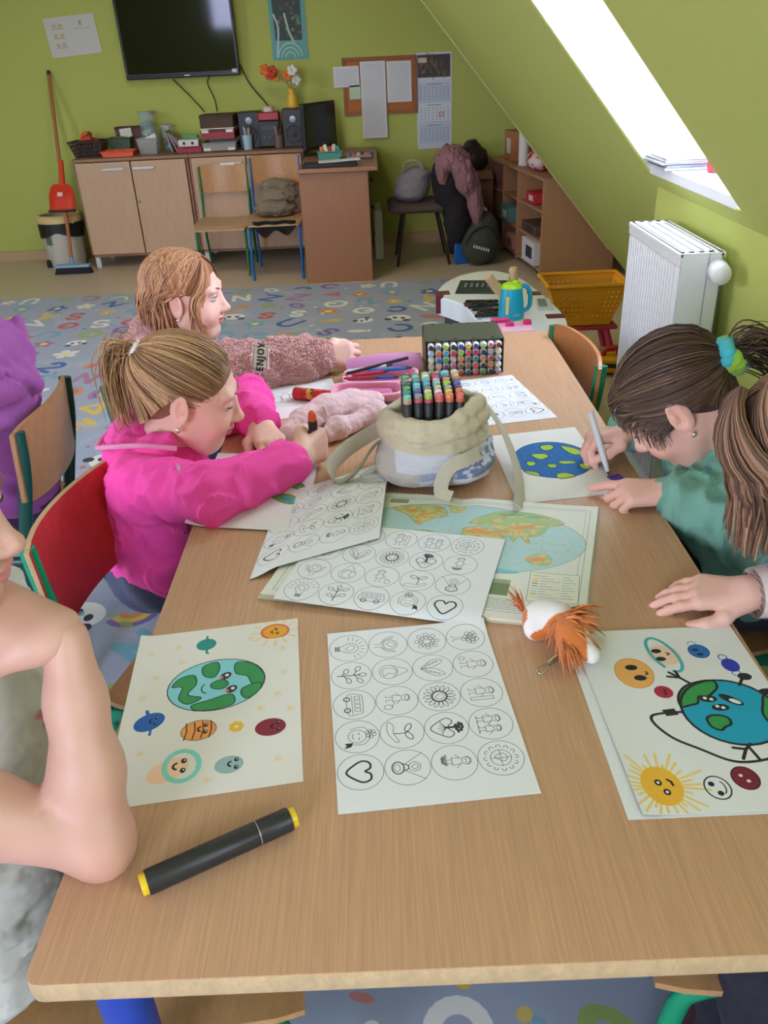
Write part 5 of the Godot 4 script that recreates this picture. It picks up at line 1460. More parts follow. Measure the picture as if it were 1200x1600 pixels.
func wall_things() -> void:
	var zb := -6.63
	# television
	var t := thing("television", "large black flat television mounted on the green wall above the cabinets", "television", V3(-1.31, 1.2, -6.58))
	var B := Basis(Vector3.RIGHT, 0.05)
	var c := V3(-1.305, 1.46, -6.555)
	boxes(t, "housing", mat(rgb(20, 20, 24), 0.35), [[c, V3(0.80, 0.505, 0.05), B]], 0.006)
	boxes(t, "screen", mat(rgb(10, 11, 14), 0.06), [[c + B * V3(0, 0.008, 0.0255), V3(0.765, 0.455, 0.002), B]], 0.0005)
	boxes(t, "lower_bezel", mat(rgb(30, 32, 44), 0.25), [[c + B * V3(0, -0.237, 0.026), V3(0.79, 0.02, 0.006), B]])
	boxes(t, "label", mat(rgb(210, 210, 205), 0.6), [[c + B * V3(0.365, -0.222, 0.0295), V3(0.034, 0.022, 0.0015), B]], 0.0004)
	boxes(t, "badge", mat(rgb(190, 192, 196), 0.3, 0.5), [[c + B * V3(0.03, -0.238, 0.0295), V3(0.04, 0.006, 0.001), B]], 0.0003)
	boxes(t, "wall_bracket", mat(rgb(30, 30, 32), 0.5), [[V3(-1.305, 1.46, -6.605), V3(0.3, 0.3, 0.05)]])
	var cab := [[V3(-1.39, 1.20, -6.585), V3(-1.28, 1.08, -6.60), V3(-1.19, 0.985, -6.55)], [V3(-1.13, 1.205, -6.585), V3(-1.15, 1.16, -6.60), V3(-1.115, 1.06, -6.60), V3(-1.10, 0.985, -6.55)], [V3(-0.925, 1.33, -6.585), V3(-0.86, 1.16, -6.61), V3(-0.75, 1.02, -6.60), V3(-0.735, 0.99, -6.53)]]
	for i in 3:
		var m := MB.new()
		m.tube(spline(cab[i], 6), 0.0042, 6)
		solo("cable", m, mat(rgb(26, 26, 26), 0.6), "black cable hanging from the television's %s" % ["bottom edge, leftmost of three", "bottom edge, middle of three", "right side, down to the red box"][i], "cable")
	# prints
	var paper := func(called: String, lo: Vector2, hi: Vector2, tex: Texture2D, label: String, cat: String, off := 0.004, tilt := 0.0):
		var m := MB.new()
		var X := Transform3D(Basis(Vector3.BACK, tilt), V3((lo.x + hi.x) / 2, (lo.y + hi.y) / 2, zb + off))
		var w := (hi.x - lo.x) / 2
		var h := (hi.y - lo.y) / 2
		m.quad(X * V3(-w, h, 0.001), X * V3(w, h, 0.001), X * V3(w, -h, 0.001), X * V3(-w, -h, 0.001), Vector3.BACK)
		m.box(X.origin - V3(0, 0, 0.0008), V3(w * 2, h * 2, 0.002), X.basis, 0.0003)
		for i in range(4, m.U.size()): m.U[i] = V2(0.005, 0.005)
		solo(called, m, print_mat(tex, 0.5), label, cat)
	var cv := Cv.new(320, 230, rgb(206, 204, 196))
	for i in 6:
		var p := V2(0.18 + 0.12 * (i % 2), 0.22 + 0.24 * (i / 2))
		cv.disc(p, V2(0.04, 0.05), rgb(190, 168, 110), 0.8); cv.line([p + V2(-0.05, 0.07), p + V2(0.06, 0.07)], 0.012, rgb(150, 146, 130))
	cv.disc(V2(0.7, 0.2), V2(0.03, 0.07), rgb(170, 170, 90), 0.9); cv.line([V2(0.55, 0.33), V2(0.86, 0.33)], 0.01, rgb(170, 168, 160))
	paper.call("wall_poster", V2(-2.225, 1.375), V2(-1.87, 1.615), cv.tex(), "small laminated white poster with faint yellow drawings on the wall left of the television", "poster", 0.004, 0.06)
	cv = Cv.new(240, 340, rgb(96, 168, 160))
	cv.poly([V2(0.1, 0.06), V2(0.88, 0.06), V2(0.86, 0.7), V2(0.12, 0.7)], rgb(34, 60, 52))
	for i in 30: cv.disc(V2(rng.randf_range(0.15, 0.85), rng.randf_range(0.12, 0.66)), V2(0.05, 0.03), [rgb(70, 110, 84), rgb(150, 80, 60), rgb(30, 44, 40), rgb(120, 150, 120)][i % 4], 0.7)
	for e in 3: cv.line(cv.ring(V2(0.5, 0.98), V2(0.34 - e * 0.1, 0.24 - e * 0.07), 190, 350), 0.03, rgb(176, 210, 196))
	cv.line(cv.smooth([V2(0.12, 0.3), V2(0.22, 0.5), V2(0.18, 0.75), V2(0.14, 0.95)], false), 0.05, rgb(190, 206, 214)); cv.line(cv.smooth([V2(0.42, 0.3), V2(0.5, 0.55), V2(0.62, 0.72)], false), 0.06, rgb(170, 196, 180))
	paper.call("wall_poster", V2(-0.672, 1.285), V2(-0.42, 1.68), cv.tex(), "teal poster with a dark picture and pale arches on the wall right of the television", "poster")
	# cork board
	t = thing("cork_board", "brown cork notice board with wooden frame on the wall above the desk", "notice board", V3(0.076, 0.93, zb))
	boxes(t, "cork", mat(rgb(186, 116, 66), 0.95), [[V3(0.076, 1.093, zb + 0.008), V3(0.49, 0.33, 0.012)]])
	for b in [[V3(0.076, 1.268, zb + 0.01), V3(0.53, 0.022, 0.02)], [V3(0.076, 0.92, zb + 0.01), V3(0.53, 0.022, 0.02)], [V3(-0.178, 1.094, zb + 0.01), V3(0.022, 0.34, 0.02)], [V3(0.33, 1.094, zb + 0.01), V3(0.022, 0.34, 0.02)]]: boxes(t, "frame_bar", wood(rgb(166, 96, 52), 0, 0.5), [b])
	for n in [["note landscape", V2(-0.253, 1.095), V2(-0.07, 1.228), "white landscape note pinned over the left edge of the cork board", 7], ["note long", V2(-0.062, 0.755), V2(0.118, 1.252), "long white printed list hanging down over the cork board", 34], ["note right", V2(0.126, 0.985), V2(0.302, 1.245), "white printed sheet pinned on the right half of the cork board", 22], ["note green", V2(-0.145, 1.015), V2(-0.065, 1.105), "small pale green note pinned on the left of the cork board", 0]]:
		cv = Cv.new(140, int(140 * (n[2].y - n[1].y) / (n[2].x - n[1].x)), rgb(222, 224, 226) if n[4] > 0 else rgb(196, 216, 180))
		for i in n[4]:
			var xx := 0.1
			while xx < 0.88:
				var l := rng.randf_range(0.03, 0.12)
				cv.line([V2(xx, (i + 1.5) / (n[4] + 2.0)), V2(minf(xx + l, 0.9), (i + 1.5) / (n[4] + 2.0))], 0.012, rgb(150, 156, 166), false, 0.8)
				xx += l + 0.03
		paper.call("pinned_note", n[1], n[2], cv.tex(), n[3], "note", 0.024)
	# three-month calendar
	cv = Cv.new(300, 740, rgb(216, 222, 230))
	cv.poly([V2(0.04, 0.02), V2(0.96, 0.02), V2(0.96, 0.25), V2(0.04, 0.25)], rgb(70, 60, 52))
	for i in 60: cv.disc(V2(rng.randf_range(0.1, 0.9), rng.randf_range(0.05, 0.22)), V2(0.07, 0.018), [rgb(120, 80, 60), rgb(46, 52, 40), rgb(150, 120, 90), rgb(90, 60, 66), rgb(60, 84, 50)][i % 5], 0.7, i)
	cv.poly([V2(0.06, 0.05), V2(0.3, 0.05), V2(0.3, 0.1), V2(0.06, 0.1)], rgb(214, 206, 180))
	for b in 3:
		var y0 := 0.30 + 0.215 * b
		cv.poly([V2(0.05, y0), V2(0.95, y0), V2(0.95, y0 + 0.19), V2(0.05, y0 + 0.19)], rgb(198, 210, 226) if b != 1 else rgb(222, 228, 236))
		cv.line([V2(0.05, y0 + 0.2), V2(0.95, y0 + 0.2)], 0.01, rgb(150, 156, 166))
		cv.line([V2(0.3, y0 + 0.02), V2(0.7, y0 + 0.02)], 0.02, rgb(120, 140, 180))
		for r in 6:
			for k in 8: cv.line([V2(0.1 + k * 0.11, y0 + 0.05 + r * 0.024), V2(0.145 + k * 0.11, y0 + 0.05 + r * 0.024)], 0.016, rgb(200, 90, 90) if k == 7 else rgb(120, 134, 160), false, 0.8)
	cv.line([V2(0.64, 0.615), V2(0.76, 0.615), V2(0.76, 0.655), V2(0.64, 0.655)], 0.018, rgb(206, 40, 50), true)
	paper.call("wall_calendar", V2(0.338, 0.664), V2(0.592, 1.288), cv.tex(), "three-month wall calendar with a photo header and red date marker right of the cork board", "calendar")
	# broom, dustpan, bin
	t = thing("broom", "broom with a long wooden pole leaning on the green wall, left of the cabinets", "broom", V3(-2.2, 0, -6.07))
	var a := V3(-2.205, 0.05, -6.07)
	var b := V3(-2.262, 1.262, -6.60)
	part(t, "pole", wood(rgb(190, 122, 72), 1, 0.5), func(m): m.cyl(a, b, 0.013, 0.013, 12))
	part(t, "pole_cap", mat(rgb(60, 50, 44), 0.5), func(m): m.cyl(b, b + (b - a).normalized() * 0.03, 0.0145, 0.012, 12))
	part(t, "socket", mat(rgb(120, 160, 190), 0.5), func(m): m.cyl(a, a + (b - a).normalized() * 0.06, 0.018, 0.016, 12))
	boxes(t, "head", mat(rgb(140, 180, 206), 0.5), [[V3(-2.2, 0.052, -6.07), V3(0.25, 0.022, 0.05)]], 0.006)
	part(t, "bristles", mat(rgb(34, 34, 40), 0.9), func(m): m.prism(PackedVector2Array([V2(-0.115, 0.045), V2(0.115, 0.045), V2(0.135, 0.0), V2(-0.135, 0.0)]), 0.05, Transform3D(Basis(), V3(-2.2, 0.0, -6.092))))
	t = thing("dustpan", "red plastic dustpan clipped high on the broom pole", "dustpan", a.lerp(b, 0.34))
	var ax := (b - a).normalized()
	var Xp := Transform3D(Basis(V3(1, 0, 0), ax, V3(1, 0, 0).cross(ax)).orthonormalized(), a.lerp(b, 0.36) + V3(-0.004, 0, 0.02))
	var red := mat(rgb(226, 58, 36), 0.4)
	part(t, "pan", red, func(m):
		m.grid(14, 10, func(u, v): return Xp * V3((u - 0.5) * (0.185 * (0.55 + 0.45 * pow(minf(1.0, v * 2.4), 0.5))), 0.10 - 0.185 * v, 0.012 + 0.03 * (1.0 - pow(absf(u * 2 - 1), 3)) * minf(1.0, v * 2.0)))
		m.grid(14, 10, func(u, v): return Xp * V3((u - 0.5) * (0.185 * (0.55 + 0.45 * pow(minf(1.0, v * 2.4), 0.5))), 0.10 - 0.185 * v, 0.006 + 0.03 * (1.0 - pow(absf(u * 2 - 1), 3)) * minf(1.0, v * 2.0)))
		rim(m, 14, 10))
	part(t, "lip", mat(rgb(70, 30, 28), 0.5), func(m): m.box(Xp * V3(0, -0.09, 0.028), V3(0.19, 0.014, 0.03), Xp.basis, 0.003))
	part(t, "handle", mat(rgb(228, 78, 42), 0.4), func(m): m.tube(PackedVector3Array([Xp * V3(0.004, 0.085, 0.0), Xp * V3(0.004, 0.15, -0.01), Xp * V3(0.004, 0.27, -0.016)]), [0.024, 0.020, 0.017], 12))
	part(t, "sticker", mat(rgb(226, 206, 196), 0.6), func(m): m.box(Xp * V3(0.0, 0.02, 0.043), V3(0.036, 0.028, 0.001), Xp.basis, 0.0003))
	t = thing("waste_bin", "pale plastic waste bin with a cream rim and black liner behind the broom", "bin", V3(-2.33, 0, -6.36))
	part(t, "bucket", mat(rgb(206, 202, 190), 0.45), func(m): m.lathe([V2(0, 0), V2(0.125, 0.0), V2(0.135, 0.02), V2(0.155, 0.33), V2(0.148, 0.33), V2(0.12, 0.03)], 28, Transform3D(Basis(), V3(-2.335, 0, -6.38)), 1.0, 0.95))
	part(t, "rim", mat(rgb(226, 196, 136), 0.45), func(m): m.lathe([V2(0.142, 0.315), V2(0.162, 0.31), V2(0.166, 0.335), V2(0.162, 0.36), V2(0.146, 0.37), V2(0.135, 0.36)], 28, Transform3D(Basis(), V3(-2.335, 0, -6.38)), 1.0, 0.95))
	part(t, "liner", mat(rgb(30, 28, 30), 0.5), func(m): m.grid(36, 3, func(u, v): return V3(-2.335, 0, -6.38) + V3(cos(u * TAU) * (0.163 + 0.005 * sin(u * 40)), 0.318 - v * (0.06 + 0.045 * absf(sin(u * 9.0 + 1.0))), sin(u * TAU) * 0.158)))
	boxes(t, "sticker", mat(rgb(96, 120, 110), 0.5), [[V3(-2.40, 0.20, -6.245), V3(0.045, 0.06, 0.003), yaw(-0.4)]])
	boxes(t, "pedal", mat(rgb(30, 30, 34), 0.6), [[V3(-2.45, 0.03, -6.29), V3(0.03, 0.05, 0.04)]], 0.004)

func tub(m: MB, c: Vector3, s: Vector3, taper := 0.85, wall := 0.004) -> void:   # an open tray or box that widens upwards
	for k in 2:
		var w := wall * k
		var y0 := w
		var P := []
		for v in [0.0, 1.0]:
			var f: float = lerpf(taper, 1.0, v)
			for q in [V2(-1, -1), V2(1, -1), V2(1, 1), V2(-1, 1)]: P.append(c + V3(q.x * (s.x / 2 * f - w), lerpf(y0, s.y, v), q.y * (s.z / 2 * f - w)))
		for i in 4: m.quad(P[i], P[(i + 1) % 4], P[4 + (i + 1) % 4], P[4 + i], (V3(P[i].x + P[(i + 1) % 4].x, 0, P[i].z + P[(i + 1) % 4].z) / 2 - V3(c.x, 0, c.z)).normalized() * (1 if k == 0 else -1))
		m.quad(P[0], P[1], P[2], P[3], Vector3.UP)
	for i in 4:
		var q := [V2(-1, -1), V2(1, -1), V2(1, 1), V2(-1, 1)]
		var a := c + V3(q[i].x * s.x / 2, s.y, q[i].y * s.z / 2)
		var b := c + V3(q[(i + 1) % 4].x * s.x / 2, s.y, q[(i + 1) % 4].y * s.z / 2)
		m.tube(PackedVector3Array([a, b]), wall * 1.3, 6)

func lattice(m: MB, a: Vector3, b: Vector3, c: Vector3, d: Vector3, nu: int, nv: int, hole := 0.5, border := 0.12) -> void:   # a plate a b c d with rows of holes
	var f := func(u: float, v: float) -> Vector3: return a.lerp(b, u).lerp(d.lerp(c, u), v)
	var n := (b - a).cross(d - a).normalized()
	for j in nv:
		for i in nu:
			var u0 := float(i) / nu
			var u1 := float(i + 1) / nu
			var v0 := float(j) / nv
			var v1 := float(j + 1) / nv
			var e := (1 - hole) / 2
			var U := [u0, lerpf(u0, u1, e), lerpf(u0, u1, 1 - e), u1]
			var W := [v0, lerpf(v0, v1, e), lerpf(v0, v1, 1 - e), v1]
			for jj in 3:
				for ii in 3:
					if ii == 1 and jj == 1: continue
					m.quad(f.call(U[ii], W[jj]), f.call(U[ii + 1], W[jj]), f.call(U[ii + 1], W[jj + 1]), f.call(U[ii], W[jj + 1]), n)

func jar(called: String, label: String, at: Vector3, r: float, h: float, inside: Array, lid: Color) -> void:
	var t := thing(called, label, "jar", at)
	part(t, "body", glass(rgb(206, 220, 226), 0.28), func(m): m.lathe([V2(0, 0.001), V2(r, 0.001), V2(r, h * 0.93), V2(r * 0.94, h * 0.95)], 20), false)
	var y := 0.004
	for i in inside.size():
		var hh := h * 0.8 / inside.size()
		part(t, "filling", mat(inside[i], 0.6), func(m):
			for k in 7: m.ell(V3(cos(k * 2.4) * r * 0.5, y + hh * (0.25 + 0.1 * (k % 4)), sin(k * 2.4) * r * 0.5), V3(r * 0.42, hh * 0.3, r * 0.42), Basis(), 8, 6), false)
		y += hh
	part(t, "lid", mat(lid, 0.4), func(m): m.lathe([V2(r * 1.02, h * 0.93), V2(r * 1.04, h), V2(0, h * 1.005)], 20), false)

func cabinet_things() -> void:
	var y := 0.744
	var t := thing("toy_basket", "dark brown plastic basket heaped with red and orange toys at the cabinet's left end", "basket", V3(-2.0, y, -6.36))
	part(t, "basket", mat(rgb(58, 40, 36), 0.5), func(m):
		var q := [V2(-1, 1), V2(1, 1), V2(1, -1), V2(-1, -1)]
		for i in 4:
			var a: Vector2 = q[i]
			var b: Vector2 = q[(i + 1) % 4]
			lattice(m, V3(a.x * 0.09, 0.0, a.y * 0.075), V3(b.x * 0.09, 0.0, b.y * 0.075), V3(b.x * 0.118, 0.098, b.y * 0.1), V3(a.x * 0.118, 0.098, a.y * 0.1), 9, 4, 0.5)
			m.tube(PackedVector3Array([V3(a.x * 0.118, 0.1, a.y * 0.1), V3(b.x * 0.118, 0.1, b.y * 0.1)]), 0.006, 6)
		m.box(V3(0, 0.003, 0), V3(0.18, 0.005, 0.15)), false)
	var tc := [rgb(206, 62, 34), rgb(226, 112, 42), rgb(150, 40, 30), rgb(90, 50, 50), rgb(224, 186, 60), rgb(196, 70, 50)]
	for i in 12:
		var o := MB.new()
		o.box(V3(-2.0 + 0.075 * cos(i * 2.4) * sqrt(i / 12.0), y + 0.10 + 0.02 * sin(i * 1.3) + (0.025 if i < 5 else 0.0), -6.36 + 0.06 * sin(i * 2.4) * sqrt(i / 12.0)), V3(0.05, 0.03, 0.035), Basis(V3(1, 1, 0.3).normalized(), i * 1.1), 0.008)
		solo("toy_block", o, mat(tc[i % 6], 0.45), ["bright red", "orange", "dark red", "dark brown", "yellow", "brick red"][i % 6] + " toy block in the dark brown basket, " + ("upper layer, " if i < 5 else "lower layer, ") + ["centre", "near left", "far right", "right", "back", "front"][i % 6] + (" side" if i < 6 else " edge"), "toy block", "toy blocks in the basket")
	t = thing("tray", "flat orange plastic tray of small things in front of the green box", "tray", V3(-1.78, y, -6.30))
	part(t, "tray", mat(rgb(232, 84, 40), 0.45), func(m): tub(m, Vector3.ZERO, V3(0.23, 0.034, 0.13), 0.9), false)
	for i in 7: part(t, "bead", mat([rgb(216, 200, 180), rgb(190, 120, 90), rgb(230, 220, 200)][i % 3], 0.5), func(m): m.ell(V3(-0.08 + i * 0.027, 0.022, 0.02 * sin(i * 2.0)), V3(0.016, 0.014, 0.016), Basis(), 8, 6), false)
	t = thing("green_box", "small green plastic box behind the orange tray", "box", V3(-1.80, y, -6.46))
	part(t, "box", mat(rgb(54, 84, 44), 0.5), func(m): tub(m, Vector3.ZERO, V3(0.16, 0.105, 0.12), 0.85), false)
	part(t, "contents", mat(rgb(150, 126, 90), 0.8), func(m): m.ell(V3(0, 0.09, 0), V3(0.07, 0.025, 0.05)), false)
	t = thing("tall_box", "dark red basket with a white paper tucked in, behind the green box", "basket", V3(-1.75, y, -6.56))
	part(t, "basket", mat(rgb(92, 36, 34), 0.5), func(m): tub(m, Vector3.ZERO, V3(0.19, 0.165, 0.1), 0.85), false)
	boxes(t, "paper", mat(rgb(222, 220, 214), 0.8), [[V3(-1.765, y + 0.125, -6.498), V3(0.085, 0.075, 0.002), Basis(Vector3.BACK, 0.06)]])
	jar("storage_jar", "tall clear plastic jar of coloured beads, highest thing on the left cabinet", V3(-1.60, y, -6.50), 0.056, 0.265, [rgb(70, 96, 150), rgb(176, 120, 80), rgb(160, 190, 190), rgb(90, 150, 150)], rgb(150, 176, 170))
	jar("storage_jar", "clear plastic jar with pale lid right of the tall bead jar", V3(-1.475, y, -6.54), 0.045, 0.17, [rgb(110, 130, 90), rgb(150, 150, 130)], rgb(176, 186, 176))
	t = thing("clear_container", "clear plastic container with a white paper sticking out, in front of the jars", "container", V3(-1.58, y, -6.36))
	part(t, "tub", glass(rgb(196, 196, 196), 0.4), func(m): tub(m, Vector3.ZERO, V3(0.14, 0.10, 0.11), 0.85), false)
	part(t, "contents", mat(rgb(132, 120, 112), 0.8), func(m): m.box(V3(0, 0.04, 0), V3(0.11, 0.06, 0.085), Basis(), 0.01), false)
	part(t, "paper", mat(rgb(222, 222, 216), 0.8), func(m): m.prism(PackedVector2Array([V2(-0.07, 0.06), V2(0.07, 0.08), V2(0.065, 0.135), V2(-0.06, 0.088)]), 0.002, Transform3D(Basis(), V3(0, 0, 0.035))), false)
	for i in 4:
		var o := MB.new()
		o.box(V3(-1.44 + 0.028 * i, y + 0.066 - 0.008 * i, -6.45), V3(0.016, 0.15, 0.14), Basis(Vector3.BACK, 0.25 + 0.14 * i), 0.003)
		solo("sleeve", o, mat([rgb(130, 126, 120), rgb(150, 120, 116), rgb(120, 130, 124), rgb(140, 70, 84)][i], 0.35), ["upright grey", "leaning pinkish-grey", "leaning grey-green", "most tilted dark pink"][i] + " plastic-covered booklet right of the jars", "booklet", "leaning booklets by the jars")
	t = thing("dispenser", "white box with two dark holes on a dark red tray on the cabinet", "box", V3(-1.29, y, -6.38))
	part(t, "tray", mat(rgb(160, 34, 52), 0.45), func(m): tub(m, Vector3.ZERO, V3(0.18, 0.034, 0.14), 0.92), false)
	part(t, "box", mat(rgb(226, 224, 220), 0.5), func(m): m.box(V3(-0.005, 0.055, 0), V3(0.145, 0.05, 0.10), Basis(), 0.006), false)
	for s in [-1, 1]: part(t, "hole", mat(rgb(40, 36, 36), 0.6), func(m): m.cyl(V3(-0.005 + s * 0.03, 0.058, 0.05), V3(-0.005 + s * 0.03, 0.058, 0.052), 0.010), false)
	var o2 := MB.new()
	o2.box(V3(-1.36, y + 0.05, -6.57), V3(0.18, 0.10, 0.03), Basis(Vector3.RIGHT, -0.1), 0.004)
	solo("folder", o2, mat(rgb(120, 190, 120), 0.5), "pale green folder leaning on the wall behind the white box", "folder")
	# document trays
	t = thing("document_trays", "stack of grey and red document trays with a brown box on top", "trays", V3(-1.07, y, -6.40))
	for k in 2:
		part(t, "tray", mat([rgb(150, 146, 140), rgb(150, 30, 40)][k], 0.45), func(m): tub(m, V3(0, 0.005 + 0.075 * k, 0), V3(0.235, 0.05, 0.26), 0.97), false)
		for s in [-1, 1]: boxes(t, "label", mat(rgb(232, 232, 228), 0.6), [[V3(-1.07 + s * 0.085, y + 0.016 + 0.115 * k, -6.265), V3(0.05, 0.02, 0.004)]])
	for i in 5: part(t, "paper_stack", mat(rgb(224 - 8 * (i % 2), 222, 214), 0.8), func(m): m.box(V3(0.006 * sin(i * 2.0), 0.095 + 0.009 * i, 0.004 * cos(i)), V3(0.205, 0.007, 0.24), Basis(), 0.001), false)
	t = thing("brown_box", "dark brown flat box on top of the document trays", "box", V3(-1.07, y + 0.142, -6.40))
	part(t, "body", mat(rgb(84, 64, 48), 0.7), func(m): m.box(V3(0, 0.045, 0), V3(0.23, 0.085, 0.24), Basis(), 0.006), false)
	part(t, "edge", mat(rgb(216, 212, 204), 0.7), func(m): m.box(V3(0, 0.004, 0), V3(0.232, 0.008, 0.242), Basis(), 0.001), false)
	part(t, "lid", mat(rgb(76, 58, 44), 0.7), func(m): m.box(V3(0, 0.08, 0), V3(0.236, 0.02, 0.246), Basis(), 0.004), false)
	# pencil cups
	for c in [[V3(-0.875, y, -6.32), rgb(170, 200, 222), "pale blue pencil cup full of white pencils in front of the left speaker", 0.036, 0.095], [V3(-0.655, y, -6.33), rgb(110, 96, 92), "brown-grey glass of paintbrushes in front of the right speaker", 0.034, 0.085]]:
		t = thing("pencil_cup", c[2], "cup", c[0])
		part(t, "cup", mat(c[1], 0.4), func(m): m.lathe([V2(0, 0.001), V2(c[3] * 0.85, 0.001), V2(c[3], c[4]), V2(c[3] * 0.93, c[4]), V2(c[3] * 0.8, 0.006)], 18), false)
		for i in 7:
			var d := V3(cos(i * 2.4) * 0.022, c[4] + 0.045 + 0.01 * (i % 3), sin(i * 2.4) * 0.02)
			part(t, "pencil" if c[3] > 0.035 else "brush", mat([rgb(216, 216, 220), rgb(190, 196, 206), rgb(120, 90, 70)][i % 3] if c[3] > 0.035 else [rgb(120, 76, 50), rgb(190, 160, 120), rgb(60, 50, 46)][i % 3], 0.5), func(m): m.tube(PackedVector3Array([V3(d.x * 0.4, 0.01, d.z * 0.4), d]), [0.0035, 0.003], 6), false)
	# hi-fi
	for s in [[V3(-0.86, y, -6.47), V3(0.155, 0.235, 0.18), "black loudspeaker left of the small hi-fi"], [V3(-0.545, y, -6.42), V3(0.15, 0.245, 0.2), "black loudspeaker under the yellow vase at the cabinet's right end"]]:
		t = thing("loudspeaker", s[2], "speaker", s[0])
		var z: Vector3 = s[1]
		part(t, "body", mat(rgb(22, 22, 24), 0.4), func(m): m.box(V3(0, z.y / 2, 0), z, Basis(), 0.006), false)
		part(t, "cone", mat(rgb(44, 44, 48), 0.5), func(m): m.lathe([V2(0.055, 0.0), V2(0.052, 0.006), V2(0.02, 0.002), V2(0.012, 0.006), V2(0, 0.007)], 20, Transform3D(Basis(V3(1, 0, 0), V3(0, 0, 1), V3(0, -1, 0)), V3(0, 0.085, z.z / 2))), false)
		part(t, "tweeter", mat(rgb(120, 120, 124), 0.3, 0.6), func(m): m.lathe([V2(0.024, 0.0), V2(0.022, 0.004), V2(0, 0.005)], 16, Transform3D(Basis(V3(1, 0, 0), V3(0, 0, 1), V3(0, -1, 0)), V3(0, 0.18, z.z / 2))), false)
	t = thing("hifi_unit", "small black hi-fi unit between the two loudspeakers", "hi-fi", V3(-0.72, y, -6.46))
	part(t, "body", mat(rgb(24, 24, 26), 0.4), func(m): m.box(V3(0, 0.09, 0), V3(0.145, 0.165, 0.2), Basis(), 0.005), false)
	part(t, "display", mat(rgb(50, 56, 62), 0.15), func(m): m.box(V3(0, 0.13, 0.1), V3(0.1, 0.03, 0.003), Basis(), 0.001), false)
	for s in [-1, 0, 1]: part(t, "button", mat(rgb(90, 90, 94), 0.4), func(m): m.cyl(V3(s * 0.035, 0.07, 0.1), V3(s * 0.035, 0.07, 0.106), 0.009), false)
	t = thing("red_tin", "low red tin with a white roll on the hi-fi unit", "tin", V3(-0.72, y + 0.174, -6.44))
	part(t, "tin", mat(rgb(176, 42, 48), 0.4), func(m): m.box(V3(0, 0.027, 0), V3(0.15, 0.054, 0.14), Basis(), 0.008), false)
	part(t, "roll", mat(rgb(226, 210, 208), 0.6), func(m): m.lathe([V2(0, 0.055), V2(0.036, 0.055), V2(0.036, 0.085), V2(0.0, 0.085)], 16), false)
	t = thing("vase", "yellow vase with orange and white paper flowers standing on the right loudspeaker", "vase", V3(-0.545, y + 0.247, -6.42))
	part(t, "vase", mat(rgb(232, 186, 62), 0.35), func(m): m.lathe([V2(0, 0), V2(0.038, 0.0), V2(0.045, 0.03), V2(0.03, 0.07), V2(0.022, 0.10), V2(0.03, 0.12), V2(0.026, 0.12)], 18), false)
	for i in 7:
		var d := V3([-0.17, -0.12, -0.10, -0.02, 0.02, 0.04, -0.14][i], [0.24, 0.23, 0.2, 0.2, 0.23, 0.17, 0.21][i], 0.02 * sin(i * 2.0))
		part(t, "stem", mat(rgb(150, 150, 90), 0.6), func(m): m.tube(spline([V3(0, 0.08, 0), V3(d.x * 0.3, d.y * 0.8, 0), d], 4), 0.003, 5), false)
		part(t, "flower", mat([rgb(236, 120, 36), rgb(200, 60, 40), rgb(238, 150, 50), rgb(232, 120, 40), rgb(224, 224, 214), rgb(214, 216, 206), rgb(230, 90, 40)][i], 0.6), func(m):
			for k in 5: m.ell(d + V3(cos(k * 1.257) * 0.02, sin(k * 1.257) * 0.02, 0), V3(0.018, 0.018, 0.009), Basis(), 8, 6), false)
	# desk things
	var yd := 0.698
	t = thing("monitor", "black computer monitor standing on the desk, turned to the right", "monitor", V3(-0.36, yd, -6.22))
	var B := yaw(1.05)
	var c := V3(-0.36, yd + 0.185, -6.22)
	boxes(t, "housing", mat(rgb(28, 28, 30), 0.4), [[c, V3(0.40, 0.29, 0.035), B]], 0.006)
	boxes(t, "screen", mat(rgb(40, 46, 38), 0.12), [[c + B * V3(0, 0.006, 0.018), V3(0.375, 0.255, 0.002), B]], 0.0005)
	boxes(t, "stand", mat(rgb(24, 24, 26), 0.4), [[V3(-0.36, yd + 0.03, -6.22), V3(0.05, 0.06, 0.03), B], [V3(-0.36, yd + 0.006, -6.22), V3(0.2, 0.012, 0.15), B]], 0.004)
	t = thing("keyboard", "black computer keyboard at the near end of the desk", "keyboard", V3(-0.27, yd, -5.50))
	boxes(t, "base", mat(rgb(30, 30, 32), 0.5), [[V3(-0.27, yd + 0.01, -5.50), V3(0.34, 0.018, 0.12)]], 0.004)
	for r in 4: boxes(t, "key_row", mat(rgb(44, 44, 48), 0.5), [[V3(-0.27, yd + 0.022, -5.54 + 0.026 * r), V3(0.32, 0.007, 0.02)]], 0.002)
	var o := MB.new()
	o.box(V3(-0.21, yd + 0.030, -5.52), V3(0.26, 0.006, 0.10), yaw(0.1) * Basis(Vector3.BACK, 0.03), 0.001)
	solo("papers", o, mat(rgb(222, 226, 232), 0.8), "white papers lying over the keyboard on the desk", "paper")
	t = thing("desk_tray", "teal plastic desk tray with orange and white odds and ends in front of the monitor", "tray", V3(-0.28, yd, -5.90))
	part(t, "tray", mat(rgb(70, 150, 136), 0.45), func(m): tub(m, Vector3.ZERO, V3(0.16, 0.05, 0.12), 0.92), false)
	for i in 5: part(t, "contents", mat([rgb(230, 130, 50), rgb(232, 226, 206), rgb(200, 60, 50), rgb(214, 206, 190), rgb(90, 170, 160)][i], 0.6), func(m): m.box(V3(-0.055 + 0.027 * i, 0.055 + 0.012 * (i % 2), 0.01 * sin(i * 3.0)), V3(0.026, 0.05, 0.03), Basis(Vector3.BACK, 0.3 * sin(i * 2.0)), 0.004), false)
	t = thing("computer_mouse", "black computer mouse on the desk beside the teal tray", "mouse", V3(-0.19, yd, -5.72))
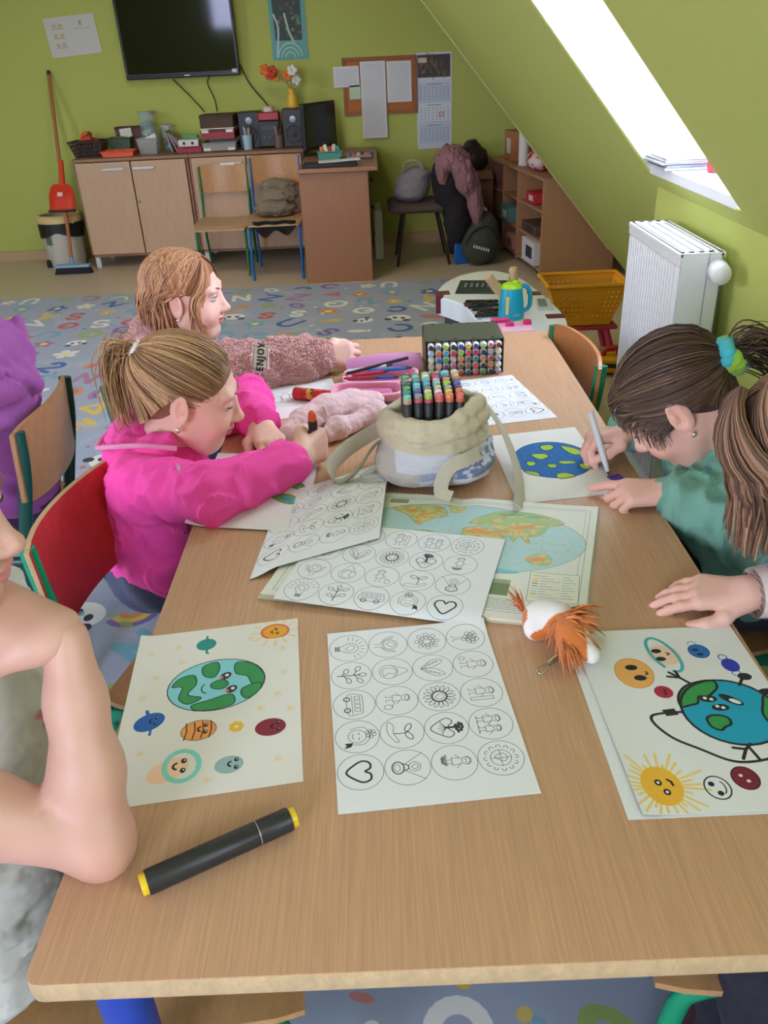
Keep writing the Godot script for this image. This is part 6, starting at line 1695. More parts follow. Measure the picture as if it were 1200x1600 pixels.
	part(t, "body", mat(rgb(26, 26, 28), 0.35), func(m): m.ell(V3(0, 0.014, 0), V3(0.03, 0.018, 0.048)), false)
	part(t, "wheel", mat(rgb(70, 70, 72), 0.5), func(m): m.cyl(V3(-0.004, 0.03, 0.02), V3(0.004, 0.03, 0.02), 0.007), false)
	t = thing("patterned_case", "patterned zip pencil case at the right edge of the desk", "pencil case", V3(-0.08, yd, -5.85))
	part(t, "case", mat(rgb(150, 130, 136), 0.7), func(m): m.box(V3(0, 0.022, 0), V3(0.17, 0.044, 0.08), Basis(), 0.014), false)
	for i in 6: part(t, "patch", mat([rgb(70, 80, 130), rgb(150, 84, 70), rgb(200, 190, 170), rgb(60, 66, 90), rgb(180, 120, 100), rgb(96, 110, 150)][i], 0.7), func(m): m.box(V3(-0.066 + 0.026 * i, 0.03 + 0.006 * (i % 2), 0.034), V3(0.02, 0.022, 0.014), Basis(), 0.003), false)
	t = thing("white_heater", "white ribbed panel unit standing on the floor behind the desk's right side", "heater", V3(0.03, 0, -6.2))
	for k in 7: boxes(t, "rib", mat(rgb(222, 222, 220), 0.45), [[V3(0.02, 0.055 + 0.045 * k, -6.2), V3(0.05, 0.038, 0.3)]], 0.01)
	boxes(t, "end_plate", mat(rgb(216, 216, 212), 0.45), [[V3(0.02, 0.17, -6.045), V3(0.06, 0.33, 0.012)]], 0.004)

func corner() -> void:
	# dark upholstered chair facing left, heaped with clothes
	var t := thing("upholstered_chair", "dark brown padded chair with thin metal legs beside the desk, heaped with bags and jackets", "chair", V3(0.30, 0, -5.98))
	var pad := soft(rgb(96, 78, 76), 0.5, 14.0)
	var mt := mat(rgb(36, 28, 30), 0.45)
	part(t, "seat", pad, func(m): m.box(V3(0.30, 0.375, -5.98), V3(0.42, 0.055, 0.42), Basis(), 0.024))
	part(t, "backrest", pad, func(m): m.box(V3(0.50, 0.60, -5.98), V3(0.045, 0.28, 0.38), Basis(Vector3.BACK, -0.12), 0.02))
	for s in [-1, 1]:
		part(t, "leg", mt, func(m): m.tube(PackedVector3Array([V3(0.20, 0.36, -5.98 + s * 0.17), V3(0.14, 0.0, -5.98 + s * 0.19)]), 0.010, 8))
		part(t, "leg", mt, func(m): m.tube(PackedVector3Array([V3(0.42, 0.36, -5.98 + s * 0.17), V3(0.50, 0.0, -5.98 + s * 0.19)]), 0.010, 8))
		part(t, "back_post", mt, func(m): m.tube(PackedVector3Array([V3(0.45, 0.36, -5.98 + s * 0.15), V3(0.505, 0.6, -5.98 + s * 0.15)]), 0.010, 8))
	var nz := FastNoiseLite.new()
	nz.seed = 31; nz.frequency = 7.0
	var fold := func(p): return 0.014 * absf(nz.get_noise_3d(p.x, p.y * 2.0, p.z))
	# grey handbag on the seat
	t = thing("handbag", "silver-grey slouchy bag on the seat of the dark padded chair", "bag", V3(0.26, 0.405, -5.97))
	var s1 := SDF.new()
	s1.el(V3(0.265, 0.50, -5.97), V3(0.115, 0.105, 0.13)); s1.el(V3(0.245, 0.46, -5.96), V3(0.11, 0.06, 0.13)); s1.el(V3(0.30, 0.57, -5.97), V3(0.085, 0.055, 0.10))
	var m := MB.new()
	s1.build(m, 0.009, Transform3D(), null, fold)
	obj("body", m, soft(rgb(150, 146, 158), 0.4, 12.0), t, true)
	part(t, "handle", mat(rgb(176, 160, 140), 0.6), func(m2): m2.tube(spline([V3(0.20, 0.60, -5.9), V3(0.22, 0.655, -5.9), V3(0.30, 0.66, -5.9), V3(0.33, 0.61, -5.9)], 5), 0.009, 8))
	# jackets over the backrest
	var s0 := SDF.new()
	s0.el(V3(0.52, 0.675, -5.82), V3(0.105, 0.075, 0.14)); s0.el(V3(0.59, 0.58, -5.76), V3(0.07, 0.14, 0.10), Basis(Vector3.BACK, 0.35)); s0.el(V3(0.665, 0.43, -5.77), V3(0.045, 0.17, 0.07), Basis(Vector3.BACK, 0.15)); s0.el(V3(0.455, 0.60, -5.79), V3(0.04, 0.09, 0.09))
	m = MB.new()
	s0.build(m, 0.008, Transform3D(), null, func(p): return 0.034 * absf(nz.get_noise_3d(p.x * 2.2, p.y * 0.7, p.z * 2.2)))
	solo("mauve_jacket", m, soft(rgb(150, 108, 114), 0.5, 12.0), "dusty pink jacket thrown over the back of the dark padded chair", "clothes")
	var s2 := SDF.new()
	s2.el(V3(0.50, 0.50, -5.84), V3(0.10, 0.19, 0.12)); s2.el(V3(0.55, 0.32, -5.82), V3(0.085, 0.20, 0.11)); s2.el(V3(0.53, 0.16, -5.84), V3(0.04, 0.10, 0.06)); s2.el(V3(0.62, 0.36, -5.84), V3(0.06, 0.14, 0.08)); s2.el(V3(0.43, 0.55, -5.86), V3(0.045, 0.11, 0.09))
	m = MB.new()
	s2.build(m, 0.009, Transform3D(), null, fold)
	solo("black_jacket", m, soft(rgb(30, 27, 32), 0.5, 12.0), "black jacket hanging down the right side of the dark padded chair", "clothes")
	# things between the chair and the bookshelf
	t = thing("backpack", "dark grey-green school backpack with pale lettering standing before the bookshelf", "backpack", V3(0.72, 0, -5.78))
	var s3 := SDF.new()
	s3.el(V3(0.715, 0.13, -5.78), V3(0.135, 0.14, 0.10)); s3.el(V3(0.735, 0.21, -5.80), V3(0.10, 0.13, 0.085)); s3.el(V3(0.69, 0.09, -5.71), V3(0.10, 0.08, 0.05))
	m = MB.new()
	s3.build(m, 0.008, Transform3D(), null, func(p): return 0.006 * absf(nz.get_noise_3dv(p)))
	obj("body", m, soft(rgb(62, 64, 56), 0.5, 14.0), t, true)
	part(t, "carry_loop", mat(rgb(190, 188, 182), 0.7), func(m2): m2.tube(spline([V3(0.68, 0.31, -5.79), V3(0.685, 0.35, -5.78), V3(0.72, 0.37, -5.78), V3(0.75, 0.345, -5.79)], 5), 0.008, 8))
	m = MB.new()
	for i in 7: m.box(V3(0.655 + 0.016 * i, 0.14 - 0.005 * i, -5.658), V3(0.010, 0.020, 0.006), Basis(Vector3.BACK, -0.3), 0.001)
	obj("pale_lettering", m, mat(rgb(206, 206, 200), 0.6), t, true).set_meta("kind", "stuff")
	part(t, "zip", mat(rgb(30, 30, 30), 0.5), func(m2): m2.tube(spline([V3(0.60, 0.15, -5.70), V3(0.66, 0.235, -5.705), V3(0.76, 0.25, -5.71), V3(0.82, 0.17, -5.715)], 6), 0.005, 6))
	t = thing("blue_folder", "bright blue plastic document case standing on edge left of the backpack", "case", V3(0.595, 0, -5.84))
	boxes(t, "shell", mat(rgb(36, 108, 192), 0.4), [[V3(0.60, 0.125, -5.80), V3(0.14, 0.25, 0.03), yaw(0.3)]], 0.008)
	part(t, "grip", mat(rgb(20, 70, 140), 0.4), func(m2): m2.tube(spline([V3(0.565, 0.25, -5.79), V3(0.57, 0.275, -5.79), V3(0.62, 0.275, -5.805), V3(0.63, 0.25, -5.81)], 4), 0.006, 6))
	t = thing("brown_box", "brown cardboard box in the corner behind the jackets", "box", V3(0.72, 0, -6.40))
	boxes(t, "box", mat(rgb(122, 88, 68), 0.8), [[V3(0.73, 0.25, -6.42), V3(0.26, 0.50, 0.28)]], 0.004)
	boxes(t, "flap", mat(rgb(130, 96, 74), 0.8), [[V3(0.73, 0.505, -6.30), V3(0.25, 0.006, 0.10), Basis(Vector3.RIGHT, 0.5)]], 0.001)
	t = thing("dark_bag", "dark brown leather bag slumped on the cardboard box in the corner", "bag", V3(0.72, 0.51, -6.40))
	var s4 := SDF.new()
	s4.el(V3(0.73, 0.60, -6.40), V3(0.105, 0.085, 0.10)); s4.el(V3(0.715, 0.67, -6.42), V3(0.06, 0.06, 0.06)); s4.el(V3(0.66, 0.64, -6.38), V3(0.06, 0.035, 0.05), Basis(Vector3.BACK, 0.6))
	m = MB.new()
	s4.build(m, 0.009, Transform3D(), null, fold)
	obj("body", m, mat(rgb(52, 42, 40), 0.5), t, true)
	part(t, "strap", mat(rgb(34, 28, 28), 0.5), func(m2): m2.tube(spline([V3(0.62, 0.63, -6.33), V3(0.68, 0.71, -6.34), V3(0.735, 0.735, -6.36), V3(0.76, 0.68, -6.34)], 6), 0.008, 6, true, 0.4))
	bookshelf()

func bookshelf() -> void:
	var wm := wood(rgb(190, 142, 104), 1, 0.5)
	var B := yaw(0.127)
	var O := V3(1.02, 0, -5.23)   # near front corner; local x runs back into the eaves, local -z runs along the front to the wall
	var L := func(x: float, y: float, z: float) -> Vector3: return O + B * V3(x, y, z)
	var t := thing("bookshelf", "low open beech bookshelf under the slope with a large plain end panel", "bookshelf", V3(1.02, 0, -5.9))
	var W := 0.40
	boxes(t, "end_panel", wm, [[L.call(0.24, 0.30, -0.01), V3(0.48, 0.60, 0.02), B]])
	boxes(t, "end_panel", wm, [[L.call(W / 2, 0.30, -1.29), V3(W, 0.60, 0.02), B]])
	boxes(t, "divider", wm, [[L.call(W / 2, 0.30, -0.58), V3(W - 0.02, 0.56, 0.018), B]])
	boxes(t, "divider", wm, [[L.call(W / 2, 0.30, -0.94), V3(W - 0.02, 0.56, 0.018), B]])
	boxes(t, "top_board", wm, [[L.call(W / 2, 0.594, -0.66), V3(W, 0.018, 1.28), B]])
	boxes(t, "bottom_board", wm, [[L.call(W / 2, 0.05, -0.65), V3(W - 0.02, 0.018, 1.27), B]])
	boxes(t, "back_panel", wm, [[L.call(W - 0.005, 0.32, -0.65), V3(0.008, 0.54, 1.27), B]])
	for z in [[-0.30, 0.55], [-0.76, 0.34], [-1.11, 0.33]]:
		for y in [0.22, 0.40]: boxes(t, "shelf", wm, [[L.call(W / 2, y, z[0]), V3(W - 0.03, 0.016, z[1]), B]])
	var stuffs := [["red toy box lying on the upper shelf of the bookshelf's nearest bay", rgb(196, 44, 52), V3(0.10, 0.445, -0.36), V3(0.14, 0.065, 0.18), rgb(216, 206, 204)], ["white box with a dark print on the bottom shelf of the bookshelf", rgb(214, 212, 214), V3(0.09, 0.135, -0.24), V3(0.20, 0.145, 0.26), rgb(60, 60, 70)], ["brown game box on the middle shelf above the white box", rgb(92, 72, 62), V3(0.12, 0.26, -0.34), V3(0.2, 0.06, 0.3), rgb(60, 56, 60)], ["teal and white carton on the shelf behind the backpack", rgb(96, 146, 150), V3(0.08, 0.28, -0.82), V3(0.18, 0.10, 0.20), rgb(216, 218, 220)], ["mauve toy carton on the upper shelf of the far bay", rgb(130, 96, 118), V3(0.10, 0.46, -1.05), V3(0.16, 0.10, 0.22), rgb(150, 50, 60)], ["pink box on the bottom shelf of the bookshelf's middle bay", rgb(196, 130, 138), V3(0.09, 0.11, -0.72), V3(0.18, 0.09, 0.18), rgb(110, 96, 90)], ["brown carton standing on top of the bookshelf at the far end", rgb(186, 124, 82), V3(0.13, 0.70, -0.98), V3(0.16, 0.19, 0.18), rgb(226, 220, 212)]]
	for s in stuffs:
		var c: Vector3 = L.call(s[2].x, s[2].y, s[2].z)
		var z: Vector3 = s[3]
		var o := thing("box", s[0], "box", c - V3(0, z.y / 2, 0))
		boxes(o, "carton", mat(s[1], 0.6), [[c, z, B]], 0.004)
		boxes(o, "printed_side", mat(s[4], 0.5), [[c + B * V3(-z.x / 2 - 0.0005, 0, z.z * 0.1), V3(0.002, z.y * 0.5, z.z * 0.5), B]], 0.0005)
	var m := MB.new()
	m.lathe([V2(0, 0), V2(0.035, 0), V2(0.037, 0.20), V2(0.0, 0.205)], 18, Transform3D(Basis(), L.call(0.07, 0.604, -0.66)))
	solo("paper_roll", m, mat(rgb(220, 214, 208), 0.7), "white paper roll standing on the bookshelf in front of the brown carton", "roll")
	var nz := FastNoiseLite.new()
	nz.seed = 77; nz.frequency = 14.0
	var sd := SDF.new()
	sd.el(L.call(0.10, 0.665, -0.36), V3(0.10, 0.062, 0.12)); sd.el(L.call(0.12, 0.71, -0.42), V3(0.07, 0.06, 0.08))
	m = MB.new()
	sd.build(m, 0.008, Transform3D(), func(p): return lin(216, 196, 194) if nz.get_noise_3dv(p) > 0.05 else lin(186, 36, 44), func(p): return 0.01 * absf(nz.get_noise_3dv(p)))
	solo("red_bag", m, vcol(0.6, "bag2"), "crumpled red and white bag on top of the bookshelf's near end", "bag")
	m = MB.new()
	m.box(L.call(0.2, 0.70, -1.12), V3(0.1, 0.2, 0.08), B, 0.01)
	solo("green_box", m, mat(rgb(40, 84, 52), 0.6), "dark green box at the back of the bookshelf top, just under the slope", "box")

func play_corner() -> void:
	# white toy kitchen table
	var t := thing("play_table", "white kidney-shaped toy kitchen table with grey base standing behind the long table", "play table", V3(0.43, 0, -2.95))
	var y := 0.48
	var P := PackedVector2Array()
	var cv := Cv.new(8, 8, Color.WHITE)
	for p in cv.smooth([V2(0.222, -3.16), V2(0.27, -3.34), V2(0.37, -3.47), V2(0.49, -3.50), V2(0.575, -3.36), V2(0.615, -3.12), V2(0.640, -2.84), V2(0.615, -2.64), V2(0.54, -2.50), V2(0.45, -2.49), V2(0.385, -2.56), V2(0.345, -2.70), V2(0.325, -2.85), V2(0.305, -2.99), V2(0.268, -3.06)], true, 6): P.append(p)
	var X := Transform3D(Basis(V3(1, 0, 0), V3(0, 0, 1), V3(0, 1, 0)), V3(0, y - 0.07, 0))
	part(t, "top", mat(rgb(244, 248, 252), 0.2), func(m):
		m.prism(P, 0.064, X)
		var Q := PackedVector2Array()
		for o in Geometry2D.offset_polygon(P, -0.006): Q = o
		m.prism(Q, 0.070, X))
	var G := Geometry2D.offset_polygon(P, -0.03)
	part(t, "base", mat(rgb(70, 72, 76), 0.5), func(m): m.prism(G[0], y - 0.09, Transform3D(X.basis, V3(0, 0.02, 0))))
	var mar := mat(rgb(112, 40, 58), 0.5)
	for b in [[V3(0.246, y + 0.001, -3.17), V3(0.055, 0.004, 0.05)], [V3(0.338, y + 0.001, -2.99), V3(0.055, 0.004, 0.05)], [V3(0.588, y + 0.001, -3.10), V3(0.05, 0.004, 0.045)], [V3(0.605, y + 0.001, -2.79), V3(0.06, 0.004, 0.045)], [V3(0.232, y - 0.03, -3.13), V3(0.03, 0.066, 0.035)]]: boxes(t, "maroon_strip", mar, [b], 0.001)
	var dk := mat(rgb(34, 44, 56), 0.35)
	var sink := boxes(t, "sink", dk, [[V3(0.405, y + 0.001, -3.23), V3(0.19, 0.006, 0.20), yaw(-0.2)]], 0.002)
	for k in 7:
		var o := MB.new()
		o.box(V3(0.345 + 0.022 * k, y + 0.007, -3.25 + 0.004 * k), V3(0.012, 0.006, 0.05), yaw(-0.2), 0.002)
		obj("drain_rib", o, mat(rgb(120, 136, 150), 0.3), sink, true)
	for k in 2:
		var c := V3(0.375 + 0.012 * k, y + 0.002, -2.95 + 0.115 * k)
		var o := boxes(t, "hob_plate", mat(rgb(196, 206, 214), 0.2, 0.3), [[c, V3(0.07, 0.006, 0.08)]], 0.002)
		part(o, "pan_support", mat(rgb(26, 28, 32), 0.4), func(m):
			for s in [-1, 1]:
				m.box(c + V3(0, 0.011, s * 0.032), V3(0.12, 0.010, 0.010), yaw(s * 0.14), 0.002)
				m.box(c + V3(s * 0.04, 0.011, 0), V3(0.010, 0.010, 0.075), yaw(s * 0.3), 0.002)
			m.box(c + V3(0, 0.012, 0), V3(0.09, 0.008, 0.010), yaw(0.7), 0.002); m.box(c + V3(0, 0.012, 0), V3(0.09, 0.008, 0.010), yaw(-0.7), 0.002))
	boxes(t, "recess", mat(rgb(206, 210, 214), 0.4), [[V3(0.595, y + 0.001, -2.94), V3(0.055, 0.004, 0.16), yaw(-0.12)]], 0.001)
	boxes(t, "recess_well", mat(rgb(120, 130, 130), 0.4), [[V3(0.592, y + 0.003, -2.96), V3(0.03, 0.004, 0.10), yaw(-0.12)]], 0.001)
	boxes(t, "recess", mat(rgb(214, 214, 216), 0.4), [[V3(0.50, y + 0.001, -2.90), V3(0.05, 0.004, 0.14)]], 0.001)
	for k in 8: boxes(t, "wicker_band", mat(rgb(196, 146, 84), 0.7), [[V3(0.315 + 0.006 * k, y - 0.10, -2.96 + 0.035 * k), V3(0.02, 0.06, 0.03)]], 0.006)
	# kettle
	t = thing("toy_kettle", "turquoise toy kettle with lime green lid and base on the white play table", "toy kettle", V3(0.447, y, -2.76))
	part(t, "body", mat(rgb(18, 158, 182), 0.35), func(m): m.lathe([V2(0, 0.008), V2(0.044, 0.010), V2(0.0445, 0.02), V2(0.041, 0.07), V2(0.035, 0.112), V2(0.033, 0.118)], 24), false)
	part(t, "base", mat(rgb(176, 216, 40), 0.4), func(m): m.lathe([V2(0, 0), V2(0.046, 0), V2(0.047, 0.006), V2(0.045, 0.012), V2(0, 0.012)], 24), false)
	part(t, "lid", mat(rgb(166, 214, 36), 0.4), func(m):
		m.lathe([V2(0.035, 0.115), V2(0.033, 0.124), V2(0.02, 0.131), V2(0, 0.133)], 24)
		m.prism(PackedVector2Array([V2(-0.014, 0.112), V2(-0.046, 0.128), V2(-0.034, 0.112), V2(-0.026, 0.09)]), 0.024, Transform3D(Basis(), V3(0, 0, -0.012)))
		m.ell(V3(0.012, 0.132, 0), V3(0.014, 0.007, 0.01)), false)
	part(t, "handle", mat(rgb(14, 146, 172), 0.35), func(m): m.tube(spline([V3(0.026, 0.116, 0.004), V3(0.048, 0.118, 0.006), V3(0.062, 0.09, 0.006), V3(0.060, 0.05, 0.006), V3(0.040, 0.035, 0.004)], 6), 0.0075, 10), false)
	part(t, "gauge", mat(rgb(210, 196, 130), 0.4), func(m): m.box(V3(-0.018, 0.062, 0.037), V3(0.012, 0.06, 0.008), yaw(-0.4), 0.003), false)
	part(t, "mark", mat(rgb(120, 140, 190), 0.4), func(m): m.box(V3(0.012, 0.03, 0.0425), V3(0.022, 0.009, 0.003), yaw(0.25), 0.001), false)
	t = thing("toy_bowl", "light wooden toy salt and pepper mills behind the turquoise kettle", "toy mill", V3(0.47, y, -3.0))
	for k in 2: part(t, "mill", wood(rgb(222, 186, 140), 1, 0.5), func(m): m.lathe([V2(0, 0), V2(0.018, 0), V2(0.016, 0.03), V2(0.019, 0.075), V2(0.015, 0.095), V2(0.018, 0.108), V2(0.013, 0.12), V2(0, 0.122)], 18, Transform3D(Basis(Vector3.BACK, 0.0 if k == 1 else 0.65) * Basis(Vector3.RIGHT, 0.1), V3(0.025 if k == 1 else 0.002, 0, -0.04 if k == 1 else -0.02))), false)
	t = thing("toy_stove", "flat pink toy appliance with magenta knobs at the near edge of the play table", "toy", V3(0.435, y, -2.60))
	part(t, "body", mat(rgb(238, 164, 196), 0.4), func(m): m.box(V3(0, 0.014, 0), V3(0.125, 0.028, 0.14), Basis(), 0.010), false)
	part(t, "panel", mat(rgb(244, 190, 212), 0.4), func(m): m.box(V3(0.005, 0.029, 0.03), V3(0.10, 0.004, 0.05), Basis(), 0.002), false)
	for k in 2: part(t, "knob", mat(rgb(216, 40, 116), 0.4), func(m): m.lathe([V2(0, 0.026), V2(0.015, 0.026), V2(0.013, 0.04), V2(0, 0.042)], 14, Transform3D(Basis(), V3(0.045 - 0.06 * k, 0, -0.03 + 0.02 * k))), false)
	part(t, "bar", mat(rgb(206, 44, 110), 0.4), func(m): m.cyl(V3(-0.07, 0.036, -0.055), V3(-0.01, 0.036, -0.055), 0.008), false)
	# yellow basket on its red stand
	t = thing("laundry_basket", "yellow plastic basket with rows of holes on a red toy stand beside the radiator", "basket", V3(0.945, 0.16, -3.80))
	var ym := mat(rgb(232, 162, 30), 0.45)
	var q := [V2(-1, 1), V2(1, 1), V2(1, -1), V2(-1, -1)]
	for i in 4:
		var a: Vector2 = q[i]
		var b: Vector2 = q[(i + 1) % 4]
		part(t, "side", ym, func(m):
			var f := func(p: Vector2, h: float, k: float) -> Vector3: return V3(p.x * lerpf(0.115, 0.18, h) * k, 0.19 * h, p.y * lerpf(0.085, 0.125, h) * k)
			lattice(m, f.call(a, 0.18, 1.0), f.call(b, 0.18, 1.0), f.call(b, 0.88, 1.0), f.call(a, 0.88, 1.0), 15, 6, 0.45)
			m.quad(f.call(a, 0.0, 1.0), f.call(b, 0.0, 1.0), f.call(b, 0.18, 1.0), f.call(a, 0.18, 1.0))
			m.quad(f.call(a, 0.88, 1.0), f.call(b, 0.88, 1.0), f.call(b, 1.0, 1.0), f.call(a, 1.0, 1.0)), false)
	part(t, "bottom", ym, func(m): m.box(V3(0, 0.004, 0), V3(0.23, 0.006, 0.17), Basis(), 0.001), false)
	part(t, "rim", ym, func(m):
		for i in 4: m.tube(PackedVector3Array([V3(q[i].x * 0.182, 0.19, q[i].y * 0.127), V3(q[(i + 1) % 4].x * 0.182, 0.19, q[(i + 1) % 4].y * 0.127)]), 0.009, 8), false)
	var m2 := MB.new()
	m2.ell(V3(0.90, 0.235, -3.78), V3(0.06, 0.05, 0.05))
	solo("toy_ball", m2, mat(rgb(206, 150, 84), 0.5), "tan toy ball lying inside the yellow basket", "ball")
	t = thing("toy_stand", "red-pink plastic toy stand carrying the yellow basket", "stand", V3(0.97, 0, -3.80))
	var pr := mat(rgb(196, 60, 84), 0.45)
	part(t, "top", pr, func(m): m.box(V3(0, 0.145, 0), V3(0.26, 0.02, 0.18), Basis(), 0.006), false)
	for s in [V2(-1, -1), V2(1, -1), V2(-1, 1), V2(1, 1)]: part(t, "leg", pr, func(m): m.tube(PackedVector3Array([V3(s.x * 0.08, 0.14, s.y * 0.06), V3(s.x * 0.12, 0.0, s.y * 0.09)]), 0.016, 8), false)
	t = thing("toy_car", "yellow and red plastic toy on the floor in front of the red-pink stand", "toy", V3(1.0, 0, -3.52))
	part(t, "body", mat(rgb(234, 172, 30), 0.4), func(m): m.box(V3(0, 0.045, 0), V3(0.13, 0.07, 0.12), yaw(-0.2), 0.014), false)
	part(t, "window", mat(rgb(60, 50, 40), 0.3), func(m): m.box(V3(0.01, 0.05, 0.062), V3(0.05, 0.022, 0.004), yaw(-0.2), 0.002), false)
	part(t, "handle", mat(rgb(206, 44, 40), 0.4), func(m): m.tube(spline([V3(-0.01, 0.075, 0), V3(0.0, 0.105, 0), V3(0.05, 0.11, 0), V3(0.06, 0.075, 0)], 5), 0.012, 8), false)
	radiator()

func radiator() -> void:
	var t := thing("radiator", "white ribbed panel radiator with thermostat valve under the roof window", "radiator", V3(0.72, 0.28, -2.04))
	var wm := mat(rgb(232, 234, 234), 0.3)
	var z0 := -2.245
	var z1 := -1.845
	var yb := 0.29
	var yt := 0.885
	part(t, "front_panel", wm, func(m):
		var n := 20   # pressed vertical flutes
		m.grid(n * 8, 1, func(u, v): return V3(0.674 - 0.006 * clampf(cos(u * TAU * n) * 3.0 + 1.6, -1.0, 1.0) * (1.0 if u > 0.02 and u < 0.98 else 0.0), lerpf(yb + 0.03, yt - 0.03, v), lerpf(z0, z1, u)))
		m.box(V3(0.675, yt - 0.016, (z0 + z1) / 2), V3(0.012, 0.032, z1 - z0), Basis(), 0.004)
		m.box(V3(0.675, yb + 0.016, (z0 + z1) / 2), V3(0.012, 0.032, z1 - z0), Basis(), 0.004))
	boxes(t, "back_panel", wm, [[V3(0.762, (yb + yt) / 2, (z0 + z1) / 2), V3(0.012, yt - yb, z1 - z0)]], 0.004)
	for z in [z0 + 0.002, z1 - 0.002]:
		var c := boxes(t, "side_cover", wm, [[V3(0.705, (yb + yt) / 2, z), V3(0.060, yt - yb, 0.005)], [V3(0.750, (yb + yt) / 2, z), V3(0.028, yt - yb, 0.005)]], 0.002)
		if z > -2.0: boxes(c, "seam", mat(rgb(190, 194, 192), 0.4), [[V3(0.7355, (yb + yt) / 2, z + 0.001), V3(0.002, yt - yb - 0.02, 0.005)]], 0.0003)
	part(t, "top_grille", wm, func(m):
		m.box(V3(0.72, yt - 0.006, z0 + 0.01), V3(0.10, 0.012, 0.02), Basis(), 0.003); m.box(V3(0.72, yt - 0.006, z1 - 0.01), V3(0.10, 0.012, 0.02), Basis(), 0.003)
		for x in [0.676, 0.698, 0.720, 0.742, 0.764]: m.box(V3(x, yt - 0.006, (z0 + z1) / 2), V3(0.018, 0.012, z1 - z0), Basis(), 0.003))
	part(t, "valve_body", mat(rgb(190, 190, 186), 0.3, 0.6), func(m): m.cyl(V3(0.752, yt - 0.035, z1), V3(0.752, yt - 0.035, z1 + 0.03), 0.014))
	var h := part(t, "thermostat_head", mat(rgb(236, 236, 234), 0.35), func(m): m.lathe([V2(0.020, 0.0), V2(0.0225, 0.003), V2(0.0225, 0.038), V2(0.017, 0.047), V2(0, 0.049)], 24, Transform3D(Basis(V3(1, 0, 0), V3(-0.1, -0.1, 1).normalized(), V3(0, -1, 0)), V3(0.752, yt - 0.035, z1 + 0.012))))
	part(h, "ring", mat(rgb(206, 206, 204), 0.4), func(m): m.lathe([V2(0.0228, 0.008), V2(0.0238, 0.010), V2(0.0228, 0.012)], 24, Transform3D(Basis(V3(1, 0, 0), V3(-0.1, -0.1, 1).normalized(), V3(0, -1, 0)), V3(0.752, yt - 0.035, z1 + 0.012))))
	for z in [z0 + 0.08, z1 - 0.08]: boxes(t, "wall_bracket", mat(rgb(170, 172, 170), 0.4), [[V3(0.784, 0.6, z), V3(0.034, 0.4, 0.03)]])
	# papers and a red cup on the window sill
	for i in 5:
		var m := MB.new()
		m.box(V3(0.872 + 0.006 * sin(i * 2.0), 1.007 + 0.006 * i, -2.335 + 0.006 * cos(i * 1.7)), V3(0.25, 0.0055, 0.16), yaw(0.05 * sin(i * 3.0)), 0.001)
		solo("magazine", m, mat([rgb(196, 200, 206), rgb(150, 160, 170), rgb(220, 222, 224), rgb(170, 170, 176), rgb(214, 216, 216)][i], 0.4), "magazine %s in the stack at the far end of the window sill" % ["at the bottom", "second from bottom", "in the middle", "second from top", "on top"][i], "magazine", "magazines on the window sill")
	t = thing("red_cup", "red plastic cup standing on the white window sill", "cup", V3(0.87, 1.004, -2.20))
	part(t, "cup", mat(rgb(206, 52, 56), 0.4), func(m): m.lathe([V2(0, 0.001), V2(0.030, 0.001), V2(0.036, 0.085), V2(0.033, 0.085), V2(0.027, 0.005)], 20), false)
	part(t, "rim", mat(rgb(216, 70, 70), 0.4), func(m): m.lathe([V2(0.033, 0.082), V2(0.038, 0.084), V2(0.037, 0.089), V2(0.033, 0.088)], 20), false)

var SKIN := Color(0.84, 0.63, 0.54)

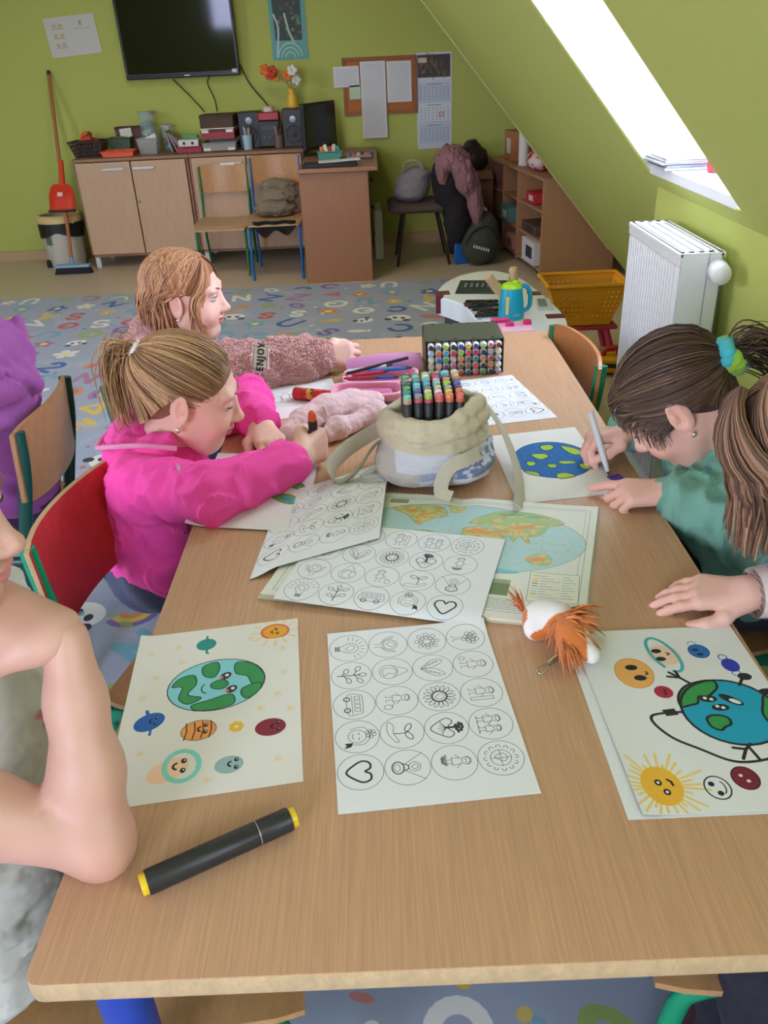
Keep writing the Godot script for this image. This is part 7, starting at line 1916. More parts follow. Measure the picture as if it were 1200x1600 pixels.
func head(mb: MB, X: Transform3D, skin: Color, lips: Color) -> void:   # local: face along +z, crown along +y
	var s := SDF.new()
	s.el(V3(0, 0.030, -0.014), V3(0.069, 0.071, 0.087), Basis(), 0.03)
	s.el(V3(0, -0.022, 0.028), V3(0.056, 0.072, 0.054), Basis(), 0.03)
	s.el(V3(0, -0.082, 0.052), V3(0.024, 0.020, 0.023), Basis(), 0.03)
	for e in [-1, 1]:
		s.el(V3(e * 0.031, -0.036, 0.054), V3(0.027, 0.026, 0.023), Basis(), 0.02)
		s.el(V3(e * 0.028, 0.024, 0.068), V3(0.022, 0.010, 0.012), Basis(), 0.016)
		s.cap(V3(e * 0.045, -0.05, 0.0), V3(e * 0.02, -0.088, 0.045), 0.020, 0.014, 0.025)
	s.cap(V3(0, 0.004, 0.080), V3(0, -0.022, 0.094), 0.0065, 0.0085, 0.014)
	s.el(V3(0, -0.025, 0.096), V3(0.0095, 0.0085, 0.009), Basis(), 0.008)
	for e in [-1, 1]: s.el(V3(e * 0.0095, -0.029, 0.088), V3(0.0065, 0.006, 0.008), Basis(), 0.006)
	s.el(V3(0, -0.047, 0.083), V3(0.017, 0.0052, 0.0085), Basis(), 0.005)
	s.el(V3(0, -0.0575, 0.080), V3(0.0145, 0.0056, 0.0085), Basis(), 0.005)
	s.cut(V3(0, -0.0522, 0.092), V3(0.019, 0.0011, 0.008), Basis(), 0.003)
	for e in [-1, 1]:
		s.cut(V3(e * 0.030, 0.007, 0.088), V3(0.016, 0.0095, 0.012), Basis(), 0.009)
		s.cut(V3(e * 0.0045, -0.034, 0.092), V3(0.0028, 0.0022, 0.004), Basis(), 0.003)
		var B := Basis(Vector3.UP, e * 0.35) * Basis(Vector3.RIGHT, -0.12)
		s.el(V3(e * 0.0745, -0.008, -0.010), V3(0.0065, 0.030, 0.018), B, 0.006)
		s.cut(V3(e * 0.0815, -0.005, -0.006), V3(0.006, 0.019, 0.010), B, 0.005)
		s.el(V3(e * 0.0765, -0.005, -0.003), V3(0.004, 0.009, 0.004), B, 0.004)
	s.cap(V3(0, -0.05, -0.018), V3(0, -0.15, -0.045), 0.042, 0.043, 0.02)
	s.build(mb, 0.0032, X, func(p: Vector3) -> Color:
		var c := skin
		var q := p - V3(0, -0.0522, 0.085)
		if absf(q.x) < 0.0175 and absf(q.y) < 0.0105 * (1.0 - 0.5 * absf(q.x) / 0.0175) and q.z > -0.01: c = lips
		for e in [-1, 1]:
			c = c.lerp(Color(skin.r * 1.02, skin.g * 0.80, skin.b * 0.76), 0.55 * exp(-p.distance_squared_to(V3(e * 0.042, -0.034, 0.062)) / 0.0005))
			c = c.lerp(Color(skin.r, skin.g * 0.76, skin.b * 0.72), 0.5 * exp(-p.distance_squared_to(V3(e * 0.08, -0.008, -0.008)) / 0.0007))
		c = c.lerp(Color(skin.r, skin.g * 0.82, skin.b * 0.8), 0.4 * exp(-p.distance_squared_to(V3(0, -0.027, 0.1)) / 0.0002))
		return c)

func eyes(t: Node3D, X: Transform3D, skin: Color, brow: Color, low: float, gaze := Vector3(0, -0.2, 1)) -> void:   # low: how far the lid comes down, degrees above the middle
	for e in [-1, 1]:
		var c := V3(e * 0.030, 0.006, 0.0655)
		var m := MB.new()
		m.ell(X * c, V3(0.0122, 0.0122, 0.0122), X.basis, 16, 12)
		var o := obj("eye", m, mat(rgb(226, 220, 216), 0.2), t, true)
		m = MB.new()
		var g := gaze.normalized()
		m.ell(X * (c + g * 0.0088), V3(0.0056, 0.0056, 0.0036), X.basis * look(g), 14, 8)
		obj("iris", m, mat(rgb(74, 76, 80), 0.15), o, true)
		for lid in [[88.0, low], [-80.0, -24.0]]:
			m = MB.new()
			m.grid(14, 6, func(u, v):
				var a := deg_to_rad(lerpf(-84, 84, u))
				var b := deg_to_rad(lerpf(lid[0], lid[1] + (6.0 if lid[0] > 0 else -4.0) * pow(absf(u * 2 - 1), 2), v))
				return X * (c + V3(sin(a) * cos(b), sin(b), cos(a) * cos(b)) * 0.0136))
			var sk := mat(skin.linear_to_srgb(), 0.55, 0.0, "lid")
			obj("eyelid", m, sk, t, true)
		m = MB.new()
		var P := PackedVector3Array()
		for k in 9:
			var a := deg_to_rad(lerpf(-70, 70, k / 8.0))
			var b := deg_to_rad(low + 6.0 * pow(k / 4.0 - 1.0, 2) - 2.0)
			P.append(X * (c + V3(sin(a) * cos(b), sin(b), cos(a) * cos(b)) * 0.0142))
		m.tube(P, [0.0004, 0.0009, 0.0011, 0.0012, 0.0012, 0.0012, 0.0012, 0.0011, 0.0005], 5)
		obj("eyelash", m, mat(rgb(58, 42, 36), 0.8), t, true)
		m = MB.new()
		m.tube(spline([X * V3(e * 0.014, 0.0235, 0.0850), X * V3(e * 0.030, 0.0290, 0.0800), X * V3(e * 0.046, 0.0240, 0.0665)], 5), [0.0010, 0.0018, 0.0020, 0.0020, 0.0020, 0.0019, 0.0018, 0.0016, 0.0014, 0.0010, 0.0006], 6, true, 0.8)
		obj("eyebrow", m, mat(brow, 0.9), t, true)

func on_skull(d: Vector3, k: float) -> Vector3:   # point of the hair surface in direction d
	var R := V3(0.0755, 0.0765, 0.0940) * k
	return V3(0, 0.033, -0.018) + d / (d / R).length()

func hair_cap(X: Transform3D, sd: int, tied := true) -> MB:
	var s := SDF.new()
	s.el(V3(0, 0.033, -0.018), V3(0.0745, 0.0755, 0.093))
	if not tied: s.el(V3(0, -0.03, -0.045), V3(0.072, 0.075, 0.06), Basis(), 0.03)
	else: s.el(V3(0, -0.016, -0.05), V3(0.047, 0.044, 0.036), Basis(), 0.03)
	s.cut(V3(0, -0.040, 0.100), V3(0.086, 0.108, 0.074), Basis(), 0.012)
	for e in [-1, 1]: s.cut(V3(e * 0.085, -0.012, 0.006), V3(0.028, 0.036, 0.030), Basis(), 0.010)
	var m := MB.new()
	s.build(m, 0.004, X)
	return m

func lock(m: MB, P: PackedVector3Array, r: float) -> void:
	var n := P.size()
	var R := PackedFloat32Array()
	for i in n: R.append(r * (0.35 + 0.65 * sin(PI * clampf((i + 0.6) / n, 0.0, 1.0))))
	m.tube(P, R, 4, false, 0.55)

func tied_hair(t: Node3D, X: Transform3D, T: Vector3, tones: Array, n: int, sd: int, tail: Array, tail_n: int, tail_r: float, low := 0.0) -> void:
	# tones are linear colours; tail is a path in the world
	var rg := RandomNumberGenerator.new()
	rg.seed = sd
	var cap := hair_cap(X, sd)
	for i in cap.C.size(): cap.C[i] = tones[0]
	var line := [V3(0, 0.079, 0.066), V3(0.030, 0.075, 0.064), V3(0.050, 0.054, 0.060), V3(0.060, 0.026, 0.052), V3(0.066, -0.004, 0.036), V3(0.072, -0.006, 0.014), V3(0.074, 0.020, -0.012), V3(0.071, -0.010, -0.040), V3(0.056, -0.045, -0.060), V3(0.030, -0.062, -0.070), V3(0, -0.066, -0.074)]
	var c0 := V3(0, 0.033, -0.018)
	var d1 := (T - c0).normalized()
	for i in n:
		var f := rg.randf() * 10.0
		var k := mini(int(f), 9)
		var root: Vector3 = (line[k] as Vector3).lerp(line[k + 1], f - k)
		var side_lock := low > 0.0 and k < 5
		if rg.randf() < 0.5: root.x = -root.x
		var d0 := (root - c0).normalized()
		d0 = d0.slerp(d1, rg.randf() * rg.randf() * (0.08 if side_lock else 0.75)) if not side_lock or rg.randf() < 0.6 else d0.slerp(d1, rg.randf() * 0.6)
		var P := PackedVector3Array()
		if side_lock:   # locks that fall forward past the hairline
			var q := rg.randf_range(0.15, 1.0)
			for j in 2: P.append(X * (root * 1.05 + V3(signf(root.x) * 0.004, -0.044, 0.020) * low * q * (1.0 - 0.5 * j)))
		var lift := 1.012 + rg.randf() * 0.022 + (0.035 if k >= 7 else 0.0)
		var w := rg.randf_range(-0.05, 0.05)
		var side := d0.cross(d1).normalized()
		for j in 9:
			var u := j / 8.0
			var d := (d0.slerp(d1, u * 0.97) + side * w * sin(u * PI)).normalized()
			var p := on_skull(d, lift + 0.006 * sin(u * PI))
			if k >= 6: p = (root * 1.07).lerp(p, clampf(u * 2.6, 0.0, 1.0))
			if u > 0.8: p = p.lerp(T, (u - 0.8) * 4.2)
			P.append(X * p)
		cap.col = (tones[rg.randi() % tones.size()] as Color) * rg.randf_range(0.85, 1.15)
		lock(cap, P, rg.randf_range(0.0011, 0.0026))
	var path := spline(tail, 4)
	for i in tail_n:
		var P := PackedVector3Array()
		var o := V3(rg.randfn(), rg.randfn(), rg.randfn()) * tail_r * 0.55
		var cut := rg.randf_range(0.75, 1.0)
		var m := int(path.size() * cut)
		for j in m: P.append(path[j] + o * (0.3 + 0.9 * sin(PI * minf(j / float(path.size()) + 0.12, 0.62))) + V3(0, 0, 0.003 * sin(j * 0.9 + i)))
		cap.col = (tones[rg.randi() % tones.size()] as Color) * rg.randf_range(0.8, 1.15)
		lock(cap, P, rg.randf_range(0.0012, 0.0026))
	obj("hair", cap, vcol(0.5, "hair"), t, true)

func loose_hair(t: Node3D, X: Transform3D, tones: Array, n: int, sd: int, drop: float, face_locks: int, tuck := 0.62, fmin := 0.45) -> void:
	# parted in the middle, hanging straight down from the widest part of the head
	var rg := RandomNumberGenerator.new()
	rg.seed = sd
	var cap := hair_cap(X, sd, false)
	for i in cap.C.size(): cap.C[i] = tones[0]
	var down := X.basis.inverse() * Vector3.DOWN
	for i in n + face_locks:
		var over := i >= n
		var a := rg.randf_range(fmin, 0.95) if over else rg.randf_range(tuck, PI)   # angle round the head from the face
		var sd2 := 1.0 if rg.randf() < 0.5 else -1.0
		var rootd := V3(0.01 * sd2, 0.9, lerpf(0.80, -0.5, (rg.randf() if tuck > 1.0 else minf(1.0, a / PI * 1.2)) if not over else 0.1)).normalized()
		var eq := V3(sin(a) * sd2, -0.12, cos(a)).normalized()
		var P := PackedVector3Array()
		var lift := 1.015 + rg.randf() * 0.03 + (0.14 + 0.1 * rg.randf() if over and fmin < 0.1 else 0.0)
		var last := Vector3.ZERO
		for j in 7:
			var p := on_skull(rootd.slerp(eq, j / 6.0), lift + 0.01 * j / 6.0)
			P.append(X * p)
			last = p
		var L := drop * rg.randf_range(0.65, 1.05)
		var back := 0.0
		if tuck > 1.0 and not over and a < 1.75:
			L *= 0.35; back = -0.055
		var wob := rg.randf_range(-0.012, 0.012)
		var tan := (X.basis.inverse() * (P[6] - P[5])).normalized()
		var run := last
		for j in 7:
			var u := (j + 1) / 7.0
			run += tan.slerp(down, minf(1.0, u * 1.6)) * L / 7.0
			P.append(X * (run + V3(-last.x * 0.12 * u, 0, (back - 0.004) * u) + V3(wob, 0, wob * 0.7) * sin(u * 4.0 + i)))
		cap.col = (tones[rg.randi() % tones.size()] as Color) * rg.randf_range(0.82, 1.18)
		lock(cap, P, rg.randf_range(0.0013, 0.0030))
	obj("hair", cap, vcol(0.5, "hair"), t, true)

func hand(mb: MB, W: Vector3, f: Vector3, n: Vector3, right: bool, curls: Array, k := 0.8, thumb := 0.3, splay := 0.10, skin := Color(0.84, 0.63, 0.54), elbow := Vector3.ZERO, re := 0.026) -> void:
	# curls: bend of index, middle, ring, little at the knuckle and again at the middle joint
	f = f.normalized()
	n = (n - f * n.dot(f)).normalized()
	var lat := (n.cross(f) if right else f.cross(n)).normalized()
	var s := SDF.new()
	var kf := [0.088, 0.092, 0.087, 0.079]
	var kl := [0.030, 0.010, -0.010, -0.029]
	var ln := [0.072, 0.080, 0.074, 0.057]
	var rr := [0.0095, 0.0097, 0.0092, 0.0080]
	var tips := []
	for i in 4:
		var K: Vector3 = W + (f * kf[i] + lat * kl[i]) * k + n * 0.002
		s.cap(W + lat * kl[i] * 0.45 * k + f * 0.005, K, 0.0165 * k, 0.0128 * k, 0.016 * k)
		var ang: float = curls[i][0]
		var d := f + lat * splay * (1.5 - i)
		d = d.normalized()
		var p := K
		var seg := [0.46, 0.31, 0.23]
		for j in 3:
			var dir := d * cos(ang) - n * sin(ang)
			var q: Vector3 = p + dir * ln[i] * seg[j] * k
			s.cap(p, q, rr[i] * k * (1.04 - 0.08 * j), rr[i] * k * (0.98 - 0.09 * j), 0.004)
			p = q
			if j == 2: tips.append([q + (d * sin(ang) + n * cos(ang)) * rr[i] * k * 0.8 - dir * 0.002, rr[i] * k])
			ang += curls[i][1] * (1.0 if j == 0 else 0.65)
	var tb := W + lat * 0.020 * k + f * 0.022 * k - n * 0.006 * k
	var t1 := tb + (lat * 0.70 + f * 0.62 - n * (0.12 + thumb * 0.3)).normalized() * 0.040 * k
	var t2 := t1 + (lat * (0.35 - thumb * 0.7) + f * 0.85 - n * (0.1 + thumb * 0.5)).normalized() * 0.034 * k
	var t3 := t2 + (lat * (0.15 - thumb * 0.9) + f * 0.9 - n * (0.05 + thumb * 0.4)).normalized() * 0.027 * k
	s.chain([W + f * 0.01 * k, tb, t1], [0.016 * k, 0.0165 * k, 0.0135 * k], 0.014 * k)
	s.chain([t1, t2, t3], [0.0125 * k, 0.0112 * k, 0.0092 * k], 0.005)
	tips.append([t3 + lat * 0.006 * k + n * 0.004 * k, 0.009 * k])
	if elbow != Vector3.ZERO: s.cap(W, W.lerp(elbow, minf(1.0, 0.07 / W.distance_to(elbow))), 0.0205 * k / 0.8 * 0.95, re, 0.02)
	s.build(mb, 0.0026, Transform3D(), func(p: Vector3) -> Color:
		for q in tips:
			if p.distance_to(q[0]) < q[1] * 0.62: return Color(skin.r * 1.04, skin.g * 0.98, skin.b * 0.98)
		return skin.lerp(Color(skin.r, skin.g * 0.8, skin.b * 0.76), 0.25 if p.distance_to(W) > 0.10 * k else 0.0))

func limbs(mb: MB, J: Dictionary, skin: Color) -> void:   # the body under the clothes, one surface
	var s := SDF.new()
	s.el(J.chest, V3(0.085, 0.115, 0.105), Basis(), 0.03)
	s.cap(J.chest, J.pelvis, 0.085, 0.09, 0.03)
	s.cap(J.neck + V3(0, 0.05, 0), J.neck - V3(0, 0.03, 0), 0.036, 0.045, 0.03)
	for e in ["r", "l"]:
		s.chain([J.chest + V3(0, 0.05, 0), J["sh" + e], J["el" + e], J["wr" + e]], [0.06, 0.038, 0.029, 0.019], 0.02)
		s.chain([J.pelvis, J["kn" + e], J["an" + e]], [0.07, 0.046, 0.030], 0.02)
	mb.col = skin
	s.build(mb, 0.012, Transform3D(), func(_p): return skin)

func lower(t: Node3D, J: Dictionary, c: Color, shoe: Color) -> void:
	var s := SDF.new()
	for e in ["r", "l"]: s.chain([J.pelvis, J["kn" + e], J["an" + e]], [0.098, 0.060, 0.045], 0.02)
	s.el(J.pelvis, V3(0.11, 0.09, 0.13), Basis(), 0.03)
	var m := MB.new()
	s.build(m, 0.011, Transform3D(), null, func(p): return 0.004 * sin(p.x * 90.0 + p.y * 60.0))
	obj("trousers", m, soft(c, 0.4, 16.0), t, true)
	for e in ["r", "l"]:
		m = MB.new()
		var a: Vector3 = J["an" + e]
		var d: Vector3 = ((J["kn" + e] - J.pelvis) * V3(1, 0, 1)).normalized()
		var s2 := SDF.new()
		s2.cap(V3(a.x, 0.045, a.z) - d * 0.03, V3(a.x, 0.038, a.z) + d * 0.10, 0.036, 0.030, 0.02)
		s2.cap(V3(a.x, 0.05, a.z) - d * 0.03, V3(a.x, 0.09, a.z) - d * 0.03, 0.036, 0.036, 0.02)
		s2.build(m, 0.007)
		obj("shoe", m, mat(shoe, 0.6), t, true)

func sleeve_cloth(J: Dictionary, sr: Array, torso: Array, sd: int, amp: float, cell: float, paint = null, extra = null, freq := 9.0) -> MB:
	var s := SDF.new()
	for e in torso: s.el(e[0], e[1], Basis(), 0.03)
	for e in ["r", "l"]:
		s.chain([(J["sh" + e] as Vector3).lerp(J.chest, 0.45), J["sh" + e], J["el" + e], (J["el" + e] as Vector3).lerp(J["wr" + e], J.get("cuff", 0.86))], [sr[0] * 1.15, sr[0], sr[1], sr[2]], 0.022)
	if extra != null: extra.call(s)
	var nz := FastNoiseLite.new()
	nz.seed = sd; nz.frequency = freq; nz.fractal_octaves = 2
	var m := MB.new()
	s.build(m, cell, Transform3D(), paint, func(p): return amp * (0.5 - minf(1.0, absf(nz.get_noise_3d((p.x + p.z) * 1.3, p.y * 0.9 + p.x * 0.5, (p.x - p.z) * 0.45)) * 2.6)))
	return m

func cuff(t: Node3D, J: Dictionary, e: String, r: float, len: float, ma: Material, at := 0.86) -> void:
	var m := MB.new()
	var a: Vector3 = J["el" + e]
	var b: Vector3 = J["wr" + e]
	var d := (b - a).normalized()
	var p := a.lerp(b, at)
	m.tube(PackedVector3Array([p - d * 0.012, p, p + d * len * 0.6, p + d * len, p + d * (len - 0.001), p + d * (len - 0.004)]), [r * 1.0, r * 1.06, r * 1.04, r, r * 0.9, r * 0.7], 20, false)
	obj("cuff", m, ma, t, true)

func people() -> void:
	pink_jacket_girl()
	fleece_girl()
	green_girl()
	edge_girl()
	foreground_girl()
	purple_child()

func pink_jacket_girl() -> void:
	var t := thing("person", "girl in bright pink hooded jacket with blond ponytail, holding an orange marker", "person", V3(-0.46, 0, -1.40))
	var p := deg_to_rad(18)
	var yw := deg_to_rad(-6)
	var X := Transform3D(look(V3(cos(p) * cos(yw), -sin(p), sin(yw) * cos(p))), V3(-0.355, 0.772, -1.42))
	var J := {"neck": V3(-0.41, 0.665, -1.42), "chest": V3(-0.445, 0.57, -1.41), "pelvis": V3(-0.455, 0.43, -1.40), "shr": V3(-0.435, 0.645, -1.305), "shl": V3(-0.42, 0.645, -1.53), "elr": V3(-0.300, 0.660, -1.225), "ell": V3(-0.295, 0.662, -1.655), "wrr": V3(-0.160, 0.662, -1.352), "wrl": V3(-0.250, 0.655, -1.530), "knr": V3(-0.17, 0.42, -1.32), "knl": V3(-0.17, 0.42, -1.48), "anr": V3(-0.18, 0.10, -1.32), "anl": V3(-0.18, 0.10, -1.48)}
	var sk := lin(238, 190, 172)
	var b := MB.new()
	limbs(b, J, sk)
	head(b, X, sk, lin(196, 122, 116))
	hand(b, J.wrr, V3(0.55, 0.02, -0.80), V3(0.8, 0.12, 0.6), true, [[1.05, 1.25], [1.15, 1.3], [1.2, 1.3], [1.25, 1.25]], 0.78, 0.75, 0.02, sk, J.elr)
	hand(b, J.wrl, V3(0.38, -0.16, 0.93), V3(0.1, 1, 0.15), false, [[0.30, 0.30], [0.30, 0.32], [0.32, 0.35], [0.35, 0.4]], 0.78, 0.3, 0.05, sk, J.ell)
	obj("body", b, vcol(0.55, "skin"), t, true)
	eyes(t, X, sk, rgb(150, 112, 84), -14.0, V3(0, -0.6, 1))
	var pink := rgb(252, 76, 172)
	var m := sleeve_cloth(J, [0.060, 0.050, 0.043], [[J.chest, V3(0.105, 0.125, 0.135)], [V3(-0.452, 0.47, -1.40), V3(0.105, 0.13, 0.135)], [V3(-0.425, 0.655, -1.42), V3(0.07, 0.035, 0.10)]], 4, 0.010, 0.0056, null, null, 9.0)
	obj("jacket", m, soft(pink, 0.3, 16.0, 0.3), t, true)
	cuff(t, J, "r", 0.034, 0.022, soft(rgb(250, 76, 164), 0.3, 16.0), 0.80)
	cuff(t, J, "l", 0.034, 0.020, soft(rgb(206, 34, 110), 0.3, 16.0), 0.84)
	# the hood lies on the back
	var s := SDF.new()
	s.el(V3(-0.475, 0.685, -1.43), V3(0.045, 0.045, 0.115), Basis(Vector3.BACK, 0.3), 0.02)
	s.el(V3(-0.425, 0.690, -1.345), V3(0.055, 0.030, 0.035), Basis(Vector3.BACK, 0.5), 0.02)
	s.el(V3(-0.425, 0.690, -1.50), V3(0.055, 0.030, 0.035), Basis(Vector3.BACK, 0.5), 0.02)
	s.el(V3(-0.50, 0.64, -1.42), V3(0.03, 0.06, 0.08), Basis(), 0.02)
	var nz := FastNoiseLite.new()
	nz.seed = 9; nz.frequency = 13.0
	m = MB.new()
	s.build(m, 0.005, Transform3D(), null, func(q): return 0.008 * (0.4 - absf(nz.get_noise_3dv(q)) * 1.6))
	var hood := obj("hood", m, soft(pink, 0.3, 16.0, 0.3), t, true)
	m = MB.new()
	m.tube(spline([V3(-0.368, 0.708, -1.318), V3(-0.425, 0.722, -1.306), V3(-0.49, 0.715, -1.322), V3(-0.526, 0.695, -1.37), V3(-0.528, 0.69, -1.45), V3(-0.49, 0.69, -1.53), V3(-0.42, 0.705, -1.54)], 6), 0.005, 8)
	obj("hood_trim", m, soft(rgb(226, 140, 180), 0.3, 16.0), hood, true)
	# small reflective print on the sleeve
	m = MB.new()
	m.tube(spline([V3(-0.352, 0.712, -1.245), V3(-0.340, 0.700, -1.222), V3(-0.322, 0.700, -1.214), V3(-0.310, 0.704, -1.220)], 4), 0.003, 6, true, 0.4)
	obj("sleeve_print", m, mat(rgb(196, 150, 176), 0.4), t, true)
	lower(t, J, rgb(70, 74, 96), rgb(90, 84, 90))
	var T := V3(0, 0.060, -0.108)
	var Tw := X * T
	tied_hair(t, X, T, [lin(142, 104, 74), lin(196, 152, 104), lin(214, 174, 124), lin(176, 130, 90), lin(160, 120, 86)], 620, 5, [Tw, Tw + V3(-0.028, 0.0, 0.0), Tw + V3(-0.042, -0.04, 0.005), Tw + V3(-0.040, -0.10, 0.01), Tw + V3(-0.035, -0.16, 0.012)], 120, 0.020)
	m = MB.new()
	var fr := X.basis * V3(0, 0.35, -1).normalized()
	var P := PackedVector3Array()
	var u := fr.cross(Vector3.UP).normalized()
	var w := fr.cross(u)
	for i in 17: P.append(Tw - fr * 0.001 + (u * cos(i * TAU / 16) + w * sin(i * TAU / 16)) * 0.0145)
	m.tube(P, 0.0050, 8, false)
	obj("hair_tie", m, mat(rgb(226, 226, 222), 0.6), t, true)
	m = MB.new()
	m.ell(X * V3(-0.079, -0.043, -0.006), V3(0.0045, 0.0055, 0.0045))
	obj("earring", m, mat(rgb(214, 206, 196), 0.2, 0.8), t, true)

func fleece_girl() -> void:
	var t := thing("person", "girl with loose ginger hair in a dusty pink fleece reaching for the pencil case", "person", V3(-0.57, 0, -1.98))
	var p := deg_to_rad(5)
	var X := Transform3D(look(V3(cos(p), -sin(p), 0.05)), V3(-0.470, 0.802, -2.02))
	var J := {"neck": V3(-0.515, 0.69, -2.02), "chest": V3(-0.545, 0.585, -2.0), "pelvis": V3(-0.53, 0.43, -1.98), "shr": V3(-0.53, 0.665, -1.885), "shl": V3(-0.52, 0.665, -2.13), "elr": V3(-0.370, 0.662, -1.845), "ell": V3(-0.50, 0.51, -2.19), "wrr": V3(-0.150, 0.664, -1.915), "wrl": V3(-0.38, 0.47, -2.1), "knr": V3(-0.26, 0.42, -1.90), "knl": V3(-0.26, 0.42, -2.06), "anr": V3(-0.26, 0.10, -1.90), "anl": V3(-0.26, 0.10, -2.06), "cuff": 0.92}
	var sk := lin(236, 190, 174)
	var b := MB.new()
	limbs(b, J, sk)
	head(b, X, sk, lin(188, 116, 112))
	hand(b, J.wrr, V3(0.93, -0.02, -0.12), V3(0.05, 0.55, 0.85), true, [[0.65, 0.9], [0.75, 0.95], [0.85, 0.95], [0.9, 0.9]], 0.80, 0.5, 0.04, sk, J.elr)
	hand(b, J.wrl, V3(0.8, -0.2, 0.3), V3(0, 1, 0), false, [[0.4, 0.4], [0.4, 0.4], [0.4, 0.4], [0.4, 0.4]], 0.78, 0.3, 0.05, sk)
	obj("body", b, vcol(0.55, "skin"), t, true)
	eyes(t, X, sk, rgb(150, 100, 70), 14.0, V3(0.1, -0.15, 1))
	var nz := FastNoiseLite.new()
	nz.seed = 40; nz.frequency = 75.0
	var m := sleeve_cloth(J, [0.070, 0.066, 0.052], [[J.chest, V3(0.125, 0.135, 0.145)], [V3(-0.545, 0.47, -1.98), V3(0.12, 0.12, 0.145)], [V3(-0.575, 0.70, -2.02), V3(0.055, 0.055, 0.11)]], 14, 0.010, 0.0062)
	var fm := soft(rgb(236, 190, 186), 1.2, 34.0, 0.9)
	obj("fleece", m, fm, t, true)
	# curls of the pile
	var mm := MultiMesh.new()
	var tuft := MB.new()
	tuft.tube(PackedVector3Array([V3(0, 0, 0), V3(0.0015, 0.0035, 0), V3(0.0040, 0.0050, 0.0015)]), [0.0018, 0.0015, 0.0004], 4, false)
	mm.transform_format = MultiMesh.TRANSFORM_3D
	mm.mesh = tuft.mesh(fm)
	var pts := []
	for i in range(0, m.V.size()):
		if m.V[i].y > 0.55 and m.V[i].distance_to(V3(-0.276, 0.700, -1.815)) > 0.03: pts.append(i)
	mm.instance_count = pts.size() * 3
	for i in pts.size() * 3:
		var k: int = pts[i / 3]
		var N := m.N[k]
		var o := V3(rng.randf_range(-1, 1), rng.randf_range(-1, 1), rng.randf_range(-1, 1)) * 0.0035
		var yx := N.cross(V3(rng.randf_range(-1, 1), rng.randf_range(-1, 1), rng.randf_range(-1, 1))).normalized()
		mm.set_instance_transform(i, Transform3D(Basis(yx, N, yx.cross(N)).scaled(Vector3.ONE * rng.randf_range(0.7, 1.3)), m.V[k] + o - N * o.dot(N) - N * 0.001))
	var mi := MultiMeshInstance3D.new()
	mi.multimesh = mm; mi.name = "fleece_pile"
	t.add_child(mi, true)
	mi.position = -t.position
	mi.set_meta("kind", "stuff")
	cuff(t, J, "r", 0.037, 0.018, soft(rgb(196, 138, 138), 0.8, 30.0), 0.90)
	# sewn patch on the sleeve
	var c := V3(-0.276, 0.706, -1.806)
	var N := V3(0.10, 0.48, 0.86).normalized()
	var up := V3(0.10, 0.85, -0.5)
	var ux := (up - N * up.dot(N)).normalized()    # reading direction runs up the sleeve
	var B := Basis(ux, N.cross(ux), N)
	m = MB.new()
	m.box(c, V3(0.056, 0.036, 0.006), B, 0.003)
	var pt := obj("patch", m, mat(rgb(214, 212, 206), 0.8), t, true)
	m = MB.new()
	for e in [[V3(0, 0.0155, 0), V3(0.052, 0.002, 0.001)], [V3(0, -0.0155, 0), V3(0.052, 0.002, 0.001)], [V3(0.0255, 0, 0), V3(0.002, 0.032, 0.001)], [V3(-0.0255, 0, 0), V3(0.002, 0.032, 0.001)]]: m.box(c + B * (e[0] + V3(0, 0, 0.0032)), e[1], B, 0.0003)
	obj("stitching", m, mat(rgb(150, 148, 144), 0.8), pt, true)
	words("ENJOY", 0.0165, pt, "lettering", Transform3D(B, c + N * 0.0036), mat(rgb(24, 24, 26), 0.7), 0.001)
	lower(t, J, rgb(60, 66, 90), rgb(120, 110, 110))
	loose_hair(t, X, [lin(146, 98, 66), lin(192, 138, 96), lin(210, 162, 122), lin(172, 118, 80)], 640, 12, 0.13, 50, 1.15)
	m = MB.new()
	m.ell(X * V3(-0.080, -0.040, -0.006), V3(0.004, 0.004, 0.004))
	obj("earring", m, mat(rgb(220, 214, 206), 0.2, 0.8), t, true)

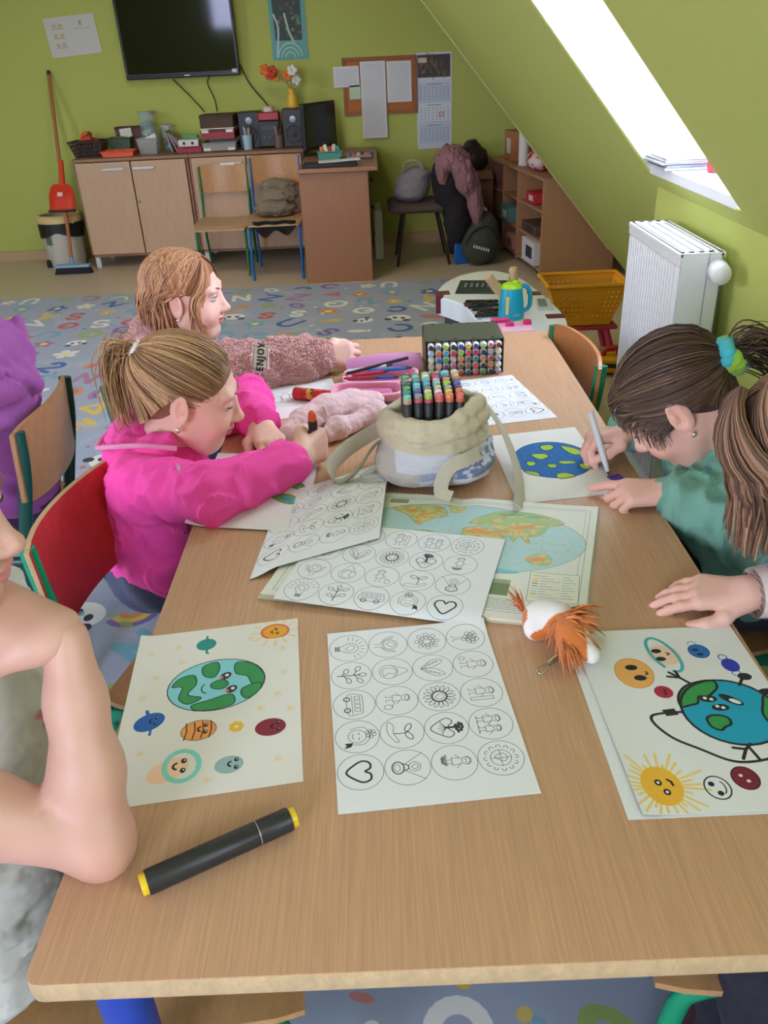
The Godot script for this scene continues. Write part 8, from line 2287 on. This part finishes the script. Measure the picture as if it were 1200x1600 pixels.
func green_girl() -> void:
	var t := thing("person", "girl in sage green sweatshirt with scrunchie, bent low over a silver pen", "person", V3(0.64, 0, -1.26))
	var p := deg_to_rad(50)
	var X := Transform3D(look(V3(-cos(p) * 0.93, -sin(p), -cos(p) * 0.36)), V3(0.475, 0.784, -1.25))
	var J := {"neck": V3(0.585, 0.70, -1.25), "chest": V3(0.625, 0.58, -1.25), "pelvis": V3(0.645, 0.43, -1.26), "shl": V3(0.605, 0.665, -1.135), "shr": V3(0.600, 0.665, -1.375), "ell": V3(0.615, 0.590, -1.055), "elr": V3(0.555, 0.640, -1.52), "wrl": V3(0.470, 0.650, -1.182), "wrr": V3(0.452, 0.668, -1.392), "knr": V3(0.36, 0.42, -1.34), "knl": V3(0.36, 0.42, -1.18), "anr": V3(0.37, 0.10, -1.34), "anl": V3(0.37, 0.10, -1.18), "cuff": 0.93}
	var sk := lin(234, 184, 166)
	var b := MB.new()
	limbs(b, J, sk)
	head(b, X, sk, lin(190, 116, 112))
	hand(b, J.wrr, V3(-0.92, -0.06, 0.22), V3(-0.15, 0.95, -0.25), true, [[0.75, 0.85], [0.85, 0.95], [0.95, 1.05], [1.0, 1.1]], 0.82, 0.55, 0.04, sk, J.elr)
	hand(b, J.wrl, V3(-0.93, -0.10, -0.20), V3(-0.05, 1, 0.12), false, [[0.12, 0.12], [0.55, 1.15], [0.7, 1.3], [0.75, 1.3]], 0.84, 0.25, 0.10, sk, J.ell)
	obj("body", b, vcol(0.55, "skin"), t, true)
	eyes(t, X, sk, rgb(90, 66, 52), -10.0, V3(0, -0.6, 1))
	var g := rgb(116, 166, 146)
	var m := sleeve_cloth(J, [0.064, 0.060, 0.045], [[J.chest, V3(0.115, 0.135, 0.14)], [V3(0.64, 0.47, -1.25), V3(0.115, 0.12, 0.14)], [V3(0.565, 0.665, -1.25), V3(0.085, 0.055, 0.105)], [V3(0.60, 0.685, -1.30), V3(0.07, 0.05, 0.10)]], 24, 0.012, 0.0058, null, null, 8.0)
	obj("sweatshirt", m, soft(g, 0.3, 18.0, 0.3), t, true)
	cuff(t, J, "l", 0.040, 0.026, soft(rgb(108, 158, 138), 0.5, 26.0), 0.91)
	cuff(t, J, "r", 0.036, 0.022, soft(rgb(108, 158, 138), 0.5, 26.0), 0.72)
	m = MB.new()
	m.tube(spline([V3(0.52, 0.685, -1.17), V3(0.50, 0.66, -1.20), V3(0.495, 0.64, -1.25), V3(0.50, 0.66, -1.30), V3(0.53, 0.685, -1.34)], 6), 0.014, 10)
	obj("collar", m, soft(rgb(92, 152, 150), 0.4, 20.0), t, true)
	lower(t, J, rgb(52, 56, 70), rgb(80, 80, 86))
	var T := V3(-0.004, -0.006, -0.110)
	var Tw := X * T
	tied_hair(t, X, T, [lin(64, 46, 38), lin(92, 68, 52), lin(116, 88, 68), lin(80, 58, 46), lin(104, 80, 64)], 1000, 25, [Tw, Tw + V3(0.03, 0.012, 0.0), Tw + V3(0.07, -0.005, 0.005), Tw + V3(0.10, -0.05, 0.015), Tw + V3(0.115, -0.11, 0.025)], 130, 0.024, 0.72)
	m = MB.new()   # ruffled scrunchie in lime and turquoise
	var fr := X.basis * V3(0, -0.1, -1).normalized()
	var u := fr.cross(Vector3.UP).normalized()
	var w := fr.cross(u)
	for i in 33:
		var a := i * TAU / 32
		m.col = lin(156, 206, 66) if (i / 3) % 3 < 2 else lin(70, 190, 206)
		if i > 16: m.col = lin(76, 194, 208) if (i / 4) % 3 < 2 else lin(150, 206, 80)
		m.ell(Tw + fr * 0.004 * sin(i * 2.4) + (u * cos(a) + w * sin(a)) * (0.021 + 0.003 * sin(i * 3.1)), V3(0.0150, 0.0125, 0.0140), look(fr), 10, 7)
	obj("scrunchie", m, vcol(0.85, "scrunchie", 0.5), t, true)
	m = MB.new()
	m.ell(X * V3(0.079, -0.043, -0.006), V3(0.0045, 0.0045, 0.0045))
	obj("earring", m, mat(rgb(214, 206, 196), 0.2, 0.8), t, true)

func edge_girl() -> void:
	var t := thing("person", "girl at the right edge with loose brown hair, lilac sleeve and flat hand", "person", V3(0.70, 0, -0.82))
	var p := deg_to_rad(30)
	var X := Transform3D(look(V3(-cos(p), -sin(p), -0.15)), V3(0.527, 0.850, -0.915))
	var J := {"neck": V3(0.65, 0.74, -0.89), "chest": V3(0.70, 0.61, -0.86), "pelvis": V3(0.70, 0.44, -0.78), "shr": V3(0.68, 0.69, -1.00), "shl": V3(0.69, 0.69, -0.75), "elr": V3(0.66, 0.655, -0.905), "ell": V3(0.72, 0.52, -0.70), "wrr": V3(0.478, 0.650, -0.893), "wrl": V3(0.58, 0.50, -0.68), "knr": V3(0.40, 0.43, -0.64), "knl": V3(0.40, 0.43, -0.54), "anr": V3(0.44, 0.10, -0.64), "anl": V3(0.44, 0.10, -0.54), "cuff": 0.80}
	var sk := lin(228, 180, 164)
	var b := MB.new()
	limbs(b, J, sk)
	head(b, X, sk, lin(190, 116, 112))
	hand(b, J.wrr, V3(-0.93, -0.08, -0.20), V3(-0.10, 1, 0.18), true, [[0.16, 0.22], [0.18, 0.25], [0.2, 0.3], [0.25, 0.3]], 0.75, 0.10, 0.05, sk, J.elr)
	hand(b, J.wrl, V3(-0.8, -0.2, -0.1), V3(0, 1, 0), false, [[0.4, 0.4], [0.4, 0.4], [0.4, 0.4], [0.4, 0.4]], 0.8, 0.3, 0.05, sk)
	obj("body", b, vcol(0.55, "skin"), t, true)
	eyes(t, X, sk, rgb(110, 84, 66), 0.0)
	var m := sleeve_cloth(J, [0.060, 0.050, 0.038], [[J.chest, V3(0.11, 0.135, 0.135)], [V3(0.70, 0.49, -0.80), V3(0.11, 0.12, 0.135)], [V3(0.67, 0.715, -0.88), V3(0.06, 0.04, 0.10)]], 34, 0.007, 0.0075)
	obj("sweatshirt", m, soft(rgb(186, 172, 206), 0.4, 18.0, 0.4), t, true)
	cuff(t, J, "r", 0.034, 0.030, soft(rgb(232, 214, 208), 0.6, 26.0), 0.82)
	lower(t, J, rgb(34, 34, 46), rgb(90, 90, 96))
	loose_hair(t, X, [lin(96, 70, 54), lin(146, 108, 82), lin(170, 130, 102), lin(124, 90, 68)], 700, 35, 0.115, 260, 0.62, 0.02)

func foreground_girl() -> void:
	var t := thing("person", "girl in the left foreground resting chin on hand, bare elbow on the table", "person", V3(-0.51, 0, -0.62))
	var p := deg_to_rad(8)
	var X := Transform3D(look(V3(cos(p), -sin(p), -0.08)), V3(-0.428, 0.968, -0.625))
	var J := {"neck": V3(-0.46, 0.85, -0.62), "chest": V3(-0.475, 0.68, -0.66), "pelvis": V3(-0.50, 0.44, -0.68), "shr": V3(-0.49, 0.755, -0.52), "shl": V3(-0.48, 0.77, -0.76), "elr": V3(-0.292, 0.656, -0.535), "ell": V3(-0.50, 0.56, -0.84), "wrr": V3(-0.306, 0.835, -0.612), "wrl": V3(-0.40, 0.48, -0.78), "knr": V3(-0.21, 0.42, -0.79), "knl": V3(-0.21, 0.42, -0.95), "anr": V3(-0.22, 0.10, -0.80), "anl": V3(-0.22, 0.10, -0.95)}
	var sk := lin(206, 160, 142)
	var b := MB.new()
	limbs(b, J, sk)
	var s := SDF.new()   # the bare arm, finer
	s.chain([J.shr, J.shr.lerp(J.elr, 0.5), J.elr], [0.043, 0.037, 0.031], 0.02)
	s.chain([J.elr, J.elr.lerp(J.wrr, 0.35), J.elr.lerp(J.wrr, 0.7), J.wrr], [0.029, 0.0315, 0.0255, 0.0215], 0.02)
	s.el(J.elr + V3(0.006, -0.004, 0.010), V3(0.023, 0.025, 0.023), Basis(), 0.02)
	b.col = sk
	s.build(b, 0.006, Transform3D(), func(q: Vector3) -> Color: return sk.lerp(Color(sk.r, sk.g * 0.78, sk.b * 0.74), 0.5 * exp(-q.distance_squared_to(J.elr) / 0.0016)))
	head(b, X, sk, lin(198, 124, 122))
	hand(b, J.wrr + V3(-0.004, 0.006, 0), V3(-0.88, 0.22, -0.22), V3(0.25, 0.94, 0.25), true, [[0.75, 1.1], [0.8, 1.15], [0.85, 1.15], [0.9, 1.1]], 0.92, 0.25, 0.04, sk)
	obj("body", b, vcol(0.5, "skin"), t, true)
	eyes(t, X, sk, rgb(130, 100, 78), -8.0, V3(0, -0.5, 1))
	# loose light T-shirt with a scattered print
	s = SDF.new()
	s.el(V3(-0.475, 0.69, -0.66), V3(0.105, 0.135, 0.135), Basis(), 0.03)
	s.el(V3(-0.485, 0.53, -0.645), V3(0.125, 0.135, 0.15), Basis(), 0.04)
	s.el(V3(-0.49, 0.45, -0.62), V3(0.13, 0.07, 0.16), Basis(), 0.04)
	s.chain([V3(-0.475, 0.75, -0.60), J.shr, J.shr.lerp(J.elr, 0.28)], [0.07, 0.06, 0.055], 0.03)
	s.chain([V3(-0.475, 0.75, -0.72), J.shl, J.shl.lerp(J.ell, 0.4)], [0.07, 0.06, 0.055], 0.03)
	var nz := FastNoiseLite.new()
	nz.seed = 45; nz.frequency = 8.0
	var spots := []
	for i in 14:
		var a := rng.randf_range(-1.2, 1.4)
		spots.append([V3(-0.48 + 0.12 * cos(a), rng.randf_range(0.5, 0.8), -0.655 + 0.14 * sin(a)), rng.randf_range(0.006, 0.012), [lin(70, 74, 104), lin(196, 110, 130), lin(90, 120, 140), lin(214, 150, 150)][i % 4]])
	var white := lin(192, 190, 182)
	var m := MB.new()
	s.build(m, 0.006, Transform3D(), func(q: Vector3) -> Color:
		for e in spots:
			if q.distance_to(e[0]) < e[1] * (1.0 + 0.5 * sin(q.x * 400.0) * sin(q.y * 300.0)): return e[2]
		return white, func(q): return 0.010 * (0.5 - absf(nz.get_noise_3d(q.x, q.y * 1.6, q.z)) * 2.0))
	obj("shirt", m, vcol(0.9, "shirt", 0.2), t, true)
	lower(t, J, rgb(48, 168, 206), rgb(150, 150, 156))
	loose_hair(t, X, [lin(120, 86, 60), lin(176, 130, 90), lin(196, 150, 108)], 420, 46, 0.12, 0)

func purple_child() -> void:
	var t := thing("person", "child in a purple hooded jacket seen from behind at the left picture edge", "person", V3(-0.95, 0, -1.72))
	var X := Transform3D(look(V3(-0.97, -0.20, 0.1)), V3(-1.00, 0.905, -1.70))
	var J := {"neck": V3(-0.955, 0.79, -1.71), "chest": V3(-0.925, 0.66, -1.72), "pelvis": V3(-0.93, 0.44, -1.72), "shl": V3(-0.94, 0.755, -1.60), "shr": V3(-0.94, 0.755, -1.84), "ell": V3(-1.03, 0.62, -1.54), "elr": V3(-1.03, 0.62, -1.90), "wrl": V3(-1.18, 0.62, -1.62), "wrr": V3(-1.18, 0.62, -1.82), "knl": V3(-1.22, 0.42, -1.64), "knr": V3(-1.22, 0.42, -1.80), "anl": V3(-1.22, 0.10, -1.64), "anr": V3(-1.22, 0.10, -1.80)}
	var sk := lin(216, 164, 144)
	var b := MB.new()
	limbs(b, J, sk)
	head(b, X, sk, lin(190, 116, 112))
	for e in ["l", "r"]: hand(b, J["wr" + e], V3(-0.95, -0.1, 0), V3(0, 1, 0), e == "r", [[0.3, 0.4], [0.3, 0.4], [0.3, 0.4], [0.3, 0.4]], 0.8, 0.3, 0.06, sk, J["el" + e])
	obj("body", b, vcol(0.55, "skin"), t, true)
	eyes(t, X, sk, rgb(70, 52, 44), 0.0)
	var extra := func(s: SDF):
		s.el(V3(-0.865, 0.775, -1.71), V3(0.055, 0.06, 0.115), Basis(Vector3.BACK, 0.3), 0.015)
		s.el(V3(-0.845, 0.72, -1.69), V3(0.045, 0.045, 0.10), Basis(Vector3.BACK, 0.5), 0.012)
		s.el(V3(-0.90, 0.82, -1.72), V3(0.06, 0.035, 0.10), Basis(), 0.015)
		for e in 4: s.chain([V3(-0.95 + 0.03 * e, 0.80, -1.86), V3(-0.84 + 0.014 * e, 0.765 - 0.022 * e, -1.72), V3(-0.93 + 0.03 * e, 0.80, -1.58)], [0.012, 0.017, 0.012], 0.008)
	var m := sleeve_cloth(J, [0.062, 0.052, 0.042], [[J.chest, V3(0.115, 0.14, 0.145)], [V3(-0.92, 0.50, -1.72), V3(0.115, 0.14, 0.15)]], 54, 0.012, 0.0068, null, extra, 7.0)
	obj("jacket", m, soft(rgb(152, 80, 150), 0.25, 14.0, 0.5), t, true)
	lower(t, J, rgb(70, 40, 76), rgb(70, 66, 72))
	loose_hair(t, X, [lin(58, 40, 34), lin(84, 60, 48), lin(70, 50, 40)], 420, 55, 0.10, 0)
	t.position.x += 0.035
